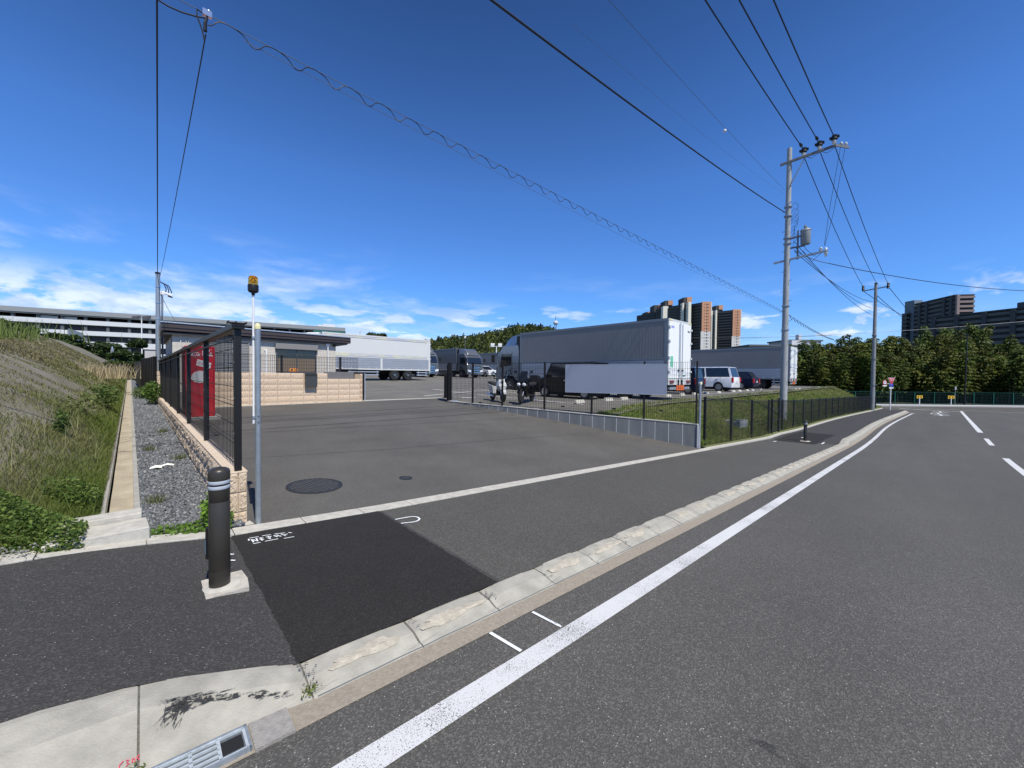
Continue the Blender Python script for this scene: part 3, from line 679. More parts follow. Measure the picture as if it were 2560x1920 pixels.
# ---- vending machine
VS,VT=.70,12.2; VW=.92
vm=wroot('vending_machine',VS,VT,zdrive(1,VT)+.05,'bright red drinks vending machine behind the left mesh fence','vending machine')
vm.scale=(.68,1,.95); m_vred=mat('vending_red',(.60,.007,.014),.35)
MB().box(0,.80,0,1.15,.03,1.86).build('cabinet',m_vred,vm,bevel=.012)
MB().box(.80,.84,.01,1.14,.04,1.85).build('front_door',mat('vending_front',(.55,.02,.03),.3),vm,bevel=.01)
MB().box(.841,.848,.10,1.05,.85,1.7).build('display_window',m_glassd,vm)
MB().box(-.06,1.0,-.12,1.3,-.10,.028).build('plinth',m_concw,vm,bevel=.01)
def textobj(name,txt,size,m,parent,loc,rot,ext=.002,shear=0,ax='CENTER',wid=1.0):
    c=bpy.data.curves.new(name,'FONT'); c.body=txt; c.size=size; c.extrude=ext; c.align_x=ax; c.align_y='CENTER'; c.shear=shear; c.offset=.0
    o=bpy.data.objects.new(name,c); col.objects.link(o); 
    dg=bpy.context.evaluated_depsgraph_get(); me=bpy.data.meshes.new_from_object(o.evaluated_get(dg)); bpy.data.objects.remove(o)
    me.materials.clear(); me.materials.append(m); o=bpy.data.objects.new(name,me); col.objects.link(o); o.parent=parent; o.location=loc; o.rotation_euler=rot; o.scale=(wid,1,1); return o
m_vw=mat('vending_white',(.82,.82,.82),.4)
# script lettering on the side that faces the street, drawn as flowing strokes
def stroke(b,pts,w_,y):
    P=[Vector((p[0],p[1])) for p in pts]; k=len(b.v)
    # Catmull-Rom
    Q=[]
    for i in range(len(P)-1):
        p0,p1,p2,p3=P[max(i-1,0)],P[i],P[i+1],P[min(i+2,len(P)-1)]
        for q in range(5):
            t=q/5; Q.append(.5*((2*p1)+(p2-p0)*t+(2*p0-5*p1+4*p2-p3)*t*t+(3*p1-p0-3*p2+p3)*t**3))
    Q.append(P[-1])
    for i,p in enumerate(Q):
        d=(Q[min(i+1,len(Q)-1)]-Q[max(i-1,0)]); d=d.normalized() if d.length>0 else Vector((1,0)); nn=Vector((-d.y,d.x))*w_/2*(.55+.45*abs(d.y))
        for yy in (y,y+.003):
            for e in (p+nn,p-nn): b.v.append((e.x,yy,e.y))
    for i in range(len(Q)-1):
        a=k+i*4; c=a+4
        b.f+= [(a,c,c+1,a+1),(a+2,a+3,c+3,c+2),(a,a+2,c+2,c),(a+1,c+1,c+3,a+3)]; b.m+=[0]*4
b=MB(); Y=-.004
def sc2(pts,ox,oz,k=1): return [(ox+x*k,oz+z*k) for x,z in pts]
K=.15; ox,oz=.10,1.60
C1=[(.62,.95),(.50,1.15),(.28,1.0),(.12,.6),(.15,.2),(.38,.05),(.6,.3)]
o_=[(.25,.62),(.05,.42),(.12,.08),(.32,.1),(.42,.35),(.3,.6),(.2,.55)]
c_=[(.38,.5),(.22,.62),(.05,.4),(.1,.08),(.3,.05),(.5,.35)]
a_=[(.42,.55),(.2,.6),(.05,.3),(.12,.06),(.3,.15),(.42,.55),(.38,.12),(.5,.05),(.62,.25)]
l_=[(.0,.2),(.25,.75),(.28,1.15),(.15,1.1),(.08,.5),(.12,.1),(.28,.08),(.4,.3)]
x=ox
for g_,w_ in ((C1,.62),(o_,.42),(c_,.42),(a_,.60)):
    stroke(b,sc2(g_,x,oz,K),.019,Y); x+=w_*K
stroke(b,[(x-.005,oz+.05),(x+.035,oz+.052)],.014,Y); x+=.05
for g_,w_ in (([(p[0]*1.15,p[1]) for p in C1],.72),(o_,.42),(l_,.40),(a_,.60)):
    stroke(b,sc2(g_,x,oz,K),.019,Y); x+=w_*K
stroke(b,[(ox+.42,oz+.18),(ox+.5,oz+.205),(ox+.58,oz+.165),(ox+.66,oz+.18)],.012,Y)
stroke(b,[(ox+.07,oz+.0),(ox+.2,oz-.03),(ox+.36,oz-.012)],.01,Y)
b.build('script_lettering',m_vw,vm)
pl=MB(); pl.hexa([(x,y,z) for y in (-.004,-.0075) for x,z in ((.30,1.36),(.70,1.27),(.74,1.42),(.34,1.52))]); pl.build('placard',m_vw,vm)
tl=MB()
for k in range(2):
    for i in range(11):
        x=.36+.030*i; z=1.435-.045*k-.0075*i*.9; tl.hexa([(xx,y,zz) for y in (-.0078,-.009) for xx,zz in ((x,z),(x+.018,z-.004),(x+.018,z+.014),(x,z+.018))])
tl.build('placard_lettering',mat('placard_red',(.45,.03,.05),.5),vm)
MB().hexa([(x,y,z) for y in (-.004,-.006) for x,z in ((.50,1.2),(.53,1.2),(.565,1.33),(.54,1.335))]).build('placard_handle',m_vw,vm)
# soft white shape under the placard (plain rounded patch)
pts=[]
for i in range(28):
    a=2*math.pi*i/28; pts.append((.42+.26*math.cos(a),1.03+.165*math.sin(a)*(1.15 if math.sin(a)>0 else .75)))
MB().ext(pts,-.006,-.0035).build('white_emblem',m_vw,vm)
# ---- camera pole beyond the pier
cpz=.4; pp=loc_at(22.2,0)+Vector((-.02,.1,0)); pb=at(396,927,17.2); 
cp=empty('camera_pole',(pb.x,pb.y,0),ROT,'slim grey steel pole with a white security camera behind the black screen fence','camera pole')
b=MB(); b.tube([(0,0,0),(0,0,3.0),(.01,0,5.9)],[.10,.09,.075],14); b.build('pole',m_silver,cp,smooth=True)
b=MB()
for z in (2.2,3.0,3.9,4.6,5.3): b.lathe([(.098,z),(.098,z+.03)],n=14)
b.build('strap',m_chrome,cp)
MB().lathe([(.09,5.88),(.09,5.95),(.02,5.97)],n=14).build('pole_cap',m_black,cp)
b=MB(); b.tube([(.13,-.05,1.2),(.13,-.05,5.0)],.02,6); b.build('conduit',m_wire,cp)
b=MB(); b.tube([(.16,-.03,2.0),(.17,-.03,4.95)],.018,6); b.build('grey_conduit',m_alu,cp)
MB().box(.08,.22,-.05,.05,4.97,5.14).build('camera_bracket',m_white,cp,bevel=.02)
b=MB(); b.hexa([(.20,-.05,5.04),(.48,-.05,4.94),(.48,.05,4.94),(.20,.05,5.04),(.20,-.05,5.14),(.50,-.05,5.03),(.50,.05,5.03),(.20,.05,5.14)]); cm=b.build('security_camera',m_white,cp,bevel=.02)
b=MB(); b.hexa([(.33,-.045,4.94),(.485,-.045,4.885),(.485,.045,4.885),(.33,.045,4.94),(.33,-.045,4.99),(.485,-.045,4.938),(.485,.045,4.938),(.33,.045,4.99)]); b.build('camera_lens',m_black,cm)
b=MB()
for k in range(3): b.tube([(.08,0,5.55),(.22+.07*k,-.02,5.45-.02*k),(.28+.09*k,-.03,5.25-.05*k),(.26+.09*k,-.03,5.1)],.02,5)
b.build('drip_loop',m_wire,cp)
# ---- manhole covers
m_iron=mat('cast_iron',(.045,.045,.043),.55,metal=.4,var=.3,scale=25)
m_iron2=mat('pale_iron',(.10,.098,.09),.6,metal=.2,var=.3,scale=18)  # lighter iron for the raised studs of the lid
def manhole(name,s,t,r_,label):
    z=zdrive(s,t)+.006; o=wroot(name,s,t,z,label,'manhole cover'); 
    sl=(zdrive(s,t+.3)-zdrive(s,t-.3))/.6; ss=(zdrive(s+.3,t)-zdrive(s-.3,t))/.6
    o.rotation_euler=Matrix.Rotation(ROT,3,'Z').to_4x4().to_euler(); o.rotation_euler=(Matrix.Rotation(ROT,3,'Z')@Vector((ss,sl,-1)).to_track_quat('-Z','Y').to_matrix()).to_euler()
    MB().lathe([(r_,0),(r_,.005),(r_-.015,.006),(r_-.017,.0)],n=40).build('frame',m_iron,o)
    tr=MB(); b=MB(); b.lathe([(r_-.02,-.01),(r_-.02,.002),(.001,.003)],n=40)
    st_=.055 if r_>.2 else .035; n=int(r_/st_)+1
    for i in range(-n,n+1):
        for j in range(-n,n+1):
            x,y=i*st_,j*st_
            if math.hypot(x,y)<r_-.06:
                q=.018 if r_>.2 else .01; 
                if (i+j)%2: tr.box(x-q*1.2,x+q*1.2,y-q*.5,y+q*.5,.002,.0075)
                else: tr.box(x-q*.5,x+q*.5,y-q*1.2,y+q*1.2,.002,.0075)
    b.build('lid',m_iron,o)
    tr.build('tread',m_iron2,o)
manhole('manhole_cover',1.66,5.62,.345,'large round cast iron manhole cover in the driveway')
manhole('small_manhole_cover',2.9,5.42,.10,'small round iron cover in the driveway right of the large one')
# ---- drain grating in the gutter
gr=empty('drain_grating',W(0,0,0),0,'galvanised steel gutter grating with one broken cell in front of the tall kerb','drain grating')
gl=MB(); 
def gbar(b,s0,s1,t0,t1,h=.021):
    b.hexa([W(s,t,zr(s)+zz) for zz in (-.03,h) for s,t in ((s0,t0),(s1,t0),(s1,t1),(s0,t1))])
GS0,GS1,GT0,GT1=-.42,.30,1.885,2.0
for s in [GS0+i*(GS1-GS0)/8 for i in range(9)]: gbar(gl,s-.006,s+.006,GT0,GT1)
for i,t in enumerate([GT0+j*(GT1-GT0)/4 for j in range(5)]):
    if i in (1,3): gbar(gl,GS0,GS1-.09,t-.004,t+.004)
    else: gbar(gl,GS0,GS1 if i!=2 else GS1-.09,t-.0045,t+.0045)
gl.build('bars',mat('galv_grate',(.48,.53,.55),.5,metal=.2,var=.15,scale=40),gr)
b=MB(); 
for (a,c,d,e) in ((GS0-.012,GS1+.012,GT0-.014,GT0-.004),(GS0-.012,GS1+.012,GT1+.004,GT1+.014),(GS0-.014,GS0-.004,GT0-.014,GT1+.014),(GS1+.004,GS1+.014,GT0-.014,GT1+.014)): gbar(b,a,c,d,e,.023)
b.build('rim',mat('galv_rim',(.34,.38,.41),.5,metal=.5,var=.15,scale=40),gr)
b=MB(); gbar(b,GS0,GS1,GT0,GT1,.0125); b2=b.build('sump',mat('grate_sump',(.10,.115,.13),.7,var=.35,scale=30),gr); pass
hb=MB(); gbar(hb,.215,.29,1.905,1.98,.0135); hb.build('cell_hole_shade',m_dark,gr)  # black colour stands in for the shade down the open cell
gut=MB(); gut.hexa([W(s,t,zr(s)+zz) for zz in (-.05,.0145) for s,t in ((.32,1.856),(.47,1.856),(.47,2.018),(.32,2.018))]); tag(gut.build('gutter_block',mat('gutter_grey',(.30,.285,.26),.9,var=.15,scale=40,bump=.6,bscale=180)),kind='structure')
# scuff of black rubber and red pencil note on the tall kerb: thin films following the kerb face
def kz(s,t):
    pr=kerbprof(s)
    for (t0,z0),(t1,z1) in zip(pr,pr[1:]):
        if t<=t1: return z0+(z1-z0)*(t-t0)/max(1e-6,t1-t0)
    return pr[-1][1]
def film(b,pts,w0,off=.006):
    P=[Vector(p) for p in pts]; k=len(b.v)
    for i,p in enumerate(P):
        d=(P[min(i+1,len(P)-1)]-P[max(i-1,0)]).normalized(); ww=(w0[i] if isinstance(w0,list) else w0)/2; nn=Vector((-d.y,d.x))*ww
        for q in (p+nn,p-nn): b.v.append(tuple(W(q.x,q.y,zr(q.x)+kz(q.x,q.y)+off)))
    for i in range(len(P)-1): b.f.append((k+2*i,k+2*i+2,k+2*i+3,k+2*i+1)); b.m.append(0)
m_scuff=mat('tyre_scuff',(.03,.03,.03),.8)
_t=m_scuff.node_tree; _n=_t.nodes; _l=_t.links; _tc=_n.new('ShaderNodeTexCoord'); _z=_n.new('ShaderNodeTexNoise'); _z.inputs['Scale'].default_value=60; _z.inputs['Detail'].default_value=6; _z.inputs['Roughness'].default_value=.7
_l.new(_tc.outputs['Object'],_z.inputs['Vector']); _r=_n.new('ShaderNodeValToRGB'); _r.color_ramp.elements[0].position=.44; _r.color_ramp.elements[1].position=.60; _l.new(_z.outputs['Fac'],_r.inputs[0])
_m=_n.new('ShaderNodeMixShader'); _tr=_n.new('ShaderNodeBsdfTransparent'); _l.new(_r.outputs[0],_m.inputs[0]); _l.new(_n['Principled BSDF'].outputs[0],_m.inputs[1]); _l.new(_tr.outputs[0],_m.inputs[2]); _l.new(_m.outputs[0],_n['Material Output'].inputs['Surface'])
_film0=film
def film(b,pts,w0,off=.006): return _film0(b,[(s_,t_-.045-.28*(s_-.05)) for s_,t_ in pts],w0,off)
b=MB()
rs=random.Random(11)
def smear(n,c,sg,dr,ln,wd):
    for _k in range(n):
        s_=c[0]+rs.gauss(0,sg[0]); t_=c[1]+rs.gauss(0,sg[1]); L_=ln*rs.uniform(.4,1.3); a_=dr+rs.gauss(0,.18); dx_,dy_=math.cos(a_)*L_/2,math.sin(a_)*L_/2; w1=wd*rs.uniform(.5,1.5)
        if t_+.045+abs(dy_)>2.44: continue
        film(b,[(s_-dx_,t_-dy_),(s_-dx_*.3,t_-dy_*.3+.002),(s_+dx_*.3,t_+dy_*.3+.002),(s_+dx_,t_+dy_)],[.0006,w1,w1,.0006],.0055+.00012*(_k%20))
smear(70,(.10,2.262),(.020,.012),.35,.05,.006); smear(26,(.075,2.235),(.022,.018),1.05,.075,.0035); smear(40,(.19,2.27),(.035,.010),.05,.05,.0045); smear(30,(.15,2.298),(.05,.004),.22,.07,.003)
smear(26,(.27,2.262),(.022,.008),.0,.04,.0045); smear(34,(.385,2.24),(.026,.008),.1,.035,.006); smear(12,(.47,2.225),(.02,.006),.1,.03,.003)
tag(b.build('tyre_scuff',m_scuff,fix=True),kind='structure'); film=_film0
b=MB(); rk=random.Random(5)
for (a,_) in pieces[6:13]:
    n_ch={1:14}.get(0,rk.choice((5,10,16)))
    for _k in range(n_ch):
        ss=a+rk.uniform(-.02,.055); tt=rk.uniform(2.04,2.20) if a>.3 else rk.uniform(2.03,2.12); pts_=[(ss,tt)]
        for q in range(3): ss+=rk.uniform(-.012,.014); tt+=rk.uniform(-.012,.012); pts_.append((ss,min(max(tt,2.0),2.21)))
        film(b,pts_,rk.uniform(.0018,.0042),.007)
tag(b.build('kerb_chips',mat('chip_crack',(.09,.085,.075),.95),fix=True),kind='structure')  # short dark strokes for cracks and chips near the kerb joints
b=MB(); film(b,[(s_,1.9845+(0.002 if int(s_*7)%2 else 0)) for s_ in [-.5+.1*i for i in range(11,200)]],.006,.003)
tag(b.build('gutter_joint',mat('joint_dark',(.13,.14,.145),.9),fix=True),kind='structure')  # thin dark line where gutter and kerb meet
b=MB(); m_rp=mat('red_crayon',(.62,.05,.09),.7)
for L0 in ([(-.14,2.13),(-.165,2.11),(-.165,2.085),(-.15,2.08)],[(-.125,2.125),(-.105,2.12),(-.12,2.105),(-.103,2.095),(-.125,2.082)],[(-.085,2.115),(-.07,2.115),(-.068,2.09),(-.085,2.09),(-.085,2.115)],[(-.035,2.12),(-.055,2.118),(-.055,2.105),(-.04,2.10),(-.045,2.085)]):
    film(b,[(-.082+(s_+.165)*.44,2.072+(t_-2.10)*.5) for s_,t_ in L0],.0032,.006)
tag(b.build('crayon_note',m_rp,fix=True),kind='structure')
# ================================================================ OFFICE, its wall and fence
m_tan=mat('tan_block',(.60,.46,.33),.9,c2=(.68,.54,.40),scale=12,bump=.9,bscale=70)
ow=wroot('garden_wall',.86,15.0,0,'long tan ribbed block wall in front of the grey office','wall'); ow_len=5.3; ZT=1.57
b=MB(); ck=MB(); ck.box(0,ow_len,.016,.17,.3,ZT-.006)
for k in range(6):
    z1=ZT-.2*k; x=0 
    while x<ow_len-.05:
        x1=min(x+.4,ow_len)
        if k==0 and x>=3.9 and x<5.0: x=x1; continue        # dip for the name plate
        rough_block(b,x+.004,x1-.004,0,.18,z1-.197,z1-.003,['-y'],amp=.016,ribs=6,nx=24,nz=3); x=x1
b.build('blocks',m_tan,ow); 
ck=MB(); ck.box(0,3.9,.016,.17,.3,ZT-.006); ck.box(3.9,5.0,.016,.17,.3,ZT-.206); ck.box(5.0,ow_len,.016,.17,.3,ZT-.006); ck.build('mortar_core',mat('tan_joint',(.36,.28,.20),.95),ow)
MB().box(3.92,4.98,.05,.14,ZT-.2,ZT+.06).build('name_plate',mat('name_plate',(.22,.20,.185),.35,metal=.3,var=.12,scale=2),ow,bevel=.004)
mbx=wroot('mailbox',.86+3.42,15.0-.0,0,'dark grey metal mailbox hanging on the tan block wall','mailbox')
MB().ext([(-.16,ZT-.48),(-.02,ZT-.48),(-.02,ZT-.02),(-.12,ZT-.02),(-.17,ZT-.06)],-.19,.19,plane='yz').build('box',mat('mailbox_grey',(.055,.058,.058),.4),mbx,bevel=.006)
MB().box(-.185,.185,-.182,-.171,ZT-.085,ZT-.07).build('slot_lip',m_black,mbx); 
MB().box(-.195,.195,-.18,.0,ZT-.02,ZT-.0).build('lid',mat('mailbox_lid',(.06,.063,.063),.4),mbx,bevel=.003)
# fence on the office wall
def meshpanel(b,x0,x1,z0,z1,step=.05,hz=.2,r_=.0035,y=0):
    n=max(1,int((x1-x0)/step))
    for i in range(n+1): x=x0+(x1-x0)*i/n; b.box(x-r_/2,x+r_/2,y-r_/2,y+r_/2,z0,z1)
    z=z0+.03
    while z<z1+.001: b.box(x0,x1,y-r_*1.4,y-r_*.4,z-.004,z+.004); z+=hz
    b.box(x0,x1,y-.02,y+.005,z1-.012,z1)
of=wroot('mesh_fence',.86,15.09,ZT,'black wire mesh fence on top of the tan block wall by the office','fence')
b=MB(); meshpanel(b,.5,5.15,.02,.60,.055,.12,.0085); b.build('mesh_panel',m_black,of)
for x in (.6,2.55,4.5,): MB().box(x-.03,x+.03,.01,.07,0,.62).build('post',m_black,of)
# iron gate post at the end of the wall
gp=wroot('gate_post',6.22,15.0,zlot(6,15),'slim black gate post with a receiver plate at the right end of the tan wall','gate post')
MB().box(-.03,.03,.05,.11,0,1.08).build('post',m_black,gp); MB().box(.04,.075,.05,.1,.02,1.08).build('receiver',m_alu,gp)
# office building
m_sid=mat('office_siding',(.36,.35,.33),.8,var=.10,scale=1.5)
_t=m_sid.node_tree; _n=_t.nodes; _l=_t.links; _br=_n.new('ShaderNodeTexBrick'); _tc=_n.new('ShaderNodeTexCoord'); _mp=_n.new('ShaderNodeMapping'); _mp.inputs['Rotation'].default_value=(R(90),0,0)
_l.new(_tc.outputs['Object'],_mp.inputs[0]); _l.new(_mp.outputs[0],_br.inputs['Vector']); _br.inputs['Scale'].default_value=1; _br.inputs['Brick Width'].default_value=.33; _br.inputs['Row Height'].default_value=.075; _br.inputs['Mortar Size'].default_value=.006
_br.inputs['Color1'].default_value=(.60,.555,.48,1); _br.inputs['Color2'].default_value=(.53,.485,.42,1); _br.inputs['Mortar'].default_value=(.36,.35,.33,1); _l.new(_br.outputs['Color'],_n['Principled BSDF'].inputs['Base Color'])
zo=zlot(4,22); of_=wroot('office_building',.5,21.7,zo,'single-storey grey brick-clad office with a dark brown flat roof edge','office')
m_roofb=mat('brown_fascia',(.055,.040,.036),.45,var=.08,scale=2); m_soff=mat('soffit',(.10,.09,.085),.7)
MB().box(.35,7.05,.28,7.8,0,2.52).build('wall',m_sid,of_)
rb=MB(); rb.hexa([(0,0,2.60),(7.75,0,2.54),(7.75,8.3,2.50),(0,8.3,2.50),(0,0,2.93),(7.75,0,2.85),(7.75,8.3,2.78),(0,8.3,2.78)]); ro=rb.build('roof',m_roofb,of_,bevel=.01)
b=MB(); b.hexa([(-.03,-.04,2.93),(7.78,-.04,2.85),(7.78,.06,2.85),(-.03,.06,2.93),(-.03,-.04,2.975),(7.78,-.04,2.895),(7.78,.06,2.895),(-.03,.06,2.975)]); b.build('roof_cap',m_alu,ro)
b=MB(); b.hexa([(-.01,-.022,2.72),(7.76,-.022,2.65),(7.76,-.002,2.65),(-.01,-.002,2.72),(-.01,-.022,2.74),(7.76,-.022,2.67),(7.76,-.002,2.67),(-.01,-.002,2.74)]); b.build('fascia_joint',m_black,ro)
MB().box(.06,7.6,.08,8.1,2.46,2.535).build('soffit',m_soff,of_)
MB().box(.34,.44,.44,.6,0,2.5).build('corner_trim',m_roofb,of_)
_pre=set(bpy.data.objects)
m_frame=mat('window_frame',(.10,.10,.105),.4,metal=.3); m_fr2=mat('shutter_box',(.22,.21,.20),.5)
wn=MB(); x0,x1,z0,z1=4.25,6.02,.92,2.02
wn.box(x0-.05,x1+.05,.40,.47,z0-.05,z0); wn.box(x0-.05,x1+.05,.40,.47,z1,z1+.05); wn.box(x0-.05,x0,.40,.47,z0,z1); wn.box(x1,x1+.05,.40,.47,z0,z1); wn.box((x0+x1)/2-.02,(x0+x1)/2+.02,.41,.46,z0,z1)
wo=wn.build('window',m_frame,of_)
MB().box(x0,x1,.435,.445,z0,z1).build('pane',m_glassd,wo)
MB().box(x0-.09,x1+.09,.30,.46,z1+.05,z1+.32).build('shutter_box',m_fr2,wo,bevel=.01)
MB().box(x0+.02,x1-.02,.428,.434,z0+.02,z0+.70).build('blind',mat('blind_tan',(.16,.12,.08),.6),wo)
b=MB(); b.box(x0+.55,x0+.93,.415,.425,z0+.04,z0+.20); so2=b.build('window_sticker',mat('orange_sticker',(.75,.28,.05),.5),wo)
b=MB(); b.lathe([(.05,.410),(.05,.413),(.001,.4135)],c=(x0+.65,0,z0+.12),n=14,axis='y'); b.box(x0+.76,x0+.90,.411,.414,z0+.13,z0+.15); b.box(x0+.76,x0+.90,.411,.414,z0+.08,z0+.10); b.build('sticker_mark',mat('sticker_dark',(.10,.04,.02),.5),so2)
# louvred window behind the mesh
wn=MB(); x0,x1,z0,z1=1.55,3.05,.75,2.30; wn.box(x0-.04,x0,.36,.46,z0,z1); wn.box(x1,x1+.04,.36,.46,z0,z1); wn.box(x0-.04,x1+.04,.34,.46,z1,z1+.22)
wo=wn.build('window',m_fr2,of_)
lv=MB(); z=z0
while z<z1: lv.box(x0,x1,.40,.43,z,z+.05); z+=.075
lv.build('shutter_slats',mat('shutter_slat',(.30,.30,.29),.5),wo)
for x,zt in ((3.78,1.98),(6.62,2.35)):
    b=MB(); b.tube([(x,.36,0),(x,.36,zt-.1),(x,.36,zt)],.045 if x<5 else .03,10); b.tube([(x,.36,zt-.02),(x-.02,.45,zt-.02)],.05,8); b.build('vent_pipe',m_white,of_,smooth=True)
MB().box(6.52,6.72,.34,.45,2.33,2.50).build('vent_hood',m_white,of_,bevel=.02)
b=MB(); b.lathe([(.08,2.46),(.08,2.40),(.07,2.35),(.03,2.32),(.001,2.315)],c=(6.95,.36,0),n=16); b.build('dome_camera',m_black,of_,smooth=True)
for x in (.62,.80,.88): MB().tube([(x,.42,.4 if x<.7 else 1.9),(x,.42,2.44)],.022 if x<.7 else .015,8).build('wall_pipe',mat('cream_pipe',(.62,.60,.54),.5),of_)
MB().box(.40,.42,.8,2.2,1.2,2.6).build('side_window',m_glassd,of_)
for _o in set(bpy.data.objects)-_pre:
    if _o.parent==of_: _o.location.y-=.17
# white sheds / cabinets behind the fence at far left
for (nm,p,w_,d_,h_,lab) in (('storage_shed',at(381,900,21.5),.62,.9,.92,'pale grey storage shed top showing above the black fence by the camera pole'),('water_tank',at(414,905,20.0),.40,.5,.62,'small cream rounded tank between the camera pole and the office')):
    o=empty(nm,(p.x,p.y,.2),ROT,lab,'shed' if 'shed' in nm else 'tank'); zt=p.z
    if 'shed' in nm:
        MB().box(-w_/2,w_/2,-d_/2,d_/2,0,zt+.55-.2).build('body',mat('shed_grey',(.50,.51,.52),.5),o,bevel=.02); MB().box(-w_/2-.05,w_/2+.05,-d_/2-.05,d_/2+.05,zt+.352,zt+.42).build('lid',m_white,o,bevel=.01)
    else:
        MB().lathe([(.3,0),(.31,.1),(.31,zt-.1),(.27,zt+.02),(.05,zt+.08),(.001,zt+.08)],n=20).build('body',mat('tank_cream',(.62,.61,.56),.5),o,smooth=True); MB().lathe([(.07,zt+.07),(.07,zt+.12),(.001,zt+.12)],n=12).build('lid',m_white,o)
# ================================================================ RETAINING WALL, LOT FENCE, GATE
A_=W(12.3,4.72,0); B_=W(9.0,13.2,0); dv=(B_-A_); WL=dv.length; wang=math.atan2(dv.y,dv.x)
def wloc(y): return A_+dv*(y/WL)
def st_of(p): return p.x*SA+p.y*CA, -p.x*CA+p.y*SA
rw=empty('retaining_wall',(A_.x,A_.y,0),wang,'grey concrete block retaining wall rising along the right of the driveway','retaining wall')
ZW0,ZW1=.13,.50
def wtop(x): return ZW0+(ZW1-ZW0)*(x/WL)
b=MB(); x=0; cap=MB()
while x<WL-.02:
    x1=min(x+.40,WL); zt=min(wtop(x),wtop(x1))
    b.hexa([(x+.004,-.0,-1.3),(x1-.004,-.0,-1.3),(x1-.004,.15,-1.3),(x+.004,.15,-1.3),(x+.004,0,wtop(x)),(x1-.004,0,wtop(x1)),(x1-.004,.15,wtop(x1)),(x+.004,.15,wtop(x))])
    x=x1
b.build('blocks',mat('retaining_block',(.13,.14,.145),.9,c2=(.20,.205,.205),scale=2.6,bump=.5,bscale=50,streak=.25),rw)
b=MB(); x=0
while x<WL: b.box(x-.006,x+.006,.003,.1505,-1.3,wtop(x)+.0); x+=.4
b.build('joints',mat('pale_joint',(.62,.62,.60),.9),rw)
b=MB(); b.hexa([(-.03,-.012,wtop(0)-.001),(WL,-.012,wtop(WL)-.001),(WL,.162,wtop(WL)-.001),(-.03,.162,wtop(0)-.001),(-.03,-.012,wtop(0)+.018),(WL,-.012,wtop(WL)+.018),(WL,.162,wtop(WL)+.018),(-.03,.162,wtop(0)+.018)]); b.build('coping',m_concw,rw)
b=MB(); b.hexa([(-.10,-.03,-1.3),(.0,-.03,-1.3),(.0,.19,-1.3),(-.16,.22,-1.3),(-.04,-.03,ZW0+.01),(.0,-.03,ZW0+.01),(.0,.19,ZW0+.01),(-.04,.19,ZW0+.01)]); b.build('end_pier',mat('pale_end',(.52,.52,.50),.85,var=.08,scale=6,bump=.3),rw,bevel=.008)
# fence on it
lf=empty('mesh_fence',(A_.x,A_.y,0),wang,'black wire mesh fence along the grey retaining wall in front of the parked vehicles','fence'); FT=2.04
b=MB(); r_=.0075; x=.05
while x<WL-.05: b.box(x-r_/2,x+r_/2,.07,.07+r_,wtop(x)+.06,FT); x+=.062
z=FT-.012
while z>.2:
    x0=.05; 
    if z<wtop(WL)+.06: x1=max(.1,(z-.06-ZW0)/(ZW1-ZW0)*WL)
    else: x1=WL-.05
    b.box(x0,min(x1,WL-.05),.068,.0675+r_,z-.003,z+.003); z-=.20
b.box(.05,WL-.05,.055,.085,FT-.014,FT-.008)
b.build('mesh_panel',m_black,lf)
for x in (.03,1.55,3.25,4.95,6.65,7.95,WL-.03): MB().box(x-.028,x+.028,.078,.138,wtop(min(x,WL))+.0,FT+.02).build('post',m_black,lf)
b=MB(); 
for x in (1.0,2.4,4.1,5.8,7.3): b.box(x-.06,x+.06,.6,.66,.52,.56)
b.build('drain_spout',m_black,lf)
# board hanging on the fence
sb=empty('blank_signboard',(A_.x,A_.y,0),wang,'large plain blue-grey signboard fixed to the outside of the black mesh fence','signboard')
def x_at_px(px,y=0):        # distance along the wall seen at column px
    lo,hi=0,WL
    for _ in range(40):
        m_=(lo+hi)/2; p=A_+dv*(m_/WL); d=Vector((p.x,p.y,1.2))-Vector((0,0,CAM_H)); u=1280+FPX*(d.dot(rtv)/d.dot(fwd))
        if u>px: lo=m_
        else: hi=m_
    return lo
xa,xb=x_at_px(1667),x_at_px(1418)
MB().box(xa,xb,.165,.185,1.02,1.95).build('panel',mat('board_bluegrey',(.25,.285,.36),.5,var=.03,scale=1),sb)
b=MB(); b.box(xa-.012,xa,.15,.19,1.01,1.96); b.box(xb,xb+.012,.15,.19,1.01,1.96); b.box(xa,xb,.152,.188,1.0,1.018); b.box(xa,xb,.152,.188,1.952,1.965); b.build('frame',m_alu,sb)
# folding gate bundle
fg=empty('folding_gate',(B_.x,B_.y,zlot(9,13.2)),ROT,'black folding gate pushed together at the left end of the mesh fence','gate')
for (x,y,h_) in ((.02,.10,1.58),(.12,.14,1.58),(.20,.3,1.56),(.30,.5,1.50)): MB().box(x-.05,x+.05,y-.05,y+.05,.06,h_).build('gate_post',m_black,fg,bevel=.005)
b=MB()
for k in range(12):
    y=.5+.045*k; b.box(.42-.02,.42+.02,y,y+.028,.10,1.12); 
b.box(.39,.47,.5,1.05,1.08,1.14); b.box(.39,.47,.5,1.05,.10,.16)
b.build('lattice',m_black,fg)
b=MB(); b.hexa([(-.1,-.1,0),(.42,-.06,0),(.42,.12,0),(-.1,.12,0),(-.06,-.06,.05),(.38,-.04,.05),(.38,.08,.05),(-.06,.08,.05)]); b.build('base_bracket',m_alu,fg,bevel=.005)
MB().tube([(-.08,.05,.0),(-.08,.05,1.5)],.03,8).build('guide_post',m_black,fg)
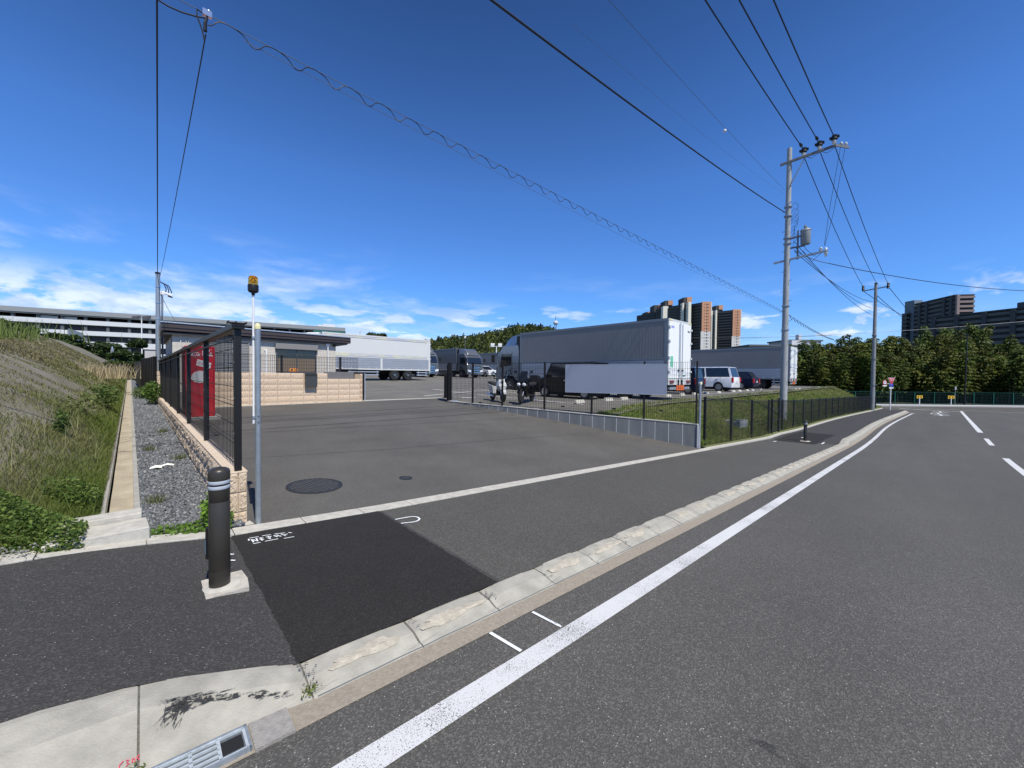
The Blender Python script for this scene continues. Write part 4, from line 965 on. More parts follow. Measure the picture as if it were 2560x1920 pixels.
# ================================================================ LOW ROADSIDE FENCE
rf=empty('roadside_fence',(0,0,0),0,'long low black mesh fence between the pavement and the grass bank','fence')
m_fence=mat('fence_black',(.010,.010,.010),.5)
FHt=1.50; s=12.72; pp_=[]
while s<63: pp_.append(s); s+=2.45
TF=4.62
b=MB(); 
for i in range(len(pp_)-1):
    a,c=pp_[i],pp_[i+1]; n=34
    if abs(a-20.07)<1.3 and False: continue
    for k in range(n):
        s=a+(c-a)*k/n; p=W(s,TF+bend(s),zwalk(s)+.05); h_=FHt; rr=.0030; b.box(p.x-rr,p.x+rr,p.y-rr,p.y+rr,p.z,p.z+h_)
    for hz in (.03,.30,.60,.9,1.2,1.44,1.49):
        q0=W(a,TF+bend(a),zwalk(a)+.05+hz); q1=W(c,TF+bend(c),zwalk(c)+.05+hz); b.tube([q0,q1],.0035 if hz<1.4 else .008,4,caps=False)
b.build('mesh_panel',m_fence,rf)
for s in pp_:
    p=W(s,TF+.03+bend(s),zwalk(s)+.02); MB().box(-.035,.035,-.035,.035,0,FHt+.06).build('post',m_fence,rf,loc=p,rz=ROT)
# wicket gate in the fence
wg=wroot('fence_wicket',20.4,TF-.03,zwalk(20.5)+.05,'small black framed wicket gate in the roadside fence left of the utility pole','gate')
for x in (0,1.22): MB().box(x-.045,x+.045,-.03,.05,-.03,1.56).build('gate_post',m_fence,wg)
b=MB(); b.box(.08,.13,-.01,.03,.1,1.5); b.box(1.08,1.13,-.01,.03,.1,1.5); b.box(.08,1.13,-.01,.03,.1,.14); b.box(.08,1.13,-.01,.03,.55,.59); b.box(.08,1.13,-.01,.03,1.02,1.06); b.box(.08,1.13,-.01,.03,1.46,1.5); b.build('leaf_frame',m_fence,wg)
# concrete drain box on the bank
p=W(18.2,5.35,zbank(18.2,5.35)); db=empty('drain_box',p,ROT,'open concrete drain box set into the grass bank behind the fence','drain box')
b=MB(); b.box(-.55,.55,-.25,-.17,-.3,.26); b.box(-.55,.55,.3,.38,-.3,.26); b.box(-.55,-.47,-.17,.3,-.3,.26); b.box(.47,.55,-.17,.3,-.3,.26); b.build('box',m_concg,db,bevel=.005)
b=MB(); b.box(-.5,.5,-.22,.35,-.28,.05); b.build('floor',m_conc,db)
# ================================================================ UTILITY POLES
def put(px,py,Y): return at(px,py,Y)
def sm(P,n=6):
    P=[Vector(p) for p in P]; Q=[]
    for i in range(len(P)-1):
        a,b_,c,d=P[max(i-1,0)],P[i],P[i+1],P[min(i+2,len(P)-1)]
        for k in range(n): t=k/n; Q.append(.5*((2*b_)+(c-a)*t+(2*a-5*b_+4*c-d)*t*t+(3*b_-a-3*c+d)*t**3))
    return Q+[P[-1]]
def insul(b,p,h=.32,r_=.09):
    b.lathe([(r_*.4,0),(r_*.55,h*.2),(r_*.9,h*.25),(r_*.5,h*.4),(r_*.95,h*.45),(r_*.5,h*.62),(r_*.6,h*.7),(r_*.3,h*.75)],c=p,n=12)
UP=W(25.6,5.25,zbank(25.6,5.25)-.1); PB=UP.z; PT=14.1
up=empty('utility_pole',UP,ROT,'tall grey concrete utility pole with a transformer, rising behind the roadside fence','utility pole')
b=MB(); b.tube([(0,0,-.5),(0,0,6),(0,0,PT-PB)],[.185,.15,.115],20); b.build('pole',m_polec,up,smooth=True)
ztop=PT-PB
# local x = along the road, local -y = towards the road
b=MB(); za=ztop-.62; b.hexa([(-.20,.38,za-.26),(-.12,.38,za-.26),(.20,-1.95,za-.02),(.12,-1.95,za-.02),(-.20,.38,za-.14),(-.12,.38,za-.14),(.20,-1.95,za+.10),(.12,-1.95,za+.10)])
b.hexa([(.12,-1.95,za-.02),(.20,-1.95,za-.02),(.75,-2.4,za-.10),(.67,-2.4,za-.10),(.12,-1.95,za+.10),(.20,-1.95,za+.10),(.75,-2.4,za+.02),(.67,-2.4,za+.02)])
b.build('cross_arm',mat('arm_steel',(.16,.165,.17),.6,metal=.3),up)
MB().tube([(-.1,-.12,ztop-2.0),(0,-.7,za-.14)],.03,6).build('arm_brace',m_silver,up)
hv=[]
for y in (-.62,-1.28,-1.88):
    z=za-.10+.10*(0-y)/1+.0; hv.append((.1,y,z))
for k,(x,y,z) in enumerate(hv):
    b=MB(); insul(b,(x,y,z-.03),.34,.11); b.build('insulator',mat('porcelain%d'%k,(.75,.75,.73),.25),up,smooth=True)
    b=MB(); b.lathe([(.05,z+.22),(.14,z+.24),(.13,z+.30),(.10,z+.34),(.11,z+.46),(.03,z+.50)],c=(x,y,0),n=12); b.box(x-.06,x+.06,y-.2,y+.2,z+.30,z+.40); b.build('insulator_cover',m_black,up)
b=MB()
for (x,y) in ((.40,-2.12),(.60,-2.28)): insul(b,(x,y,za+.03),.25,.09)
b.build('end_insulators',m_white,up,smooth=True)
# steps and bands
b=MB(); z=2.2; k=0
while z<ztop-3: 
    sg=1 if k%2 else -1; b.tube([(0,0,z),(.12*sg,.28*sg,z)],.012,5); z+=.55; k+=1
b.build('climbing_step',m_poled,up)
b=MB()
for z in (5.0,6.3,ztop-5.2,ztop-4.9,ztop-3.7,ztop-3.2): b.lathe([(.19,z),(.19,z+.07)],n=16)
b.build('band',m_silver,up)
# transformer
zt_=ztop-5.35
MB().lathe([(.19,zt_),(.22,zt_+.05),(.23,zt_+.7),(.25,zt_+.72),(.22,zt_+.8),(.05,zt_+.86),(.001,zt_+.87)],c=(.15,-.78,0),n=24).build('transformer',mat('transformer_grey',(.24,.26,.27),.5,var=.06,scale=4),up,smooth=True)
b=MB(); b.box(-.02,.06,-.78,.0,zt_-.12,zt_-.04); b.box(.0,.08,-.50,-.43,zt_-.75,zt_+.8); b.box(-.02,.06,-.7,.0,zt_+.42,zt_+.5); 
for q in (-.15,.15): b.lathe([(.05,zt_+.8),(.06,zt_+.92),(.03,zt_+1.0)],c=(.15+q,-.78,0),n=8)
b.build('transformer_bracket',m_poled,up)
zb_=zt_-.55
b=MB(); b.hexa([(-.12,.6,zb_-.28),(-.04,.6,zb_-.28),(.12,-1.75,zb_-.04),(.04,-1.75,zb_-.04),(-.12,.6,zb_-.18),(-.04,.6,zb_-.18),(.12,-1.75,zb_+.06),(.04,-1.75,zb_+.06)]); b.build('lower_arm',m_silver,up)
b=MB(); insul(b,(.1,-1.45,zb_+.05),.25,.09); insul(b,(.1,-1.66,zb_-.28),.6,.11); b.build('cutout_insulator',m_white,up,smooth=True)
b=MB()
for (x,y) in ((.40,-2.12),(.60,-2.28)): b.tube([(x,y,za+.2),(x-.15,y+.4,zb_+2),(.1,-1.55-.1*x,zb_+.3)],.010,5)
b.tube([(.1,-1.5,zb_+.2),(0,-1.2,zb_-.2),(0,-.8,zb_+.3),(.1,-.75,zt_+.0)],.014,5); b.tube([(.1,-1.65,zb_+.1),(0,-1.1,zb_-.45),(0,-.7,zb_+.2)],.014,5)
for y in (-.62,-1.28): b.tube([(.1,y,za+.0),(.2,y-.3,za-.2),(.3,y-.6,za+.0)],.012,5)
b.build('jumper_wire',m_wire,up)
b=MB()
for k in range(9):
    a=random.uniform(0,6.28); z=ztop-5.0+.22*k+random.uniform(-.1,.1); b.tube(sm([(.12,-.1,z),(.2+.1*math.cos(a),-.28,z+.22),(.26,-.34+.1*math.sin(a),z+.0),(.2,-.22,z-.3)]),.009,5)
b.build('cable_loops',m_wire,up)
# second pole
U2=at(2181,1000,41.5); z2=zr(56)+.1
u2=empty('utility_pole',(U2.x,U2.y,z2),ROT,'second, farther utility pole standing in front of the bamboo grove','utility pole')
H2=at(2184,707,41.5).z-z2
MB().tube([(0,0,-.3),(.15,.0,H2)],[.20,.13],16).build('pole',mat('second_pole',(.22,.23,.24),.75,var=.15,scale=3),u2,smooth=True)
b=MB(); b.hexa([(.1,1.05,H2-.75),(.2,1.05,H2-.75),(.2,-1.0,H2-.55),(.1,-1.0,H2-.55),(.1,1.05,H2-.65),(.2,1.05,H2-.65),(.2,-1.0,H2-.45),(.1,-1.0,H2-.45)]); b.build('cross_arm',m_poled,u2)
for y in (1.0,-.95):
    b=MB(); b.lathe([(.05,-.3),(.14,-.25),(.08,-.12),(.15,-.05),(.08,.1),(.14,.2),(.05,.35)],c=(.05,y,H2-.45),n=10); b.build('insulator',m_black,u2,smooth=True)
b=MB(); b.box(.0,.75,-.12,.12,H2-.08,H2+.02); b.build('top_bracket',m_black,u2)
b=MB()
for z in (2.7,5.5,8): b.lathe([(.205,z),(.205,z+.12)],n=14)
b.box(-.05,.5,-.3,-.2,2.75,2.85); b.build('band',m_poled,u2)
# ================================================================ WIRES
def sag(p0,p1,d,n=28):
    p0,p1=Vector(p0),Vector(p1); return [p0.lerp(p1,i/n)-Vector((0,0,4*d*(i/n)*(1-i/n))) for i in range(n+1)]
def wire(name,pts,r_,label,m=None,group='overhead wires',n=6):
    o=MB().tube(pts,r_,n,caps=False).build(name,m or m_wire); return tag(o,label,'wire',group)
def ulocal(p): return up.matrix_world@Vector(p) if False else Vector((UP.x,UP.y,UP.z))+Matrix.Rotation(ROT,3,'Z')@Vector(p)
def u2local(p): return Vector((U2.x,U2.y,z2))+Matrix.Rotation(ROT,3,'Z')@Vector(p)
def ray_t(px,py,t):          # where the view through a photo place meets the vertical plane t=const
    d=fwd+rtv*((px-1280)/FPX)-upv*((py-960)/FPX); den_=-d.x*CA+d.y*SA; return Vector((0,0,CAM_H))+d*(t/den_)
hw=[ulocal((x,y,z+.35)) for x,y,z in hv]
ends=[ (1763,0),(1848,0),(1934,0)]
names=['leftmost','middle','rightmost']
for k,(px,py) in enumerate(ends):
    s_,t_=st_of(hw[k]); q=ray_t(px,py,t_); d=(q-hw[k]); d=d+Vector((0,0,.25)); e=hw[k]+d*2.2
    wire('power_line',sag(hw[k],e,.25),.022,'%s of the three thick overhead power lines running from the tall pole over the road'%names[k],group='power lines')
    tg=u2local([(0.05,1.0,H2-.3),(.5,0,H2+.1),(.05,-.95,H2-.3)][k]) 
    wire('power_line',sag(ulocal((hv[k][0]+.1,hv[k][1],hv[k][2]-.0)),tg,.35),.020,'%s of the three power lines dropping from the tall pole to the farther pole'%names[k],group='power lines')
    b=MB(); 
    pdir=(e-hw[k]).normalized()
    if k<2: c0=hw[k]+pdir*.55; b.tube([c0,c0+pdir*.12,c0+pdir*.35,c0+pdir*.5],[.03,.075,.06,.025],8); tag(b.build('wire_clamp',m_black),'black tension clamp on the %s power line just before the crossarm'%names[k],'wire clamp','wire clamps')
# beyond the second pole
for k,(y,zz,px,py) in enumerate(((1.0,-.7,2232,775),(0,-1.2,2268,812),(-.95,-.5,2274,808))):
    p=at(px+50,py+24,75); wire('power_line',sag(u2local((.1,y,H2+zz)),p,.3),.03,['lower','middle','upper'][k]+' line leaving the farther pole towards the dark apartment block',group='power lines')
# single thick line from the upper left of the picture to the pole
zc=ulocal((-.05,.1,0)); pz=at(1962,531,(UP.y)); s_,t_=st_of(pz)
q=ray_t(1228,0,t_); e=pz+(q+Vector((0,0,.45))-pz)*1.9
def through(p0,pm,frac,p1d): pass
wire('overhead_cable',sag(pz,e,.45),.022,'single black cable crossing the middle of the sky down to the tall pole')
# thin faint wires
p=at(1962,475,UP.y); q=ray_t(1540,0,st_of(p)[1]); wire('thin_wire',sag(p,p+(q-p)*1.6,.2),.006,'thin grey wire with a small white ball marker above the lot',m_wire2)
q2=ray_t(1812,317,st_of(p)[1]); tag(MB().lathe([(.01,-.06),(.055,-.03),(.06,0),(.055,.03),(.01,.06)],n=10).build('wire_marker',m_white,loc=q2+Vector((0,0,-.15))),'tiny white ball marker hanging on a thin wire in the open sky','wire marker')
p=at(1962,485,UP.y); q=ray_t(1430,60,st_of(p)[1]); wire('thin_wire',sag(p,p+(q-p)*1.0,.2),.003,'fainter thin wire just below the one with the white marker',m_wire2)
# messenger strand with lashed cable: clamp at upper left to the pole
pc=at(518,36,4.95); pe=at(1958,778,UP.y)
dirm=(pc-pe); pf=pe+dirm*1.45
wire('messenger_strand',sag(pe,pf,.0),.0045,'straight steel messenger strand carrying the wavy communication cable',m_wire2)
wire('lower_strand',[p-Vector((0,0,.10 if i>0 else .02)) for i,p in enumerate(sag(pe,pe+dirm*.985,.12,40))],.0032,'thin lower wire running just beneath the wavy cable',m_wire2)
pts=[]; Ltot=dirm.length; nw=49; per=16
for i in range(nw*per+1):
    f_=i/(nw*per); base=pe+dirm*(f_*1.0); ph=2*math.pi*i/per
    am=.048+.018*f_; pts.append(base+Vector((0,0,-am-.0-am*math.cos(ph)))+Vector((SA,CA,0))*(.045*math.sin(ph)-.016*math.sin(2*ph))+Vector((-CA,SA,0))*(.02*math.sin(ph)))
wire('wavy_cable',pts,.0065,'black communication cable spiralling in waves around the strand across the sky',n=5)
pts=[pc+dirm.normalized()*(.12*i)+Vector((0,0,-.05-.09*math.sin(i*.55)-.0*i)) for i in range(16)]
wire('slack_cable',pts,.009,'slack loop of cable leaving the clamp at the top left corner')
cl=empty('wire_clamp',pc,ROT,'small steel suspension clamp on the strand at the upper left','wire clamp','wire clamps')
b=MB(); b.box(-.05,.05,-.02,.02,-.03,.05); b.tube([(-.02,0,.03),(.02,0,.06),(.05,0,.03)],.012,6); b.build('clamp',m_chrome,cl,bevel=.004)
MB().tube([(0,0,-.03),(-.02,0,-.12),(-.02,0,-.22)],[.012,.018,.02],8).build('tail',m_black,cl)
MB().tube([(0,0,-.02),(-.1,0,.0),(-.1,-.0,-.08),(-.05,0,-.22),(-.03,0,-.33)],.009,6).build('loop',m_wire,cl)
ctop=Vector((pb.x,pb.y,5.85))
wire('service_drop',sag(pc+Vector((-.02,0,-.25)),ctop+Vector((.1,0,-.1)),.12),.007,'thin cable dropping from the clamp to the camera pole')
q=at(392,-200,5.2); wire('service_drop',sag(ctop,q,.1),.013,'black cable going straight up out of the picture from the camera pole')
wire('service_drop',sag(ctop+Vector((.1,0,-.8)),at(440,805,40),.1),.012,'thin wire from the camera pole down behind the office roof')
# strand beyond the tall pole into the grove
a=pe; c=at(2085,848,60)
wire('messenger_strand',sag(a,c,.2),.012,'lashed strand running from the tall pole down into the bamboo',m_wire2)
c2=[]; 
for i in range(241):
    f_=i/240; c2.append(a.lerp(c,f_)-Vector((0,0,.8*f_*(1-f_)+.10+.09*math.cos(i*math.pi/4)))) 
wire('wavy_cable',c2,.014,'farther part of the wavy cable between the tall pole and the bamboo',n=4)
# low voltage lines between poles, branch to the right
a=ulocal((.2,-.3,ztop-5.6))
for k in range(3): wire('cable',sag(a+Vector((0,0,.25*k)),u2local((0,.2,H2-2.0-.7*k)),.5),.016,['lower','middle','upper'][k]+' slack cable from the transformer to the farther pole')
a=ulocal((.4,-1.75,zb_-.6)); wire('cable',sag(ulocal((.1,-.3,zt_-.2)),a,.1),.016,'short cable from the transformer to the branch clamp'); wire('cable',sag(a,at(2640,729,26),.35),.018,'single cable branching off to the right edge of the picture')
# long lines far behind
wire('far_wire',sag(at(1840,846,90),at(2600,800,70),.5),.03,'pale wire crossing in front of the bamboo tops',mat('pale_wire',(.35,.36,.38),.5))
wire('far_wire',sag(at(1690,844,95),at(2080,838,95),.3),.04,'dark wire crossing low between the orange towers and the bamboo')
# ================================================================ SIGNS AT THE JUNCTION, LAMP POSTS, FAR FENCE
m_sred=mat('sign_red',(.50,.02,.03),.4); m_sblue=mat('sign_blue',(.03,.06,.35),.4); m_yel=mat('sign_yellow',(.65,.42,.01),.4)
sp=at(2225,1027,43.5); zs=zwalk(60)
sg=empty('traffic_sign',(sp.x,sp.y,zs),R(8),'white sign post with a red triangular stop sign and a round speed sign','traffic sign')
MB().cyl((0,0,-.1),(0,0,3.2),.05,n=12).build('post',m_white,sg,smooth=True)
tz=3.35
def tri(c,r_): return [(r_*math.sin(a),c+r_*math.cos(a)) for a in (math.pi/3,math.pi,-math.pi/3)]
MB().ext(tri(tz,.56),-.06,-.05).build('triangle_border',m_white,sg); MB().ext(tri(tz,.51),-.066,-.061).build('triangle',m_sred,sg)
b=MB(); 
for (x,z,w_,h_) in ((-.25,tz+.10,.05,.15),(-.17,tz+.03,.13,.03),(-.17,tz+.13,.03,.10),(-.17,tz+.16,.12,.025),(.0,tz+.05,.03,.16),(-.04,tz+.14,.12,.025),(-.04,tz+.06,.12,.025),(.17,tz+.04,.03,.17),(.12,tz+.14,.14,.025),(.22,tz+.05,.03,.1)):
    b.box(x,x+w_,-.072,-.067,z,z+h_)
for k in range(4): b.box(-.12+.07*k,-.08+.07*k,-.072,-.067,tz-.07,tz-.01)
b.build('lettering',m_white,sg)
rd=[(-.86+.26*math.cos(2*math.pi*i/28),3.1+.26*math.sin(2*math.pi*i/28)) for i in range(28)]
MB().ext(rd,-.06,-.05).build('round_sign',m_sred,sg)
MB().ext([(-.86+(x+.86)*.72,3.1+(z-3.1)*.72) for x,z in rd],-.064,-.061).build('round_face',m_white,sg)
textobj('speed_number','40',.26,m_sblue,sg,(-.86,-.066,3.1),(R(90),0,0))
MB().box(-1.12,-.60,-.06,-.05,2.66,2.79).build('sub_plate',m_white,sg)
MB().box(-.9,0,-.045,-.01,2.93,2.97).build('bracket',m_white,sg)
MB().ext([(-.28,2.62),(.28,2.62),(.28,2.86),(.12,3.06),(-.12,3.06),(-.28,2.86)],-.06,-.05).build('blue_sign',m_sblue,sg)
MB().box(-.28,.28,-.06,-.05,2.42,2.54).build('lower_plate',m_white,sg)
for k,px in enumerate((2298,2377)):
    p=at(px,1019,57.6); o=empty('chevron_sign',(p.x,p.y,ZF+.13),R(4 if k==0 else -2),'yellow board with two dark left-pointing chevrons, the %s one'%('left' if k==0 else 'right, beside the thin grey post'),'chevron sign','chevron boards')
    MB().cyl((0,0,0),(0,0,.95),.06,n=10).build('post',m_white,o)
    MB().box(-.47,.47,-.03,.0,.92,1.38).build('board',m_yel,o)
    b=MB()
    for x in (-.22,.22): b.ext([(x-.17,1.15),(x+.03,1.34),(x+.17,1.34),(x-.03,1.15),(x+.17,.96),(x+.03,.96)],-.04,-.031)
    b.build('chevrons',mat('chev_dark',(.10,.02,.02),.5),o)
p=at(2387,1017,58.2); o=empty('guide_post',(p.x,p.y,ZF+.13),0,'thin grey sign post with a small rectangular plate by the right chevron board','sign post')
MB().cyl((0,0,0),(0,0,2.7),.045,n=8).build('post',m_poled,o); MB().box(-.13,.13,-.05,.0,2.25,2.75).build('plate',mat('plate_back',(.30,.31,.32),.5),o)
for k,(px,top) in enumerate(((2119,842),(2411,839))):
    p=at(px,1016 if k else 990,58.6 if k else 62); zt=at(px,top,p.y).z
    o=empty('lamp_post',(p.x,p.y,ZF+.1),0,'tall thin black lamp post against the bamboo, %s'%('left of the farther utility pole' if k==0 else 'right of the chevron boards'),'lamp post','black lamp posts')
    h_=zt-ZF-.1
    MB().tube([(0,0,0),(0,0,1.2),(.05,0,h_)],[.13,.09,.07],10).build('post',m_black,o); MB().lathe([(.08,h_),(.32,h_+.06),(.34,h_+.14),(.1,h_+.2)],n=14).build('lamp',m_black,o); MB().box(.0,.35,-.05,.05,h_*.66,h_*.66+.06).build('bracket',m_poled,o)
m_gfence=mat('green_fence',(.003,.035,.028),.6)
gf=empty('green_mesh_fence',(0,0,0),0,'long dark green mesh fence in front of the bamboo grove at the junction','fence')
b=MB(); x=36
while x<125:
    for k in range(40): xx=x+2.0*k/20*1.0; 
    x+=4
n=0; x=38
while x<120: b.box(x-.004,x+.004,59.0,59.008,ZF+.2,ZF+1.95); x+=.085
for z in (.25,.7,1.15,1.6,1.93): b.box(38,120,58.99,59.01,ZF+z-.008,ZF+z+.008)
b.build('mesh_panel',m_gfence,gf)
b2=MB(); 
for z in (.22,1.95): b2.box(38,120,58.96,59.0,ZF+z-.02,ZF+z+.02)
b2.build('rail',mat('green_rail',(.010,.075,.055),.5),gf)
x=40.2
while x<120: MB().box(-.035,.035,-.04,.04,0,1.85).build('post',mat('green_post',(.012,.13,.085),.5) if x<41 else bpy.data.materials['green_post'],gf,loc=(x,58.93,ZF+.13)); x+=3.0
# ================================================================ BACKGROUND BUILDINGS
def at_top(px,py,Y): return at(px,py,Y)
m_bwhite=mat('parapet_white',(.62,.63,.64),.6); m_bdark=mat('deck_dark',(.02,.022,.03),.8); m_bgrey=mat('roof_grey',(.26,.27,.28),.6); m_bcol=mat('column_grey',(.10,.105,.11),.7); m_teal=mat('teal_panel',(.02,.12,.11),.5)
th=R(60); pk=empty('logistics_building',(-257.0,200.0,-3),math.pi/2-th,'long multi-storey warehouse with white parapets and dark open decks behind the office','warehouse')
D=8.83
def lev(z): return z+3
L0=-6*D; L1=17.9*D
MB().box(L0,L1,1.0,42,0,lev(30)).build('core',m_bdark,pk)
ro=MB().box(L0-1,L1,-1.5,43,lev(32.0),lev(34.6)).build('roof',m_bgrey,pk,bevel=.1)
MB().box(L0-1,L1,-1.2,-.9,lev(31.4),lev(32.0)).build('roof_gutter',mat('gutter_dk',(.12,.125,.13),.6),ro)
for za,zb in ((27.0,29.4),(21.3,23.7),(15.5,17.9),(9.6,12.0),(3.8,6.2)): MB().box(L0,L1-2*D,-1.0,1.3,lev(za),lev(zb)).build('parapet',m_bwhite,pk)
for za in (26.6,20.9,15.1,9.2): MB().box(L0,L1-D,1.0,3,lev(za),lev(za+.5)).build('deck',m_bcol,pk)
for k in range(-6,17): MB().box(k*D-.6,k*D+.6,-.2,1.02,0,lev(32)).build('column',m_bcol,pk)
MB().box(15.6*D,L1+.2,-1.6,20,lev(24.5),lev(31.9)).build('green_block',m_teal,pk)
b=MB(); b.box(16.3*D,17.2*D,3,9,lev(34.6),lev(37)); b.box(15.9*D,16.3*D,3,9,lev(34.6),lev(36)); b.build('roof_unit',m_bwhite,pk)
for (k0,k1) in ((.9,2.0),(2.15,2.9)): 
    b=MB(); b.box(k0*D*.9+1,k1*D*.9,.6,.95,lev(29.4),lev(31.0)); b.build('parked_box',mat('parked_pale',(.33,.36,.37),.6) if k0<1 else bpy.data.materials['parked_pale'],pk)
# orange towers
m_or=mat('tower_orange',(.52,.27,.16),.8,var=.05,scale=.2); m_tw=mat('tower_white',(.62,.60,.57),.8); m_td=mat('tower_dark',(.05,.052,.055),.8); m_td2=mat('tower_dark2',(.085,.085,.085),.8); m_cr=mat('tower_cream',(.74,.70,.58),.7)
m_win=mat('window_dark',(.02,.022,.025),.4)
def tower(label,Y,x0,xd,x1,ytop,ybreak,stripe,block,floors,side=14,yb=905):
    """x0..xd shaded face, xd..x1 lit orange end; all given where the photo shows them, at distance Y"""
    c=at(xd,ytop,Y); o=empty('apartment_tower',(c.x,c.y,-4),0,label,'apartment tower','orange brick towers'); 
    H=c.z+4; k=Y/FPX; wl=(x1-xd)*k*1.02; wd=(xd-x0)*k; zb=at(xd,ybreak,Y).z+4
    # lit end faces the camera, shaded long side recedes to the left and back
    def far(px,f_): return (px-xd)*k
    back=Vector((-wd*1.16,side*1.6,0))
    def face(b,xa,xb,za,zb2,dy=0,m=0):
        """slab on the shaded side between fractions xa..xb of its run"""
        p=[back*xa,back*xb]; nrm=Vector((-back.y,back.x,0)).normalized()
        if nrm.y>0: nrm=-nrm
        b.hexa([p[1]+nrm*dy+Vector((0,0,za)),p[0]+nrm*dy+Vector((0,0,za)),p[0]-nrm*1.5+Vector((0,0,za)),p[1]-nrm*1.5+Vector((0,0,za)),p[1]+nrm*dy+Vector((0,0,zb2)),p[0]+nrm*dy+Vector((0,0,zb2)),p[0]-nrm*1.5+Vector((0,0,zb2)),p[1]-nrm*1.5+Vector((0,0,zb2))],m)
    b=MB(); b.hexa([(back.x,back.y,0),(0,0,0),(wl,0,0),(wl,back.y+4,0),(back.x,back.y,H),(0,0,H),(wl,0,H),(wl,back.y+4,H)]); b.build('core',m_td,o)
    if x1>xd+6:
        MB().box(.05,wl,-1.2,-.02,zb,H+.6).build('orange_wall',m_or,o); MB().box(.05,wl,-1.2,-.02,0,zb).build('white_wall',m_tw,o)
        b=MB(); 
        for i in range(floors):
            z=H-2.2-i*3.0
            if z<2: break
            b.box(wl*.50,wl*.60,-1.35,-1.2,z-.7,z+.7); b.box(wl*.28,wl*.33,-1.32,-1.2,z-.45,z+.45); b.box(wl*.70,wl*.75,-1.32,-1.2,z-.45,z+.45)
        b.build('window',m_win,o)
        MB().box(wl,wl+1.0,-.8,3,zb+ (H-zb)*.55,H+.5).build('white_edge',m_tw,o); MB().box(-.7,.0,-1.3,-.3,0,zb).build('white_corner',m_tw,o)
    b=MB()
    for i in range(floors):
        z=H-1.6-i*3.0
        if z<2: break
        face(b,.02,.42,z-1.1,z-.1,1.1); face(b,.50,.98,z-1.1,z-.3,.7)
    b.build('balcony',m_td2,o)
    if stripe:
        b=MB()
        for (px0,px1) in stripe:
            xa_,xb_=(px0-xd)*k,(px1-xd)*k; yy=back.y*min(1,(-xb_)/(wd*1.16)); b.box(xa_,xb_,yy-2.6,yy+3,0,H+1)
        b.build('cream_pillar',m_cr,o)
    if block:
        bx0,bx1,by0,by1=block; p0=at(bx0,by0,Y+12); p1=at(bx1,by1,Y+12); b=MB(); X0=p0.x-c.x; X1=p1.x-c.x; sp_=X0+(X1-X0)*.4
        b.box(X0,X1,9,22,H-12,p0.z+4); b.build('lift_block_dark',m_td,o); MB().box(sp_,X1+.3,8.2,9.0,p1.z+4,p0.z+4.3).build('lift_block',m_or,o)
    return o
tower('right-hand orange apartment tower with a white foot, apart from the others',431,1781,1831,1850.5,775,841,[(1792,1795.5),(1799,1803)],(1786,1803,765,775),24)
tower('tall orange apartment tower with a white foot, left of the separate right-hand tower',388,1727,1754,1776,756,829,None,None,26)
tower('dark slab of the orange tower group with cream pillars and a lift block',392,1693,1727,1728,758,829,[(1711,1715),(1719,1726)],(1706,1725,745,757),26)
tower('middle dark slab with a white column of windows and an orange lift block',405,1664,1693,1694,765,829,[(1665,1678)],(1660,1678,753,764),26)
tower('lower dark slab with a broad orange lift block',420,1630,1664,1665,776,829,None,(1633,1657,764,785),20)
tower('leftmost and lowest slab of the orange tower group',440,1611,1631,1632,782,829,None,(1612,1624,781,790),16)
# right dark apartment blocks
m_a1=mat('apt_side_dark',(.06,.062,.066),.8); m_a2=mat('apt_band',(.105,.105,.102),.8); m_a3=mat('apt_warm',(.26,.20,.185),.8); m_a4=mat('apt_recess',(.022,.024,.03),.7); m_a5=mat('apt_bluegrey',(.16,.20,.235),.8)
def slab(label,c,dvec,length,depth,H,floors,fh,front_m,cuts,n_end=True,cat='apartment block'):
    o=empty('apartment_block',(c.x,c.y,-6),math.atan2(dvec.y,dvec.x),label,cat,'dark apartment blocks beyond the bamboo')  # local +x along the facade away from the near corner, facade faces local +y
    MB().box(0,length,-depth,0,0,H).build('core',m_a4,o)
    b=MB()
    for i in range(floors):
        z=H-.5-i*fh; b.box(.4,length-.3,0,.9,z-fh*.55,z-.12)
    b.build('balcony',m_a2,o)
    b=MB(); b.box(-.2,length+.2,-depth-.3,1.1,H,H+.7); b.build('roof',m_a1,o)
    b=MB()
    for x in cuts: b.box(x-.9,x+.9,-.2,1.6,0,H+.2)
    b.build('pier',m_a1,o)
    if n_end:
        e=MB(); d=MB()
        for i in range(floors):
            z=H-.5-i*fh; e.box(-1.3,0,-depth+.3,-.2,z-fh*.5,z-.1)
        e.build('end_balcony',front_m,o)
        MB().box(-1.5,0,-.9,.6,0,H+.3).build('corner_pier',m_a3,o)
    return o
c=at(2391,739,258); dd=Vector((.22,1,0)).normalized()
slab('tall dark apartment block with a lighter reddish end above the bamboo',Vector((c.x,c.y,0)),dd,34,9.5,c.z+6,14,3.0,m_a3,[2.2,7.5,22,28])
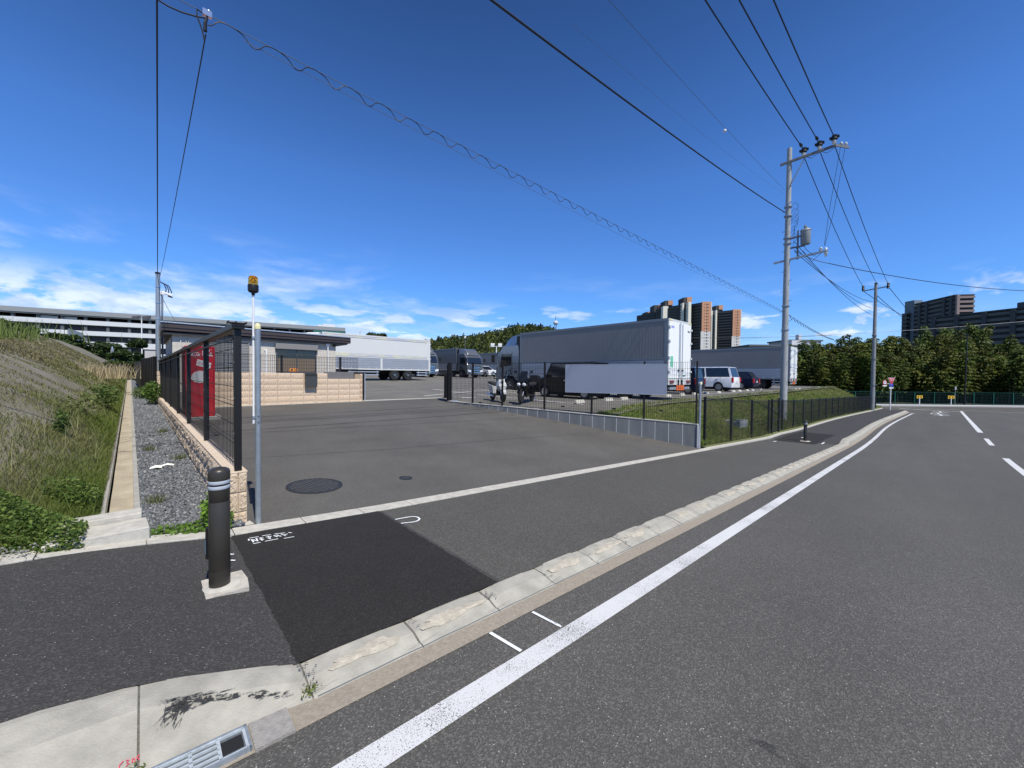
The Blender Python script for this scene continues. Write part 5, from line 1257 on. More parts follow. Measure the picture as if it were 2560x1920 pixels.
# its facade is on the -x side
c2_=at(2296,752,292); o=empty('stair_tower',(c2_.x,c2_.y,-6),0,'blue-grey stair tower at the left end of the tall dark apartment block','stair tower')
w_=(2320-2281)*292/970; MB().box(-3,3.2,0,7,0,c2_.z+6.5).build('shaft',m_a5,o); b=MB()
for i in range(14): b.box(-6.2,-3,2,6,c2_.z-4-3*i,c2_.z-2.8-3*i)
b.build('landing',m_a2,o); MB().box(3.2,9.0,-2,6,0,c2_.z-1).build('wing',m_a1,o)
MB().box(-6,-3,2.5,6,0,c2_.z-3).build('landing_wall',m_a4,o)
c=at(2541,773.5,200); dd=Vector((-.257,1,0)).normalized()
c=Vector((c.x,c.y,0))-dd*30; 
slab('long lower dark apartment block at the right edge behind the bamboo',c,dd,64,12,at(2541,773.5,200).z+6,13,3.0,m_a2,[10,20,30.5,41,52,62],n_end=False)
p=at(2552,760,200); tag(MB().box(-2,6,-3,3,0,5.5).build('rooftop_box',m_a1,loc=(p.x+4,p.y,p.z-4.3)),'square plant room on the roof of the long dark block at the right edge','plant room')
# pale low building far behind the second white truck
for (px,py,Y,w_,h_,lab) in ((2010,853,170,15,6,'pale low building with roof pipes beyond the right-hand lorry'),(1945,866,150,22,3,'grey low roof just above the right-hand lorry')):
    p=at(px,py,Y); o=empty('low_building',(p.x,p.y,-3),0,lab,'building'); MB().box(-w_/2,w_/2,0,12,0,p.z+3).build('wall',mat('lowb',(.42,.43,.44),.7) if px>2000 else m_bgrey,o); MB().box(-w_/2-.5,w_/2+.5,-.5,12.5,p.z+3,p.z+3.6).build('roof',m_bcol,o)
    if px>2000: MB().box(-1.6,-.4,1,3,p.z+3.6,p.z+6.0).build('chimney',m_bwhite,o); MB().box(-7,6,-1,0,p.z+1.2,p.z+2).build('rail',m_bwhite,o)
    else: MB().box(6,10,1,3,p.z+3.6,p.z+5.5).build('roof_unit',m_bwhite,o)
# radio mast, light masts
p=at(1389,829,300); o=empty('radio_mast',(p.x,p.y,0),0,'small far radio mast on the skyline above the large lorry','mast')
b=MB(); 
for q in (-.6,.6): b.box(q-.2,q+.2,-.2,.2,0,at(1389,812,300).z)
b.build('frame',m_a5,o); MB().lathe([(1.2,0),(1.9,1),(1.9,2.2),(1,3)],c=(0,0,at(1389,812,300).z),n=10).build('platform',m_bwhite,o); MB().cyl((0,0,at(1389,810,300).z),(0,0,at(1389,789,300).z),.25,n=6).build('antenna',m_a5,o)
def floodmast(px,ptop,Y,label,heads=2,r_=.09,zb=0,hs_=1.0):
    p=at(px,ptop,Y); o=empty('floodlight_mast',(p.x,p.y,zb),0,label,'floodlight mast','floodlight masts'); h_=p.z-zb
    MB().cyl((0,0,0),(0,0,h_-.2),r_,r_*.7,n=8).build('post',m_white if heads==2 else m_poled,o)
    MB().box(-.8*hs_,.8*hs_,-.05,.05,h_-.25,h_-.15).build('crossbar',m_alu,o)
    for q in ((-.8,.8) if heads==2 else (0,)): MB().hexa([(q*hs_-.4*hs_,-.3,h_-.35),(q*hs_+.4*hs_,-.3,h_-.35),(q*hs_+.4*hs_,.3,h_-.1),(q*hs_-.4*hs_,.3,h_-.1),(q*hs_-.4*hs_,-.35,h_+.15),(q*hs_+.4*hs_,-.35,h_+.15),(q*hs_+.4*hs_,.25,h_+.35),(q*hs_-.4*hs_,.25,h_+.35)]).build('floodlight',m_white if hs_<.9 or px>1000 else m_bcol,o)
    return o
floodmast(354,794,60,'pale lamp mast with two dark heads in front of the warehouse')
floodmast(1241,863,75,'short white mast with two square floodlights before the hill',2,.12,0,.9)
floodmast(900,828,120,'hair-thin mast on the skyline left of the single tree',1,.08,0,.5); floodmast(996,845,110,'tiny mast just right of the single tree',1,.08,0,.6)
floodmast(1163,843,120,'thin grey mast in front of the hillside wood',1,.09,0,.6)
p=at(281,905,34); o=empty('marker_post',(p.x,p.y,p.z-.6),0,'short grey post standing in the weeds on the left slope','post'); MB().box(-.07,.07,-.07,.07,0,1.7).build('post',m_alu,o); MB().lathe([(.07,1.7),(.03,1.95),(.001,2.0)],n=8).build('tip',m_alu,o); MB().box(-1.4,0,-.03,.03,.55,.61).build('side_rail',m_alu,o)
p=at(187,835,70); o=empty('direction_board',(p.x,p.y,p.z-5),0,'blue-grey direction board on posts among the bushes in front of the warehouse','signboard'); MB().hexa([(-1.2,0,4.0),(1.3,0,3.3),(1.3,.1,3.3),(-1.2,.1,4.0),(-1.2,0,6.0),(1.3,0,5.2),(1.3,.1,5.2),(-1.2,.1,6.0)]).build('board',m_a5,o); MB().box(.0,.15,.12,.25,0,5).build('post',m_alu,o)
# ================================================================ VEHICLES
m_fst=mat('frame_steel',(.20,.225,.25),.45,metal=.4)
m_tire=mat('tyre',(.014,.014,.014),.85); m_rim=mat('rim_alu',(.45,.46,.47),.3,metal=.9); m_rimd=mat('rim_dark',(.05,.05,.055),.4,metal=.6)
m_panel=mat('panel_grey',(.40,.415,.43),.45,metal=.35,var=.04,scale=1); m_panelw=mat('panel_white',(.62,.63,.61),.4); m_gate=mat('gate_alu',(.36,.385,.42),.45,metal=.3,var=.05,scale=1)
m_doorw=mat('door_white',(.87,.87,.85),.35); m_tail=mat('tail_lamp',(.20,.03,.035),.3); m_plateg=mat('plate_green',(.05,.2,.12),.5)
m_orng=mat('reflector_orange',(.85,.20,.03),.4); m_redr=mat('reflector_red',(.40,.02,.02),.4)
def wheel(parent,x,y,r_,w_,big=True,dark=False,spokes=0,side=-1):
    """axle along local y; side -1: hub face looks to -y"""
    b=MB(); b.lathe([(r_*.55,-w_/2),(r_*.93,-w_/2),(r_,-w_*.36),(r_,w_*.36),(r_*.93,w_/2),(r_*.55,w_/2)],c=(x,y,r_),n=28,axis='y'); t=b.build('wheel',m_tire,parent,smooth=True)
    f=side*w_/2; rm=MB()
    if big:
        rm.lathe([(r_*.56,f),(r_*.50,f-side*.02),(r_*.46,f-side*.12),(r_*.26,f-side*.13),(r_*.24,f-side*.03),(r_*.16,f+side*.01),(.001,f+side*.01)],c=(x,y,r_),n=24,axis='y')
        rm.build('rim',m_rim,t,smooth=True)
        h=MB()
        for k in range(8): a=2*math.pi*k/8; h.cyl((x+r_*.36*math.cos(a),y+f-side*.125,r_+r_*.36*math.sin(a)),(x+r_*.36*math.cos(a),y+f-side*.132,r_+r_*.36*math.sin(a)),r_*.06,n=8)
        h.build('hub_holes',m_black,t)
    else:
        rm.lathe([(r_*.66,f),(r_*.62,f-side*.015),(r_*.60,f-side*.06),(.001,f-side*.07)],c=(x,y,r_),n=24,axis='y'); rm.build('rim',m_black,t,smooth=True)
        sp_=MB(); n=spokes or 5
        sp_.lathe([(r_*.66,f+side*.003),(r_*.62,f+side*.003),(r_*.60,f-side*.01),(r_*.63,f-side*.02)],c=(x,y,r_),n=24,axis='y')
        for k in range(n):
            a=2*math.pi*k/n+.3
            for da in ((-.13,.13) if n<=6 else (0,)):
                c_,s_=math.cos(a+da),math.sin(a+da); sp_.tube([(x+.05*c_,y+f-side*.02,r_+.05*s_),(x+r_*.63*math.cos(a+da*1.6),y+f-side*.005,r_+r_*.63*math.sin(a+da*1.6))],.018 if n<=6 else .024,5)
        sp_.lathe([(r_*.16,f+side*.0),(.001,f+side*.006)],c=(x,y,r_),n=14,axis='y'); sp_.build('spokes',m_rimd if dark else m_rim,t)
    return t
def truck(label,s,t,heading,side_m,cab_m,L=9.6,z=None,scale=1,stripes=False,rear_deco=True,gate_m=None,pillar_m=None):
    """origin: rear centre on the ground, local +x forward"""
    z=zlot(s,t) if z is None else z; o=empty('lorry',W(s,t,z),heading,label,'lorry','lorries parked in the yard'); o.scale=(scale,)*3
    gate_m=gate_m or m_gate; pillar_m=pillar_m or m_fst; fl=.98; zt=3.76; hw=1.24; zg=1.86
    bx=MB(); bx.box(.02,L,-hw+.03,hw-.03,fl,zt-.02); bx.build('box_body',side_m,o)
    for sd_ in (-1,1):
        y0=sd_*(hw-.03); y1=sd_*hw
        b=MB(); b.box(.16,L-.12,min(y0,y1),max(y0,y1),zg+.09,zt-.10)
        n=int((L-.5)/.15)
        for i in range(n): x=.30+i*.15; b.box(x,x+.02,min(y1,y1+sd_*.004),max(y1,y1+sd_*.004),zg+.12,zt-.12)
        b.build('wing_panel',side_m,o)
        b=MB(); b.box(0,L,min(y0,y1+sd_*.02),max(y0,y1+sd_*.02),zt-.10,zt+.01); b.box(0,.16,min(y0,y1+sd_*.012),max(y0,y1+sd_*.012),fl-.02,zt-.1); b.box(L-.12,L,min(y0,y1+sd_*.012),max(y0,y1+sd_*.012),fl,zt-.1); b.box(0,L,min(y0,y1+sd_*.016),max(y0,y1+sd_*.016),zg+.02,zg+.09); b.box(0,L,min(y0,y1+sd_*.02),max(y0,y1+sd_*.02),fl-.10,fl); b.build('frame_rail',pillar_m or m_alu,o)
        for (xa,xb) in ((.18,L/2-.09),(L/2+.09,L-.14)):
            b=MB(); b.box(xa,xb,min(y0,y1),max(y0,y1),fl,zg)
            for k in range(4): b.box(xa,xb,min(y1,y1+sd_*.012),max(y1,y1+sd_*.012),fl+.06+.21*k,fl+.19+.21*k)
            b.build('side_gate',gate_m,o)
            h=MB(); x=xa+.3
            while x<xb-.1: h.box(x,x+.08,min(y1,y1+sd_*.03),max(y1,y1+sd_*.03),fl-.03,fl+.06); x+=.72
            h.build('hinge',m_panelw,o)
        b=MB(); b.box(L/2-.09,L/2+.09,min(y0,y1+sd_*.03),max(y0,y1+sd_*.03),fl-.12,zg+.0); b.build('centre_pillar',m_panelw,o)
        for (xa,xb) in ((.25,1.35),(5.0,7.6)):
            b=MB()
            for zz in (.42,.66): b.box(xa,xb,min(sd_*1.14,sd_*1.18),max(sd_*1.14,sd_*1.18),zz,zz+.09)
            for xx in (xa+.1,xb-.2): b.box(xx,xx+.06,min(sd_*1.10,sd_*1.16),max(sd_*1.10,sd_*1.16),.42,.95)
            b.build('side_guard',m_alu,o)
    ch=MB(); ch.box(.1,11.2,-.42,.42,.55,.95); ch.box(4.9,7.4,-.95,.95,.45,.92); ch.build('chassis',m_dark,o)
    for x in (2.25,3.55):
        for y in (-1.02,1.02): wheel(o,x,y,.46,.42,side=-1 if y<0 else 1)
    for x in (9.15 if False else 8.6,10.55):
        for y in (-1.06,1.06): wheel(o,x,y,.46,.30,side=-1 if y<0 else 1)
    # rear
    for sd_ in (-1,1):
        b=MB(); b.box(-.05,.03,min(sd_*.04,sd_*1.19),max(sd_*.04,sd_*1.19),fl+.04,zt-.10); d=b.build('rear_door',m_doorw,o,bevel=.01)
        r_=MB(); r_.tube([(-.075,sd_*.17,fl),(-.075,sd_*.17,zt-.15)],.018,6); r_.build('lock_rod',m_chrome,d)
        h=MB(); h.box(-.09,-.05,min(sd_*.13,sd_*.30),max(sd_*.13,sd_*.30),1.38,1.44); h.build('door_handle',m_black,d)
        h=MB()
        for zz in (1.3,1.95,2.7,3.35): h.box(-.09,-.04,min(sd_*1.10,sd_*1.25),max(sd_*1.10,sd_*1.25),zz,zz+.09)
        h.build('door_hinge',m_panelw,d)
        MB().box(-.08,-.02,min(sd_*.72,sd_*1.1),max(sd_*.72,sd_*1.1),.80,.93).build('tail_lamp',m_tail,o); MB().box(-.06,-.05,min(sd_*.95,sd_*1.15),max(sd_*.95,sd_*1.15),zt-.09,zt-.04).build('marker_lamp',mat('marker_yellow',(.8,.7,.1),.3) if 'marker_yellow' not in bpy.data.materials else bpy.data.materials['marker_yellow'],o)
    b=MB(); b.box(-.04,.03,-1.22,1.22,zt-.09,zt); b.box(-.04,.05,-1.22,1.22,.72,fl+.02); b.box(-.03,.05,-1.23,-1.19,fl,zt); b.box(-.03,.05,1.19,1.23,fl,zt); b.build('rear_frame',m_panelw,o)
    b=MB(); b.box(-.07,-.04,-.25,-.12,.72,.96); b.box(-.07,-.04,.12,.25,.72,.96); b.build('bumper_stop',m_black,o)
    b=MB(); b.box(-.06,.0,-1.1,1.1,.50,.62); b.build('underrun_bar',m_alu,o)
    b=MB(); b.box(-.075,-.06,-.42,.42,.46,.70); bb=b.build('reflector_board',m_orng,o)
    b=MB()
    for k in range(-3,4):
        y=k*.12; b.hexa([(-.078,y-.02-(.0),.47),(-.0755,y-.02,.47),(-.0755,y+.02,.47),(-.078,y+.02,.47),(-.078,y-.02+math.copysign(.05,k) ,.69),(-.0755,y-.02+math.copysign(.05,k),.69),(-.0755,y+.02+math.copysign(.05,k),.69),(-.078,y+.02+math.copysign(.05,k),.69)])
    b.build('reflector_stripes',m_redr,bb)
    if rear_deco:
        b=MB(); b.box(-.056,-.051,.80,1.05,1.55,2.05); b.build('green_sticker',mat('stick_green',(.15,.55,.35),.5) if 'stick_green' not in bpy.data.materials else bpy.data.materials['stick_green'],o)
        b=MB(); b.box(-.056,-.051,-.55,-.30,1.12,1.19); b.build('teal_sticker',m_plateg,o)
        b=MB(); b.box(-.056,-.051,.72,1.0,3.35,3.45); b.build('blue_sticker',mat('stick_blue',(.35,.35,.7),.5) if 'stick_blue' not in bpy.data.materials else bpy.data.materials['stick_blue'],o)
        b=MB()
        for i,yy in enumerate((-.78,-.84,-.90,-.96)): b.box(-.056,-.051,yy-.04,yy,3.28-.01*i,3.36-.01*i)
        b.build('small_lettering',m_black,o)
    # cab
    x0,x1=L+.12,11.95; w_=1.23
    prof=[(x0,.78),(x0,2.75),(x0+.05,3.05),(x1-.75,3.05),(x1-.30,2.55),(x1-.10,1.75),(x1,1.6),(x1,.42),(x1-.42,.40),(x1-.50,.75),(x1-.75,1.02),(x1-1.25,1.10),(x1-1.75,1.02),(x1-1.98,.78)]
    c=MB(); c.ext(prof,-w_,w_); cb_=c.build('cab',cab_m,o,bevel=.05)
    f=MB(); f.loft([[(x0+.02,-w_+.08,3.0),(x0+.02,w_-.08,3.0),(x0+.02,w_-.14,3.72),(x0+.02,-w_+.14,3.72)],[(x0+.8,-w_+.1,3.0),(x0+.8,w_-.1,3.0),(x0+.8,w_-.24,3.66),(x0+.8,-w_+.24,3.66)],[(x1-.85,-w_+.2,3.0),(x1-.85,w_-.2,3.0),(x1-.85,w_-.35,3.42),(x1-.85,-w_+.35,3.42)],[(x1-.42,-w_+.3,2.80),(x1-.42,w_-.3,2.80),(x1-.48,w_-.4,3.0),(x1-.48,-w_+.4,3.0)]]); f.build('roof_fairing',cab_m,o,smooth=True,bevel=.03)
    for sd_ in (-1,1):
        b=MB(); y=sd_*(w_+.004); y2=sd_*(w_+.010)
        b.hexa([(x1-1.55,y,1.75),(x1-.42,y,1.62),(x1-.42,y2,1.62),(x1-1.55,y2,1.75),(x1-1.55,y,2.50),(x1-.62,y,2.50),(x1-.62,y2,2.50),(x1-1.55,y2,2.50)]); b.build('side_window',m_glassd,cb_)
        b=MB(); b.box(x1-1.62,x1-1.60,min(y,y2),max(y,y2),1.1,2.6); b.box(x1-1.52,x1-1.30,min(y,y2+sd_*.02),max(y,y2+sd_*.02),1.42,1.47); b.build('door_seam',m_black,cb_)
        b=MB(); b.tube([(x1-.15,sd_*w_,2.45),(x1+.05,sd_*(w_+.22),2.4)],.02,5); b.box(x1-.02,x1+.08,min(sd_*(w_+.1),sd_*(w_+.32)),max(sd_*(w_+.1),sd_*(w_+.32)),1.95,2.45); b.build('mirror',m_black,o)
        b=MB(); b.box(x0,x0+.02,min(sd_*(w_-.02),sd_*w_),max(sd_*(w_-.02),sd_*w_),2.9,3.7); b.hexa([(x0-.1,sd_*(w_-.03),.9),(x0+.35,sd_*(w_-.03),.9),(x0+.35,sd_*w_,.9),(x0-.1,sd_*w_,.9),(x0-.1,sd_*(w_-.1),3.6),(x0+.25,sd_*(w_-.1),3.6),(x0+.25,sd_*(w_-.07),3.6),(x0-.1,sd_*(w_-.07),3.6)]); b.build('side_deflector',m_black if cab_m!=m_panelw else m_panelw,o)
        b=MB(); b.box(x1-1.5,x1-1.05,min(y,y2),max(y,y2),1.15,1.38); b.build('lower_vent',m_black,cb_)
        b=MB(); b.hexa([(x1-.02,sd_*.72,.72),(x1+.03,sd_*.72,.72),(x1+.03,sd_*1.18,.78),(x1-.02,sd_*1.18,.78),(x1-.02,sd_*.72,.92),(x1+.03,sd_*.72,.92),(x1+.03,sd_*1.18,1.02),(x1-.02,sd_*1.18,1.02)]); b.build('headlight',mat('headlight',(.8,.82,.85),.1) if 'headlight' not in bpy.data.materials else bpy.data.materials['headlight'],o)
    b=MB(); b.hexa([(x1-.10,-1.1,1.72),(x1-.06,-1.1,1.72),(x1-.06,1.1,1.72),(x1-.10,1.1,1.72),(x1-.36,-1.0,2.55),(x1-.26,-1.0,2.55),(x1-.26,1.0,2.55),(x1-.36,1.0,2.55)]); b.build('windscreen',m_glassd,cb_)
    b=MB()
    for k in range(4): zz=.62+.22*k; b.hexa([(x1-.01,-.8+.05*k,zz),(x1+.035,-.7,zz+.02),(x1+.035,.7,zz+.02),(x1-.01,.8-.05*k,zz),(x1-.01,-.85,zz+.12),(x1+.03,-.75,zz+.12),(x1+.03,.75,zz+.12),(x1-.01,.85,zz+.12)])
    b.box(x1-.01,x1+.04,-1.15,1.15,.44,.56); b.build('grille',m_chrome,o)
    b=MB(); b.box(x1-.015,x1+.012,-.78,.78,.6,1.5); b.build('grille_back',m_black,o)
    return o
H_T=ROT+math.pi/2; H_MT=ROT-math.pi/2; H_MS=ROT+math.pi; H_S=ROT      # headings: +t, -t, -s, +s
m_cabs=mat('cab_silver',(.22,.25,.29),.25,metal=.6,coat=.6); m_cabg=mat('cab_grey',(.17,.18,.19),.3,metal=.5,coat=.5)
m_sgr=mat('wing_grey',(.20,.203,.205),.5,metal=.1,var=.04,scale=1); m_sdk=mat('wing_dark',(.17,.18,.185),.5,metal=.3)
truck('big grey lorry with white rear doors parked behind the blank signboard',18.55,8.0,H_T,m_sgr,m_cabs)
truck('second large grey lorry with white rear doors, farther right by the bamboo',43.4,8.2,H_T,m_sgr,m_cabs,scale=1.04,rear_deco=False)
tw=truck('white lorry beside the office showing its long sunlit side and twin rear wheels',19.6,33.3,H_MS,m_panelw,m_panelw,gate_m=m_gate,pillar_m=m_panelw)
# faint colour band along the foot of its wing
m_band=mat('pale_band',(.68,.66,.40),.5,c2=(.40,.42,.58),scale=.8,streak=3)
b=MB(); b.box(.3,9.3,1.256,1.262,1.98,2.22); b.build('colour_band',m_band,tw); b=MB(); b.box(.3,9.3,1.256,1.262,3.50,3.64); b.build('colour_band',m_band,tw)
truck('dark grey lorry with a chrome grille facing the gate, middle of the yard',30.2,50.6,H_MT,m_sdk,m_cabg,z=zlot(30,39)-.0)
truck('lorry mostly hidden behind the white one, only its chrome front showing',24.6,52.2,H_MT,m_sdk,m_cabg,z=zlot(25,40))
truck('grey lorry box far back between the dark lorry and the big lorry',41.5,44.3,H_T,m_sdk,m_cabg,z=zlot(41,44))
# ---------------------------------------------------------------- cars
def car(name,label,cat,s,t,heading,body_m,L,Wd,H,belt,hood_z,hood_x,ws_x,rear_x,roof_r,wr=.31,base=.17,wb=None,boxy=.0,dark=False,z=None,spokes=5,group='cars parked in the yard',plate_m=None,tail=True):
    """origin: centre on ground, +x forward. hood_x: base of windscreen; ws_x: front of the roof; rear_x: back of the roof"""
    z=zlot(s,t) if z is None else z; o=empty(name,W(s,t,z),heading,label,cat,group); h=L/2; w_=Wd/2; wb=wb or L*.62; xf=h-(L-wb)*.46; xr=xf-wb
    def arch(xc,up): 
        R_=wr+.06; return [(xc+up*R_*math.cos(a),wr+R_*math.sin(a)) for a in [math.pi*(k/8) for k in range(9)]]
    low=[(-h+.02,base+.12)]+[(xr-x+xr if False else x,z_) for x,z_ in arch(xr,-1)]+[(x,z_) for x,z_ in arch(xf,-1)]+[(h-.03,base+.08)]
    up_=[(h,.45),(h-.02,hood_z-.12),(h-.12,hood_z-.02),(hood_x,hood_z+.06),(0,belt),(-h+.06,belt+.02),(-h,belt-.12),(-h,base+.2)]
    low=[(x,max(z_,base)) for x,z_ in low]
    b=MB(); prof=low+up_; n=len(prof); rings=[]
    for y,sc_ in ((-w_,.965),(-w_+.05,.99),(-w_*.5,1.0),(0,1.0),(w_*.5,1.0),(w_-.05,.99),(w_,.965)):
        rings.append([(x*sc_,y,(z_-.5)*(.97 if abs(y)>w_-.01 else 1)+.5) for x,z_ in prof])
    b.loft(rings); bd=b.build('body',body_m,o,smooth=True,bevel=.015)
    MB().box(-h+.15,h-.2,-w_+.12,w_-.12,.14,.55).build('underbody',m_dark,o)
    for xc in (xf,xr): MB().box(xc-wr-.05,xc+wr+.05,-w_+.10,w_-.10,.2,wr*2+.05).build('wheel_well',m_dark,o)
    # greenhouse
    tw_=w_-roof_r; gb=belt-.01
    g=MB(); R4=[[(hood_x,-w_+.06,gb-.02),(hood_x,w_-.06,gb-.02),(-h+.08,w_-.06,gb),(-h+.08,-w_+.06,gb)],[(ws_x,-tw_,H-.05),(ws_x,tw_,H-.05),(rear_x,tw_,H-.05),(rear_x,-tw_,H-.05)]]
    g.loft(R4); gh=g.build('glasshouse',m_glassd,o)
    r=MB(); r.loft([[(ws_x+.04,-tw_-.02,H-.07),(ws_x+.04,tw_+.02,H-.07),(rear_x-.04,tw_+.02,H-.07),(rear_x-.04,-tw_-.02,H-.07)],[(ws_x,-tw_-.01,H-.03),(ws_x,tw_+.01,H-.03),(rear_x-.03,tw_+.01,H-.03),(rear_x-.03,-tw_-.01,H-.03)],[(ws_x-.15,-tw_+.1,H),(ws_x-.15,tw_-.1,H),(rear_x+.08,tw_-.1,H),(rear_x+.08,-tw_+.1,H)]]); r.build('roof',body_m,o,smooth=True)
    def lerp(a,c,k): return a+(c-a)*k
    for sd_ in (-1,1):
        p=MB(); yb=sd_*(w_-.055); yt=sd_*(tw_+.006)
        def pil(xb,xt,wb_,wt_): p.hexa([(xb,yb,gb-.02),(xb+wb_,yb,gb-.02),(xb+wb_,yb-sd_*.03,gb-.02),(xb,yb-sd_*.03,gb-.02),(xt,yt,H-.05),(xt+wt_,yt,H-.05),(xt+wt_,yt-sd_*.03,H-.05),(xt,yt-sd_*.03,H-.05)])
        pil(hood_x-.07,ws_x-.05,.07,.07); xm=lerp(hood_x,-h,.52); pil(xm,lerp(ws_x,rear_x,.42),.09,.08); pil(-h+.06,rear_x-.02,.16 if not boxy else .12,.12)
        p.build('pillars',body_m if not dark else m_black,o)
        m_=MB(); m_.box(hood_x-.28,hood_x-.12,min(sd_*(w_-.02),sd_*(w_+.16)),max(sd_*(w_-.02),sd_*(w_+.16)),belt,belt+.14); m_.build('mirror',body_m,o,bevel=.03)
        hd=MB(); 
        for xx in (xm+.12,lerp(xm,-h,.45)): hd.box(xx,xx+.16,min(sd_*(w_-.01),sd_*(w_+.025)),max(sd_*(w_-.01),sd_*(w_+.025)),belt-.16,belt-.125)
        hd.build('door_handle',m_chrome,o)
        ln=MB()
        for xx in (xm+.02,hood_x-.12,lerp(xm,-h,.55)): ln.box(xx,xx+.008,min(sd_*(w_-.004),sd_*(w_+.003)),max(sd_*(w_-.004),sd_*(w_+.003)),.35,belt)
        ln.build('door_seam',m_black,o)
        hl=MB(); hl.hexa([(h-.22,sd_*(w_-.02),hood_z-.24),(h+.01,sd_*(w_-.5),hood_z-.26),(h-.06,sd_*(w_-.5),hood_z-.26),(h-.30,sd_*(w_-.1),hood_z-.24),(h-.26,sd_*(w_-.01),hood_z-.06),(h-.01,sd_*(w_-.5),hood_z-.12),(h-.08,sd_*(w_-.5),hood_z-.12),(h-.32,sd_*(w_-.1),hood_z-.06)]); hl.build('headlight',bpy.data.materials['headlight'],o)
        if tail:
            tl_=MB(); tl_.box(-h-.012,-h+.10,min(sd_*(w_-.22),sd_*(w_-.0)),max(sd_*(w_-.22),sd_*(w_-.0)),belt-.38,belt+.0); tl_.build('tail_lamp',m_red,o,bevel=.01)
        for xc in (xf,xr): wheel(o,xc,sd_*(w_-.10),wr,.20,big=False,dark=dark,spokes=spokes,side=sd_)
    b=MB(); b.box(h-.015,h+.012,-w_*.5,w_*.5,.36,.60); b.box(h-.01,h+.015,-w_*.55,w_*.55,.22,.30); b.build('grille',m_black,o); b=MB(); b.box(h+.0,h+.025,-w_*.5,w_*.5,.56,.585); b.build('grille_chrome',m_chrome,o)
    b=MB(); b.box(-h-.02,-h+.0,-.17,.17,.62,.79); b.build('number_plate',plate_m or m_panelw,o); b=MB(); b.box(h+.012,h+.028,-.17,.17,.34,.5); b.build('number_plate',plate_m or m_panelw,o)
    return o
m_cblk=mat('car_black',(.004,.004,.005),.22,spec=.3); m_cwht=mat('car_pearl',(.84,.84,.83),.22,coat=.8); m_cnvy=mat('car_navy',(.004,.007,.03),.2,spec=.4); m_ply=mat('plate_yellow',(.75,.58,.03),.5)
car('kei_van','black boxy small van in front of the big lorry, nose to the left','small van',15.62,12.05,H_T,m_cblk,3.42,1.47,1.76,1.02,.98,1.28,.92,-1.58,.10,wr=.29,wb=2.5,boxy=1,dark=False,spokes=5)
car('minivan','white minivan parked tail outwards, right of the blank signboard','minivan',32.8,12.1,H_T,m_cwht,4.75,1.84,1.88,1.08,.98,1.6,.9,-2.05,.20,wr=.34,wb=2.9,spokes=10)
car('kei_van','dark navy small van with a yellow number plate, right of the big lorry','small van',25.5,11.3,H_T,m_cnvy,3.40,1.48,1.70,1.0,.95,1.2,.85,-1.5,.13,wr=.28,wb=2.45,plate_m=m_ply)
car('suv','dark navy car between the white minivan and the right-hand lorry','car',38.9,12.2,H_T,m_cnvy,4.5,1.80,1.58,.98,.95,1.0,.35,-1.7,.24,wr=.33,wb=2.65)
car('suv','white car facing the gate beside the dark lorry','car',35.6,43.6,H_MT,m_cwht,4.4,1.8,1.56,.98,.95,1.0,.35,-1.6,.25,wr=.33,wb=2.65,z=zlot(35,43)+.0)
# wheel stops
ws=wroot('wheel_stop',13.0,9.7,zlot(13,9.7),'pale concrete wheel stop, the nearest one left of the signboard','wheel stop','concrete wheel stops')
b=MB(); b.hexa([(-.30,-.09,0),(.30,-.09,0),(.30,.09,0),(-.30,.09,0),(-.27,-.045,.13),(.27,-.045,.13),(.27,.045,.13),(-.27,.045,.13)]); b.build('block',m_concw,ws,bevel=.01)
wl_=[(15.0,'second wheel stop from the left, seen under the signboard'),(16.3,'third wheel stop from the left, beside the rear of the black van'),(20.9,'single wheel stop just right of the big lorry rear'),(22.7,'left stop of the pair left of the navy van'),(24.6,'right stop of the pair left of the navy van'),(26.4,'wheel stop right behind the navy van'),(28.6,'left stop of the pair before the white minivan'),(31.6,'wheel stop behind the left rear wheel of the white minivan'),(33.0,'wheel stop behind the right rear wheel of the white minivan'),(34.9,'left stop of the pair between the minivan and the navy car'),(36.3,'right stop of the pair between the minivan and the navy car'),(38.6,'wheel stop behind the dark navy car'),(43.0,'left wheel stop behind the right-hand lorry'),(44.5,'right wheel stop behind the right-hand lorry'),(54.5,'farthest wheel stop near the end of the lot')]
for s,lb in wl_: copy_tree(ws,None,W(s,9.6 if s<40 else 7.9,zlot(s,9.6)),ROT,'pale concrete '+lb)
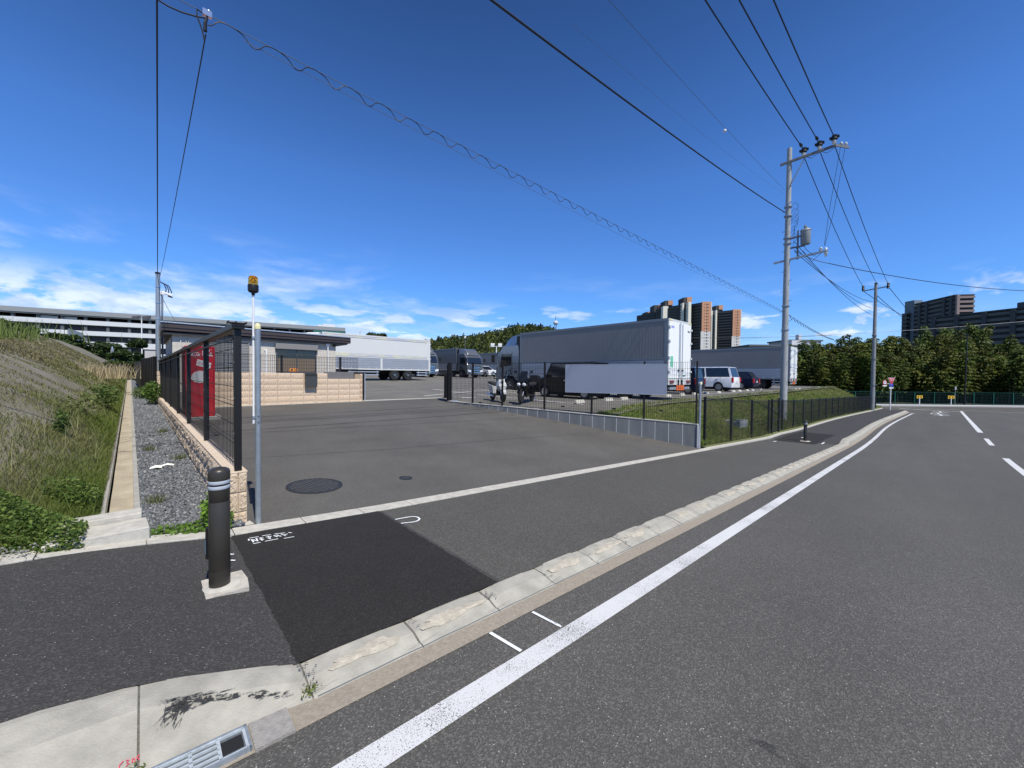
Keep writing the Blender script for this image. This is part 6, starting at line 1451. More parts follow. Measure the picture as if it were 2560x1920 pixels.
# ---------------------------------------------------------------- two-wheelers (origin on the ground under the rear axle, +x forward)
def scooter(label,s,t,heading,body_m,big=False,sc_=1.0):
    o=empty('scooter' if not big else 'motorcycle',W(s,t,zlot(s,t)),heading,label,'scooter' if not big else 'motorcycle'); o.scale=(sc_,)*3
    wb=1.28 if not big else 1.5; r_=.25 if not big else .30; lean=.0
    for x,nm in ((0,'rear_wheel'),(wb,'front_wheel')):
        b=MB(); b.lathe([(r_*.62,-.04),(r_*.85,-.055),(r_,-.02),(r_,.02),(r_*.85,.055),(r_*.62,.04)],c=(x,0,r_),n=24,axis='y'); w_=b.build(nm,m_tire,o,smooth=True)
        b=MB(); b.lathe([(r_*.62,-.035),(r_*.58,-.03),(r_*.58,.03),(r_*.62,.035)],c=(x,0,r_),n=20,axis='y')
        for k in range(5): a=2*math.pi*k/5; b.tube([(x,0,r_),(x+r_*.6*math.cos(a),0,r_+r_*.6*math.sin(a))],.018,5)
        b.cyl((x,-.05,r_),(x,.05,r_),.05,n=10); b.build('rim',m_rim,w_)
    hx=wb-.30; hz=.98 if not big else 1.02
    b=MB()
    for y in (-.07,.07): b.tube([(wb,y,r_),(wb-.12,y,.62)],.022,8)
    b.build('fork',m_alu,o)
    b=MB()
    def ring(x,zc,wy,hz_): return [(x,wy*math.cos(a),zc+hz_*math.sin(a)) for a in [2*math.pi*k/10 for k in range(10)]]
    # front fender
    for i in range(9): a=math.pi*(.15+.62*i/8); b.hexa([(wb+(r_+.03)*math.cos(a+d1)+0,y,r_+(r_+q)*math.sin(a+d1)) for q in (.03,.05) for d1,y in ((-.14,-.06),(.14,-.06),(.14,.06),(-.14,.06))])
    b.build('front_fender',body_m,o,smooth=False)
    b=MB(); b.loft([[(wb-.02,-.10,.50),(wb-.02,.10,.50),(wb-.14,.16,.46),(wb-.14,-.16,.46)],[(wb-.0,-.17 if not big else -.24,.68),(wb-.0,.17 if not big else .24,.68),(wb-.22,.22 if not big else .3,.62),(wb-.22,-.22 if not big else -.3,.62)],[(wb-.13,-.13 if not big else -.22,.86),(wb-.13,.13 if not big else .22,.86),(wb-.30,.16 if not big else .24,.84),(wb-.30,-.16 if not big else -.24,.84)],[(wb-.25,-.06,.96),(wb-.25,.06,.96),(wb-.33,.07,.94),(wb-.33,-.07,.94)]]); b.build('front_cowl',body_m,o,smooth=True,bevel=.01)
    b=MB(); b.loft([[(wb-.22,-.19,.60),(wb-.22,.19,.60),(wb-.26,.17,.30),(wb-.26,-.17,.30)],[(wb-.45,-.17,.34),(wb-.45,.17,.34),(wb-.45,.16,.26),(wb-.45,-.16,.26)],[(.35,-.16,.34),(.35,.16,.34),(.35,.15,.26),(.35,-.15,.26)]]); b.build('foot_board',m_black,o,bevel=.01)
    b=MB(); b.loft([[(.42,-.13,.30),(.42,.13,.30),(.42,.16,.66),(.42,-.16,.66)],[(.10,-.18,.40),(.10,.18,.40),(.10,.19,.70),(.10,-.19,.70)],[(-.30,-.13,.56),(-.30,.13,.56),(-.30,.12,.76),(-.30,-.12,.76)],[(-.42,-.06,.66),(-.42,.06,.66),(-.42,.05,.74),(-.42,-.05,.74)]]); b.build('rear_body',body_m,o,smooth=True,bevel=.01)
    b=MB(); b.loft([[(.44,-.12,.66),(.44,.12,.66),(.42,.11,.74),(.42,-.11,.74)],[(.05,-.16,.70),(.05,.16,.70),(.05,.14,.80),(.05,-.14,.80)],[(-.36,-.12,.76),(-.36,.12,.76),(-.36,.10,.84),(-.36,-.10,.84)]]); b.build('seat',m_rub,o,smooth=True,bevel=.015)
    b=MB(); b.tube([(hx+.02,-.33,hz),(hx+.07,-.18,hz-.01),(hx+.08,0,hz-.04),(hx+.07,.18,hz-.01),(hx+.02,.33,hz)],.016,8); b.build('handlebar',m_black,o)
    for sd_ in (-1,1):
        b=MB(); b.tube([(hx+.06,sd_*.2,hz),(hx+.02,sd_*.30,hz+.20)],.008,5); b.hexa([(hx+.0,sd_*.34-.05,hz+.18),(hx+.03,sd_*.34-.05,hz+.18),(hx+.03,sd_*.34+.05,hz+.18),(hx+.0,sd_*.34+.05,hz+.18),(hx+.0,sd_*.34-.06,hz+.28),(hx+.03,sd_*.34-.06,hz+.28),(hx+.03,sd_*.34+.06,hz+.28),(hx+.0,sd_*.34+.06,hz+.28)]); b.build('mirror',m_black if big else m_chrome,o)
    b=MB()
    for y in ((-.11,.11) if big else (0,)): b.lathe([(.03,.0),(.075,.02),(.07,.06),(.001,.075)],c=(wb-.06,y,.74 if big else .90),n=14,axis='x')
    b.build('headlight',bpy.data.materials['headlight'],o,smooth=True)
    if big:
        b=MB(); b.hexa([(wb-.12,-.2,.86),(wb-.10,-.2,.86),(wb-.10,.2,.86),(wb-.12,.2,.86),(wb-.42,-.13,1.28),(wb-.40,-.13,1.28),(wb-.40,.13,1.28),(wb-.42,.13,1.28)]); b.build('windshield',m_glassd,o)
        b=MB(); b.loft([[(-.62,-.2,.82),(-.62,.2,.82),(-.62,.17,1.1),(-.62,-.17,1.1)],[(-.25,-.23,.80),(-.25,.23,.80),(-.25,.2,1.14),(-.25,-.2,1.14)]]); b.build('top_box',m_black,o,bevel=.04)
    b=MB(); b.tube([(.1,.1,.2),(.05,.22,.0)],.012,6); b.tube([(.45,-.12,.22),(-.25,-.17,.30)],.045,10); b.build('exhaust',m_chrome,o)
    return o
HS=ROT-math.pi/2-.15
def place_bike(label,fx,fy,az,wb,*a,**k):
    v=Vector((math.sin(R(az)),math.cos(R(az)),0)); p=Vector((fx,fy,0))-v*wb; s,t=st_of(p); scooter(label,s,t,math.atan2(v.y,v.x),*a,**k)
place_bike('silver white scooter parked behind the mesh fence, front wheel to the camera',-.36,15.8,158,1.28,mat('scooter_pearl',(.55,.56,.56),.25,coat=.6),big=False,sc_=1.0)
place_bike('black touring scooter with chrome lamps leaning beside the silver one',.36,15.35,200,1.5,m_cblk,big=True,sc_=1.0)
# ================================================================ VEGETATION
def wpts(s,t,z): return np.stack([s*SA-t*CA, s*CA+t*SA, z],-1)
def blades(name,base,h,width,lean,colr,m,kind='stuff'):
    n=len(base); a=rng.uniform(0,2*np.pi,n); ux=np.stack([np.cos(a),np.sin(a),np.zeros(n)],-1)*width[:,None]*.5
    b=rng.uniform(0,2*np.pi,n); ld=np.stack([np.cos(b),np.sin(b),np.zeros(n)],-1)*(lean*h)[:,None]
    up=np.array([0,0,1.])*h[:,None]
    v=np.stack([base-ux,base+ux,base-ux*.7+up*.55+ld*.35,base+ux*.7+up*.55+ld*.35,base+up*.95+ld],1).reshape(-1,3)
    k=(np.arange(n)*5)[:,None]; f=np.concatenate([k+np.array([0,1,3]),k+np.array([0,3,2]),k+np.array([2,3,4])],1).reshape(-1,3)
    o=np_mesh(name,v,f,m,None,np.repeat(colr,3,0),tri=True); return o
def leaves(cent,size,elong=1.8,droop=None,flat=.5):
    """quads; returns v,f"""
    n=len(cent); a=rng.uniform(0,2*np.pi,n); el=rng.normal(0,flat,n) if droop is None else -np.abs(rng.normal(droop,.3,n))
    d=np.stack([np.cos(a)*np.cos(el),np.sin(a)*np.cos(el),np.sin(el)],-1); r=rng.normal(0,1,(n,3)); sd=np.cross(d,r); sd/=np.linalg.norm(sd,axis=1)[:,None]+1e-9
    L_=d*(size*elong)[:,None]*.5; S_=sd*size[:,None]*.5
    v=np.stack([cent-L_,cent+S_*.9-L_*.1,cent+L_,cent-S_*.9-L_*.1],1).reshape(-1,3); f=(np.arange(n)*4)[:,None]+np.arange(4); return v,f
def fnoise(x,y,seed=0):
    r_=np.random.default_rng(seed); o=np.zeros_like(x)
    for k in range(7):
        fx,fy,p=r_.normal(0,1,3); sc=.5*1.6**k; o+=np.sin(x*fx*sc+y*fy*sc+p*9)/(1.25**k)
    return o/2.6
m_grass=tinted('grass_blade',.75,.3,.2); m_leaf=tinted('leaf',.6,.3,.3)
G1=np.array([.085,.135,.022]); G2=np.array([.17,.21,.05]); D1=np.array([.27,.245,.125]); D2=np.array([.19,.165,.085]); D3=np.array([.40,.36,.24])
# hillside grass
def hill_np(s,t): return np.array([zhill(a,b) for a,b in zip(s,t)])
N_=125000
t=4.48+ (rng.random(N_)**2.3)*46; a=(rng.random(N_)**1.35)*(.9+.16*t); off=.30+.02*(t-4.7); s=-off-.03-a
z=hill_np(s,t); P=wpts(s,t,z); dist=np.linalg.norm(P-np.array([0,0,1.55]),axis=1)
q=fnoise(s*1.1,t*.5,3); q2=fnoise(s*3,t*2,5)
green=np.clip(.58-.25*a+.32*q+.25*q2+.55*np.exp(-((t-4.8)/1.7)**2)+.35*np.exp(-(a/.5)**2)+.5*np.clip((z-2.4)/1.0,0,1),0,1)
bare=np.maximum(np.exp(-((t-13.8+.15*q)/.65)**2)*(a>.35), .62*np.clip((a-.62+.15*q)/.25,0,1)*np.clip((t-6.6)/.8,0,1)*(t<19))       # pale worn streak running up the slope
keep=rng.random(N_)>bare*.93
h=(.07+.10*rng.random(N_)+.12*green*rng.random(N_))*(.95-.45*np.exp(-a/.25)-.25*np.exp(-((t-4.5)/1.2)**2)); h=h*(1-.45*np.clip(a-.5,0,1)*(t<20)); tall=(rng.random(N_)<.010)&(a<1.2); h=np.where(tall,h*2.8,h*.66)
wd=np.maximum(.0035,dist*.00095); mixd=rng.random(N_)[:,None]
cg=G1*(1-mixd)+G2*mixd; cd=np.where(rng.random(N_)[:,None]<.5,D1,D2)*(.75+.5*mixd); cd=np.where(tall[:,None],D3,cd)
colr=cg*green[:,None]+cd*(1-green[:,None]); colr*=(.8+.4*rng.random(N_))[:,None]
tag(blades('hillside_grass',P[keep],h[keep],wd[keep],rng.uniform(.2,.9,N_)[keep],colr[keep],m_grass),'mixed dry and green grass covering the slope at the left','grass',kind='stuff')
# leafy ground cover at the foot of the slope and round the gravel's near end
def cover(n,sfn,zfn,size,cols,name,label,hh):
    s,t=sfn(n); z=zfn(s,t)+rng.random(len(s))*hh(s,t); P=wpts(s,t,z); sz=rng.uniform(size[0],size[1],len(s)); v,f=leaves(P,sz,1.7,flat=.55)
    c=cols[0]+(cols[1]-cols[0])*rng.random((len(s),1)); c=c*(.75+.5*rng.random((len(s),1)))
    return tag(np_mesh(name,v,f,m_leaf,None,c),label,'ground cover',kind='stuff')
def sf1(n): t=4.5+rng.random(n)**1.5*2.6; s=-.36-rng.random(n)*(1.9+.2*(t-4.5)); k=fnoise(s*2.5,t*2.5,8)+.5-(t-4.5)*.35>-.2; return s[k],t[k]
cover(60000,sf1,hill_np,(.009,.027),(np.array([.045,.095,.014]),np.array([.16,.22,.045])),'leafy_weeds','dark green leafy weeds at the near foot of the slope',lambda s,t:.20*(.5+.5*np.sin(s*7+t*5))+.08)
def sf2(n): s=np.where(rng.random(n)<.6,.42+.18*rng.random(n)**1.5,.03+.55*rng.random(n)); t=4.56+rng.random(n)**2*(.35+.3*(s>.38)); return s,t
cover(2600,sf2,lambda s,t:np.full(len(s),.05),(.012,.035),(np.array([.05,.12,.015]),np.array([.17,.28,.04])),'verge_weeds','bright green weeds between the pavement edge and the gravel',lambda s,t:.05+.11*(s>.42))
# upright leafy weed hidden partly by the bollard
wr_=empty('tall_weed',W(.50,4.72,.05),0,'bright green upright weed growing behind the bollard at the wall foot','weed')
P=rng.normal(0,1,(700,3))*np.array([.055,.055,.0]); P[:,2]=rng.random(700)**.8*.34; P[:,:2]*=(1.15-P[:,2:3]*2.2); v,f=leaves(P,rng.uniform(.014,.034,700),2.2,flat=.6)
np_mesh('foliage',v,f,m_leaf,wr_,np.array([.09,.20,.02])+np.array([.12,.14,.02])*rng.random((700,1)))
b=MB()
for k in range(5): b.tube([(0,0,-.02),(.03*math.cos(k*1.3),.03*math.sin(k*1.3),.28)],.004,5)
b.build('stem',mat('weed_stem',(.10,.16,.04),.7),wr_)
# separate shrubs on the slope
def shrub(name,label,s,t,r_,h_,n,c0,c1,size=(.02,.05),z=None):
    z=zhill(s,t) if z is None else z; o=empty(name,W(s,t,z),0,label,'shrub','weeds on the left slope'); P=rng.normal(0,1,(n,3)); P/=np.linalg.norm(P,axis=1)[:,None]; P*=rng.random((n,1))**.4; P=P*np.array([r_,r_,h_*.5])+np.array([0,0,h_*.5]); P[:,:2]+=rng.normal(0,r_*.15,(n,2))
    v,f=leaves(P,rng.uniform(*size,n),1.9,flat=.6); np_mesh('foliage',v,f,m_leaf,o,np.array(c0)+(np.array(c1)-np.array(c0))*rng.random((n,1))); MB().tube([(0,0,-.05),(0,0,h_*.7)],.012,5).build('stem',bpy.data.materials['weed_stem'],o); return o
shrub('weed_clump','dark green slender weed standing alone halfway along the slope',-.93,9.0,.09,.42,420,(.04,.085,.015),(.11,.17,.035),(.015,.035))
shrub('weed_clump','pale green leafy clump near the far end of the channel',-1.0,12.3,.34,.5,420,(.10,.13,.03),(.24,.27,.10),(.02,.045))
shrub('weed_clump','second green clump farther along the drainage channel',-.9,16.0,.35,.7,600,(.05,.10,.02),(.16,.22,.06),(.025,.06))
shrub('weed_clump','leafy weed growing over the pier foot at the end of the gravel',.22,20.6,.3,.9,1000,(.04,.09,.015),(.15,.24,.05),(.03,.07),.3)
shrub('weed_clump','green weeds filling the far end of the gravel strip',-.12,24.5,.32,.6,700,(.05,.10,.02),(.17,.24,.06),(.03,.06),.3)
# dry plume tufts on the crest
def tuft(name,label,p,n,h_,r_,c):
    base=np.array([p.x,p.y,p.z])+np.concatenate([rng.normal(0,r_,(n,2)),np.zeros((n,1))],1); o=blades(name,base,rng.uniform(.6,1,n)*h_,np.full(n,.03 if h_>.5 else .006),rng.uniform(.1,.5,n),c*(.8+.4*rng.random((n,1))),m_grass); return tag(o,label,'grass tuft','grass tufts')
tuft('dry_grass_tuft','straw-coloured dry plume of grass on the crest at the far left',W(-4.0,15.5,zhill(-4.0,15.5)-.05),160,1.0,.16,np.array([.50,.42,.26]))
tuft('dry_grass_tuft','long pale dry grass stand where the slope meets the black fence',W(-1.9,30,zhill(-1.9,30)-.1),700,1.0,.9,np.array([.46,.39,.24]))
tuft('green_grass_tuft','tall fresh green grass on the crest of the slope',W(-4.1,21,zhill(-4.1,21)-.05),600,.75,.8,np.array([.16,.21,.06]))
tuft('green_grass_tuft','green grass tuft on the crest nearer the picture edge',W(-3.9,13.4,zhill(-3.9,13.4)-.05),500,.6,.5,np.array([.13,.19,.05]))
for (s,t,lb) in ((.07,5.9,'small olive grass tuft at the left edge of the gravel near the channel'),(.42,8.4,'faint grass tuft in the middle of the gravel strip'),(.05,9.6,'grass tuft hanging over the channel kerb'),(.30,12.0,'low weeds in the gravel before the pier')):
    tuft('gravel_grass_tuft',lb,W(s,t,zgrav(t)-.01),90,.16,.05,np.array([.13,.15,.05]))
def joint_weed(label,s,t,n=60):
    o=empty('joint_weed',W(s,t,zr(s)+kz(s,t)),0,label,'weed','weeds in the kerb joints'); P=rng.normal(0,1,(n,3))*np.array([.018,.018,.008])+np.array([0,0,.012]); P[:,2]=np.abs(P[:,2]); v,f=leaves(P,rng.uniform(.005,.012,n),2.2,flat=.5); np_mesh('foliage',v,f,m_leaf,o,np.array([.10,.13,.03])+np.array([.1,.1,.03])*rng.random((n,1)))
joint_weed('tiny weed sprouting in the kerb joint beside the dark asphalt patch',.575,2.03)
joint_weed('tiny weed at the foot of the tall kerb beside the drain grating',-.36,2.04,80); joint_weed('small browned weed in the joint of the tall kerb by the red scrawl',-.05,2.03,40)
# white plastic scrap on the gravel
b=MB(); b.loft([[W(.05+dx_,7.75+dy_,.1+z_) for dx_,dy_,z_ in r_] for r_ in (((-.02,0,.03),(.0,.03,.05),(.0,.06,.03)),((.05,.01,.04),(.06,.05,.07),(.07,.09,.03)),((.12,.03,.02),(.13,.06,.05),(.14,.08,.02)))],closed=False,caps=False); b.loft([[W(.15+dx_,7.79+dy_,.1+z_) for dx_,dy_,z_ in r_] for r_ in (((-.01,0,.03),(.0,.03,.05),(.0,.06,.03)),((.07,.03,.05),(.09,.07,.07),(.09,.1,.03)),((.16,.06,.03),(.17,.09,.04),(.18,.1,.03)))],closed=False,caps=False)
tag(b.build('plastic_scrap',mat('scrap_white',(.75,.74,.70),.5)),'crumpled white plastic scrap lying on the gravel','litter')
# gravel stones
N_=30000; t=4.6+rng.random(N_)**1.9*20; s0_=-.02-.02*(t-4.7); s=s0_+rng.random(N_)*(.72-.02*(t-4.7)-s0_-.02); z=.05+.014*(t-4.6)-.004+rng.random(N_)*.012
P=wpts(s,t,z); k=len(P); r_=rng.uniform(.007,.019,k)*(1+.04*t); oc=np.array([[1,0,0],[-1,0,0],[0,1,0],[0,-1,0],[0,0,1],[0,0,-1.]]); rot=rng.normal(0,1,(k,3,3)); Q,_=np.linalg.qr(rot)
sc3=rng.uniform(.55,1.15,(k,1,3)); V=(np.einsum('nij,mj->nmi',Q,oc)*r_[:,None,None]*1.0*sc3)+P[:,None,:]
F=np.array([[0,2,4],[2,1,4],[1,3,4],[3,0,4],[2,0,5],[1,2,5],[3,1,5],[0,3,5]]); ff=((np.arange(k)*6)[:,None,None]+F[None]).reshape(-1,3)
cg=np.array([.13,.14,.15])*(.55+1.0*rng.random((k,1))**1.6)+np.array([.16,.15,.14])*(rng.random((k,1))<.12)
tag(np_mesh('gravel',V.reshape(-1,3),ff,tinted('gravel_stone',.85,0,.3),None,np.repeat(cg,8,0),tri=True),'blue-grey crushed gravel between the channel and the block wall','gravel',kind='stuff')
# pebbles at bottom-left foot of the slope
N_=320; t=4.46+rng.random(N_)*.22; s=-2.6+rng.random(N_)*2.0; z=np.array([zwalk(a)+.03 for a in s])+rng.random(N_)*.03; P=wpts(s,t,z); k=N_; r_=rng.uniform(.006,.018,k); Q,_=np.linalg.qr(rng.normal(0,1,(k,3,3))); V=(np.einsum('nij,mj->nmi',Q,oc)*r_[:,None,None])+P[:,None,:]; ff=((np.arange(k)*6)[:,None,None]+F[None]).reshape(-1,3)
tag(np_mesh('pebbles',V.reshape(-1,3),ff,bpy.data.materials['gravel_stone'],None,np.repeat(np.array([.24,.235,.22])*(.6+.6*rng.random((k,1))),8,0),tri=True),'pale pebbles along the pavement edge at the far left','gravel',kind='stuff')
# right bank grass
N_=120000; u=rng.random(N_)**2.2; t=4.64+rng.random(N_)*3.0; s0_=12.3+(t-4.75)*(-3.3/8.45)+.14; s=s0_+(69-s0_)*u
bz=np.array([zbank(a,c) for a,c in zip(s,t)]); bn=np.array([bend(a) for a in s]); P=wpts(s,t+bn*(1-np.clip((t-4.5)/3.2,0,1)),bz-.01); dist=np.linalg.norm(P,axis=1)
q=fnoise(s*.9,t*1.6,12); q2=fnoise(s*4,t*4,14); top=np.clip((t-6.3)/1.2,0,1); near=np.exp(-((s-11)/3.)**2)
green=np.clip(.72+.22*q+.25*q2-.30*top*(q>-.2)*(1-near)+.1*near,0,1); mixd=rng.random(N_)[:,None]
colr=(np.array([.06,.095,.018])*(1-mixd)+np.array([.15,.20,.04])*mixd)*green[:,None]+(D1*.75*(1-mixd)+D2*mixd)*(1-green[:,None]); colr=colr*(1.65+.35*near[:,None]*np.array([1.1,1.2,.8]))
h=(.06+.10*rng.random(N_))*(1+.35*(t<6.6)+.5*(q2>.4)); wd=np.maximum(.005,dist*.00105)
kp=~((t>7.3)&(rng.random(N_)<.6)); tag(blades('bank_grass',P[kp],h[kp],wd[kp],rng.uniform(.2,1.1,N_)[kp],colr[kp],m_grass),'short green grass on the bank between the lot and the roadside fence','grass',kind='stuff')
# ---------------------------------------------------------------- trees
def leaf_cloud(centres,radii,per,size,flat=.5,elong=1.6,droop=None,shell=.45):
    V=[];S=[]
    for c,r_ in zip(centres,radii):
        n=per; d=rng.normal(0,1,(n,3)); d/=np.linalg.norm(d,axis=1)[:,None]; d*=(shell+(1-shell)*rng.random((n,1))); V.append(np.asarray(c)+d*np.asarray(r_)); S.append(rng.uniform(size[0],size[1],n))
    V=np.concatenate(V); S=np.concatenate(S); v,f=leaves(V,S,elong,droop,flat); return v,f,len(S)
def broad_tree(name,label,p,h_,w_,n,c0,c1,group,size=(.25,.5),trunk_r=.2,seed=1,per=260,low=.25):
    o=empty(name,p,0,label,'tree',group); r2=np.random.default_rng(seed)
    cs=[];rs=[]
    for k in range(n):
        a=r2.uniform(0,6.28); zz=low+(1-low)*r2.random()**.8; rr=w_*.5*math.sqrt(max(.05,1-((zz-.55)/.6)**2))*r2.random()**.5*.85; cs.append((rr*math.cos(a),rr*math.sin(a),zz*h_*.88)); q=w_*r2.uniform(.13,.22); rs.append((q,q,q*.62))
    v,f,nn=leaf_cloud(cs,rs,per,size); cf=np.repeat(r2.uniform(.6,1.25,(n,1)),per,0)
    c=(np.array(c0)+(np.array(c1)-np.array(c0))*rng.random((nn,1)))*cf; np_mesh('crown',v,f,m_leaf,o,c)
    b=MB(); b.tube([(0,0,-.5),(.05*h_*.3,0,h_*.3),(0,.03*h_,h_*.62),(0,0,h_*.8)],[trunk_r,trunk_r*.8,trunk_r*.5,trunk_r*.15],8)
    for k in range(0,n,3): b.tube([(0,0,h_*.35),tuple(.6*np.array(cs[k])+np.array([0,0,h_*.12])),cs[k]],[trunk_r*.4,trunk_r*.25,trunk_r*.08],5)
    b.build('trunk',mat('bark',(.07,.055,.04),.9) if 'bark' not in bpy.data.materials else bpy.data.materials['bark'],o); return o
p=at(942,852,95); broad_tree('broadleaf_tree','single round dark tree on the skyline above the white lorry',Vector((p.x,p.y,2)),at(942,825,95).z-2,6.2,22,(.035,.05,.018),(.10,.12,.05),'trees on the skyline',(.3,.6),.25,5,160,.3)
for k,(px,ytop,wpx,Y,lb) in enumerate(((1003,848,38,110,'low dark treetops just above the white lorry roof'),(1040,849,30,110,'small treetop at the right end of the white lorry roof'))):
    p=at(px,ytop,Y); broad_tree('broadleaf_tree',lb,Vector((p.x,p.y,2)),p.z-1.6,wpx*Y/970*1.1,12,(.03,.05,.018),(.08,.10,.04),'trees on the skyline',(.3,.6),.2,9+k,120,.5)
# bushes before the warehouse
for k,(px,ytop,ybot,wpx,Y,lb) in enumerate(((20,800,870,70,30,'leafy bush on the crest at the left edge of the picture'),(118,826,880,95,42,'broad dark bush below the warehouse parapet, left of the board'),(165,838,885,60,44,'dark bush just behind the direction board'),(232,853,900,80,46,'wide dark bush in front of the lower warehouse deck'),(275,858,905,60,50,'rounded bush next to the short marker post'),(345,845,935,60,40,'tall dark bush below the pale lamp mast'),(312,880,940,66,34,'dense dark bush where the slope ends at the fence'),(362,868,930,40,44,'dark bush between the lamp mast and the storage shed'),(60,822,875,60,36,'low green bush on the crest near the left edge'))):
    p=at(px,ybot,Y); hh=at(px,ytop,Y).z-p.z; broad_tree('bush',lb,Vector((p.x,p.y,p.z-.6)),hh+.9,wpx*Y/970*1.15,16,(.022,.045,.012),(.075,.12,.03),'bushes in front of the warehouse',(.10,.22) if Y<45 else (.14,.28),.08,30+k,230,.05)
# ---- bamboo grove: arching culms with drooping, layered tufts
def bamboo_mesh(seed,h_,w_,ncul,c0,c1):
    r2=np.random.default_rng(seed); C=[];S=[];T=[];cul=MB(); V=[]; F=[]; nb=0
    for k in range(ncul):
        a=r2.uniform(0,6.28); rr=w_*.55*math.sqrt(r2.random()); bx,by=rr*math.cos(a),rr*math.sin(a); a2=a+r2.normal(0,1.2); H=h_*r2.uniform(.62,1.03); ln=r2.uniform(.10,.45)*w_
        pts=[]
        for i in range(9):
            q=i/8; dxy=ln*q**2.4; pts.append((bx+dxy*math.cos(a2),by+dxy*math.sin(a2),H*(q*1.06-.16*q**4)))
        cul.tube(pts,[.06*(1-.85*i/8) for i in range(9)],5,caps=False)
        tint=r2.uniform(.6,1.3); yel=r2.random(); R0=r2.uniform(.85,1.35); q=r2.uniform(.16,.50)
        while q<1.0:
            i=min(7,int(q*8)); f_=q*8-i; pp=np.array(pts[i])*(1-f_)+np.array(pts[i+1])*f_; rad=R0*(.35+.75*math.sin(math.pi*min(1,.12+.86*q)))
            n=int(60*rad); a_=r2.uniform(0,6.28,n); r_=rad*np.sqrt(r2.random(n)); z_=-.34*r_**2/rad+r2.normal(0,.05,n); ctr=pp+np.stack([r_*np.cos(a_),r_*np.sin(a_),z_],-1)
            d=np.stack([np.cos(a_+r2.normal(0,.5,n)),np.sin(a_+r2.normal(0,.5,n)),-.25-.5*r_/rad],-1); d/=np.linalg.norm(d,axis=1)[:,None]; sz=r2.uniform(.10,.20,n)
            sdv=np.cross(d,np.stack([r2.normal(0,.45,n),r2.normal(0,.45,n),np.ones(n)],-1)); sdv/=np.linalg.norm(sdv,axis=1)[:,None]
            L_=d*(sz*1.7)[:,None]; S_=sdv*(sz*.55)[:,None]; V.append(np.stack([ctr-L_,ctr+S_,ctr+L_,ctr-S_],1).reshape(-1,3)); F.append(nb*4+np.arange(n*4).reshape(-1,4)); nb+=n
            T.append((np.array(c0)+(np.array(c1)-np.array(c0))*r2.random((n,1)))*tint*(1+.25*yel*np.array([1.0,.5,0]))); q+=r2.uniform(.50,.72)/H
    return np.concatenate(V),np.concatenate(F),np.concatenate(T),cul
bm_m=[]
m_culm=mat('bamboo_culm',(.03,.035,.018),.6)
protos=[]
for k in range(6):
    v,f,T,cul=bamboo_mesh(100+k,10.5+.6*(k%3),6.4,17,(.028,.058,.010),(.10,.145,.024) if k%2 else (.145,.160,.032))
    o=empty('bamboo_clump',(0,0,-50),0,'bamboo','bamboo','bamboo grove behind the green fence'); np_mesh('foliage',v,f,m_leaf,o,T); cul.build('culms',m_culm,o,fix=False); protos.append(o)
def zgr(x): return ZF+.05
spots=[]
front=[(1997,61,9.8,1.0),(2042,60.5,9.4,1.0),(2088,61.5,10.6,1.05),(2137,60.8,9.6,1),(2187,62,10.8,1.05),(2236,61,9.6,1.0),(2286,61.5,10.4,1.05),(2338,61,9.8,1),(2392,62,10.9,1.1),(2446,61,9.2,1.05),(2500,62,9.6,1.05),(2556,61,9.0,1.1),(2616,62,9.0,1.1)]
ords=['first','second','third','fourth','fifth','sixth','seventh','eighth','ninth','tenth','eleventh','twelfth','last']
back=[(1985,66,9.6),(2025,68,10.3),(2068,67,11.2),(2112,69,11.6),(2160,68,11.9),(2212,70,12.0),(2262,68,11.3),(2312,70,12.0),(2362,68,12.4),(2388,74,15.0),(2418,70,13.2),(2470,68,11.0),(2528,70,11.2),(2582,68,10.6)]
k=0
for i,(px,Y,h_,ws_) in enumerate(front):
    p=at(px+rng.uniform(-9,9),1015,Y+3.2+rng.uniform(-.3,.6)); rr=rng.uniform(0,6.28); h_*=rng.uniform(.90,1.08); ws_*=rng.uniform(.95,1.2); nh=(10.5+.6*((k%6)%3)); z=h_*1.02/nh
    o=protos[k] if k<6 else copy_tree(protos[k%6]); o.location=(p.x,p.y,ZF); o.rotation_euler=(0,0,rr); o.scale=(ws_,ws_,z); o['label']='%s front-row bamboo clump from the left, behind the green mesh fence'%ords[i]; k+=1
for i,(px,Y,h_) in enumerate(back):
    p=at(px,1015,Y+3); o=copy_tree(protos[(k*5+1)%6]); nh=(10.5+.6*(((k*5+1)%6)%3)); o.location=(p.x,p.y,ZF); o.rotation_euler=(0,0,rng.uniform(0,6.28)); o.scale=(1.15,1.15,h_*1.12/nh)
    o['label']=('tallest bamboo clump, rising in front of the gap between the dark blocks' if px==2388 else 'back-row bamboo clump whose top rises above the front row, %s from the left'%(['first','second','third','fourth','fifth','sixth','seventh','eighth','ninth','tenth','eleventh','twelfth','thirteenth','fourteenth'][i])); k+=1
# grove behind as one mass
n=36000; X_=rng.uniform(52,125,n); Y_=rng.uniform(68,80,n); hh=7.4+1.2*np.sin(X_*.35)+.8*np.sin(X_*.9+Y_); Zq=ZF+hh*rng.random(n)**.7
v,f=leaves(np.stack([X_,Y_,Zq],-1),rng.uniform(.5,.95,n),1.8,droop=.3); tag(np_mesh('far_grove',v,f,m_leaf,None,(np.array([.012,.025,.006])+np.array([.03,.04,.008])*rng.random((n,1)))),'dark mass of bamboo filling the grove behind the clumps','wood',kind='stuff')  # leaf colour darkened to stand for the shade deep in the grove
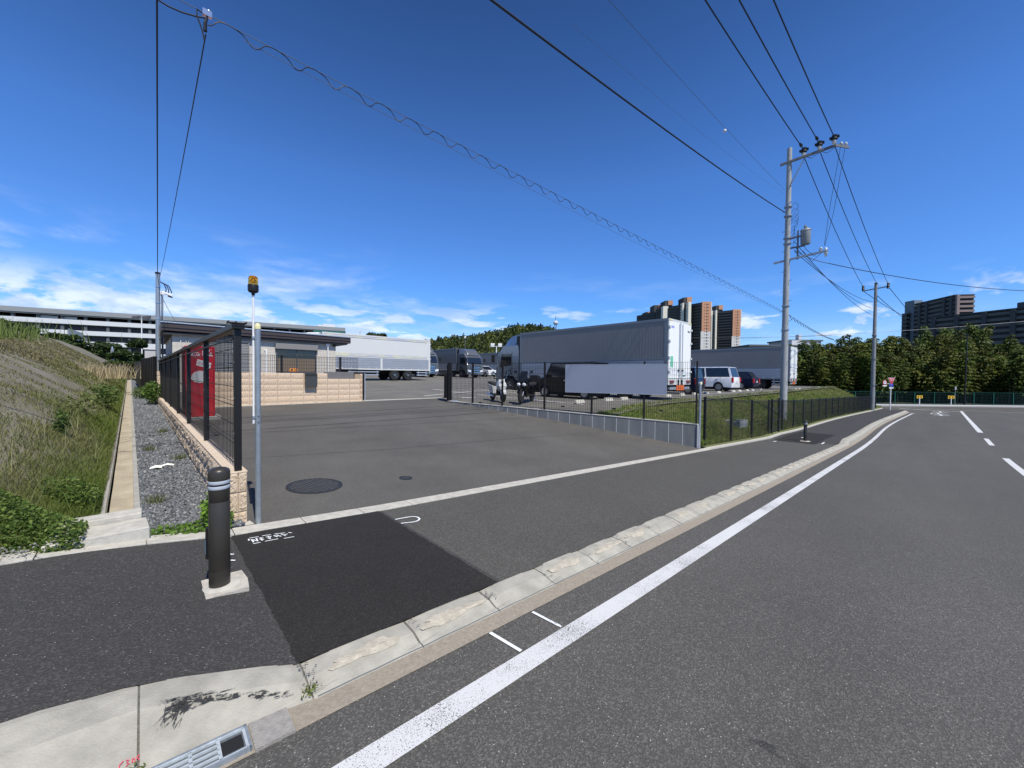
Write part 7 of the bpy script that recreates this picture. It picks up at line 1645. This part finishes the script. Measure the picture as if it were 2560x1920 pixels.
# hillside wood behind the lorries
def hz(px): 
    xs=[1040,1074,1102,1167,1200,1245,1295,1330,1380,1450]; ys=[862,857,852,848,841,832,821,819,826,850]; return np.interp(px,xs,ys)
b=MB(); v=[];f=[]; rows=12; cols=40
for j in range(rows+1):
    Y=150+10*j
    for i in range(cols+1):
        px=1030+430*i/cols; top=at(px,hz(px)+10,250); kk=(j/rows); xx=top.x*(.62+.38*kk); zz=1.0+(top.z-1.0)*math.sin(kk*math.pi/2)**1.15; v.append((xx,Y*1.0+ (0),zz))
for j in range(rows):
    for i in range(cols): q=j*(cols+1)+i; f.append((q,q+1,q+cols+2,q+cols+1))
b.v=v;b.f=f;b.m=[0]*len(f); tag(b.build('wooded_hill',m_soil,fix=False),kind='structure')
V_=[];T_2=[];S_2=[]; r3=np.random.default_rng(44)
va=np.array(v).reshape(rows+1,cols+1,3)
for k in range(1500):
    j=r3.integers(0,rows); i=r3.integers(0,cols); a_,b_=r3.random(2); p=(va[j,i]*(1-a_)+va[j,i+1]*a_)*(1-b_)+(va[j+1,i]*(1-a_)+va[j+1,i+1]*a_)*b_
    con=r3.random()<.3; H=r3.uniform(4,6.5)*(1.15 if con else 1); n=34; u=r3.random(n); rad=(1-u)*1.5+.15 if con else 1.7*np.sqrt(np.maximum(.05,1-(u-.5)**2*3.2)); a=r3.uniform(0,6.28,n)
    V_.append(np.stack([p[0]+rad*np.cos(a),p[1]+rad*np.sin(a),p[2]+u*H],-1)); S_2.append(r3.uniform(.6,1.15,n)); c_=np.array([.035,.055,.018]) if con else (np.array([.115,.135,.03]) if r3.random()<.7 else np.array([.06,.085,.02])); T_2.append(c_*(.7+.6*r3.random((n,1)))*r3.uniform(.75,1.2))
V_=np.concatenate(V_); v2,f2_=leaves(V_,np.concatenate(S_2),1.3,flat=.7); tag(np_mesh('hill_wood',v2,f2_,m_leaf,None,np.concatenate(T_2)),'bright green bamboo and dark conifers covering the hill beyond the yard','wood',kind='stuff')

# ---------------------------------------------------------------- repeated small pieces become parts of their own
def split_loose(o,limit=100):
    me=o.data; n=len(me.vertices); par=list(range(n))
    def find(a):
        while par[a]!=a: par[a]=par[par[a]]; a=par[a]
        return a
    for e in me.edges:
        a,b2=find(e.vertices[0]),find(e.vertices[1])
        if a!=b2: par[a]=b2
    groups={}
    for p in me.polygons: groups.setdefault(find(p.vertices[0]),[]).append(p)
    if len(groups)<2 or len(groups)>limit: return
    first=True; mats=list(me.materials); V=[v_.co.copy() for v_ in me.vertices]; sm_=me.polygons[0].use_smooth
    for g_,ps in groups.items():
        idx={}; f=[]
        for p in ps: f.append([idx.setdefault(i,len(idx)) for i in p.vertices])
        m2=bpy.data.meshes.new(me.name); inv=sorted(idx,key=idx.get); m2.from_pydata([V[i] for i in inv],[],f)
        for q in mats: m2.materials.append(q)
        m2.update()
        if sm_: m2.polygons.foreach_set('use_smooth',[True]*len(m2.polygons))
        if first: o.data=m2; first=False
        else: c=o.copy(); c.data=m2; col.objects.link(c)
done={}
for o in list(bpy.data.objects):
    if o.type=='MESH' and o.parent and o.name.split('.')[0] in ('climbing_step','band','bolt','clamp','strap','pillars','window','balcony','door_handle','hinge','door_hinge','post','side_guard','bumper_stop','jumper_wire','cable_loops','number_plate','end_insulators','cutout_insulator','drip_loop','rail_end_clip','chevrons','end_balcony','pier','cream_pillar','wall_pipe','landing','headlight','drain_spout','parked_box','sticker_mark'):
        if o.name.split('.')[0] in ('hinge','door_hinge','rail_end_clip','window') and not o.name.startswith('window'): continue
        if o.children: continue
        split_loose(o)
ren={'pillars':'pillar','cable_loops':'cable_loop','end_insulators':'end_insulator','chevrons':'chevron'}
for o in list(bpy.data.objects):
    k=o.name.split('.')[0]
    if k in ren: o.name=ren[k]
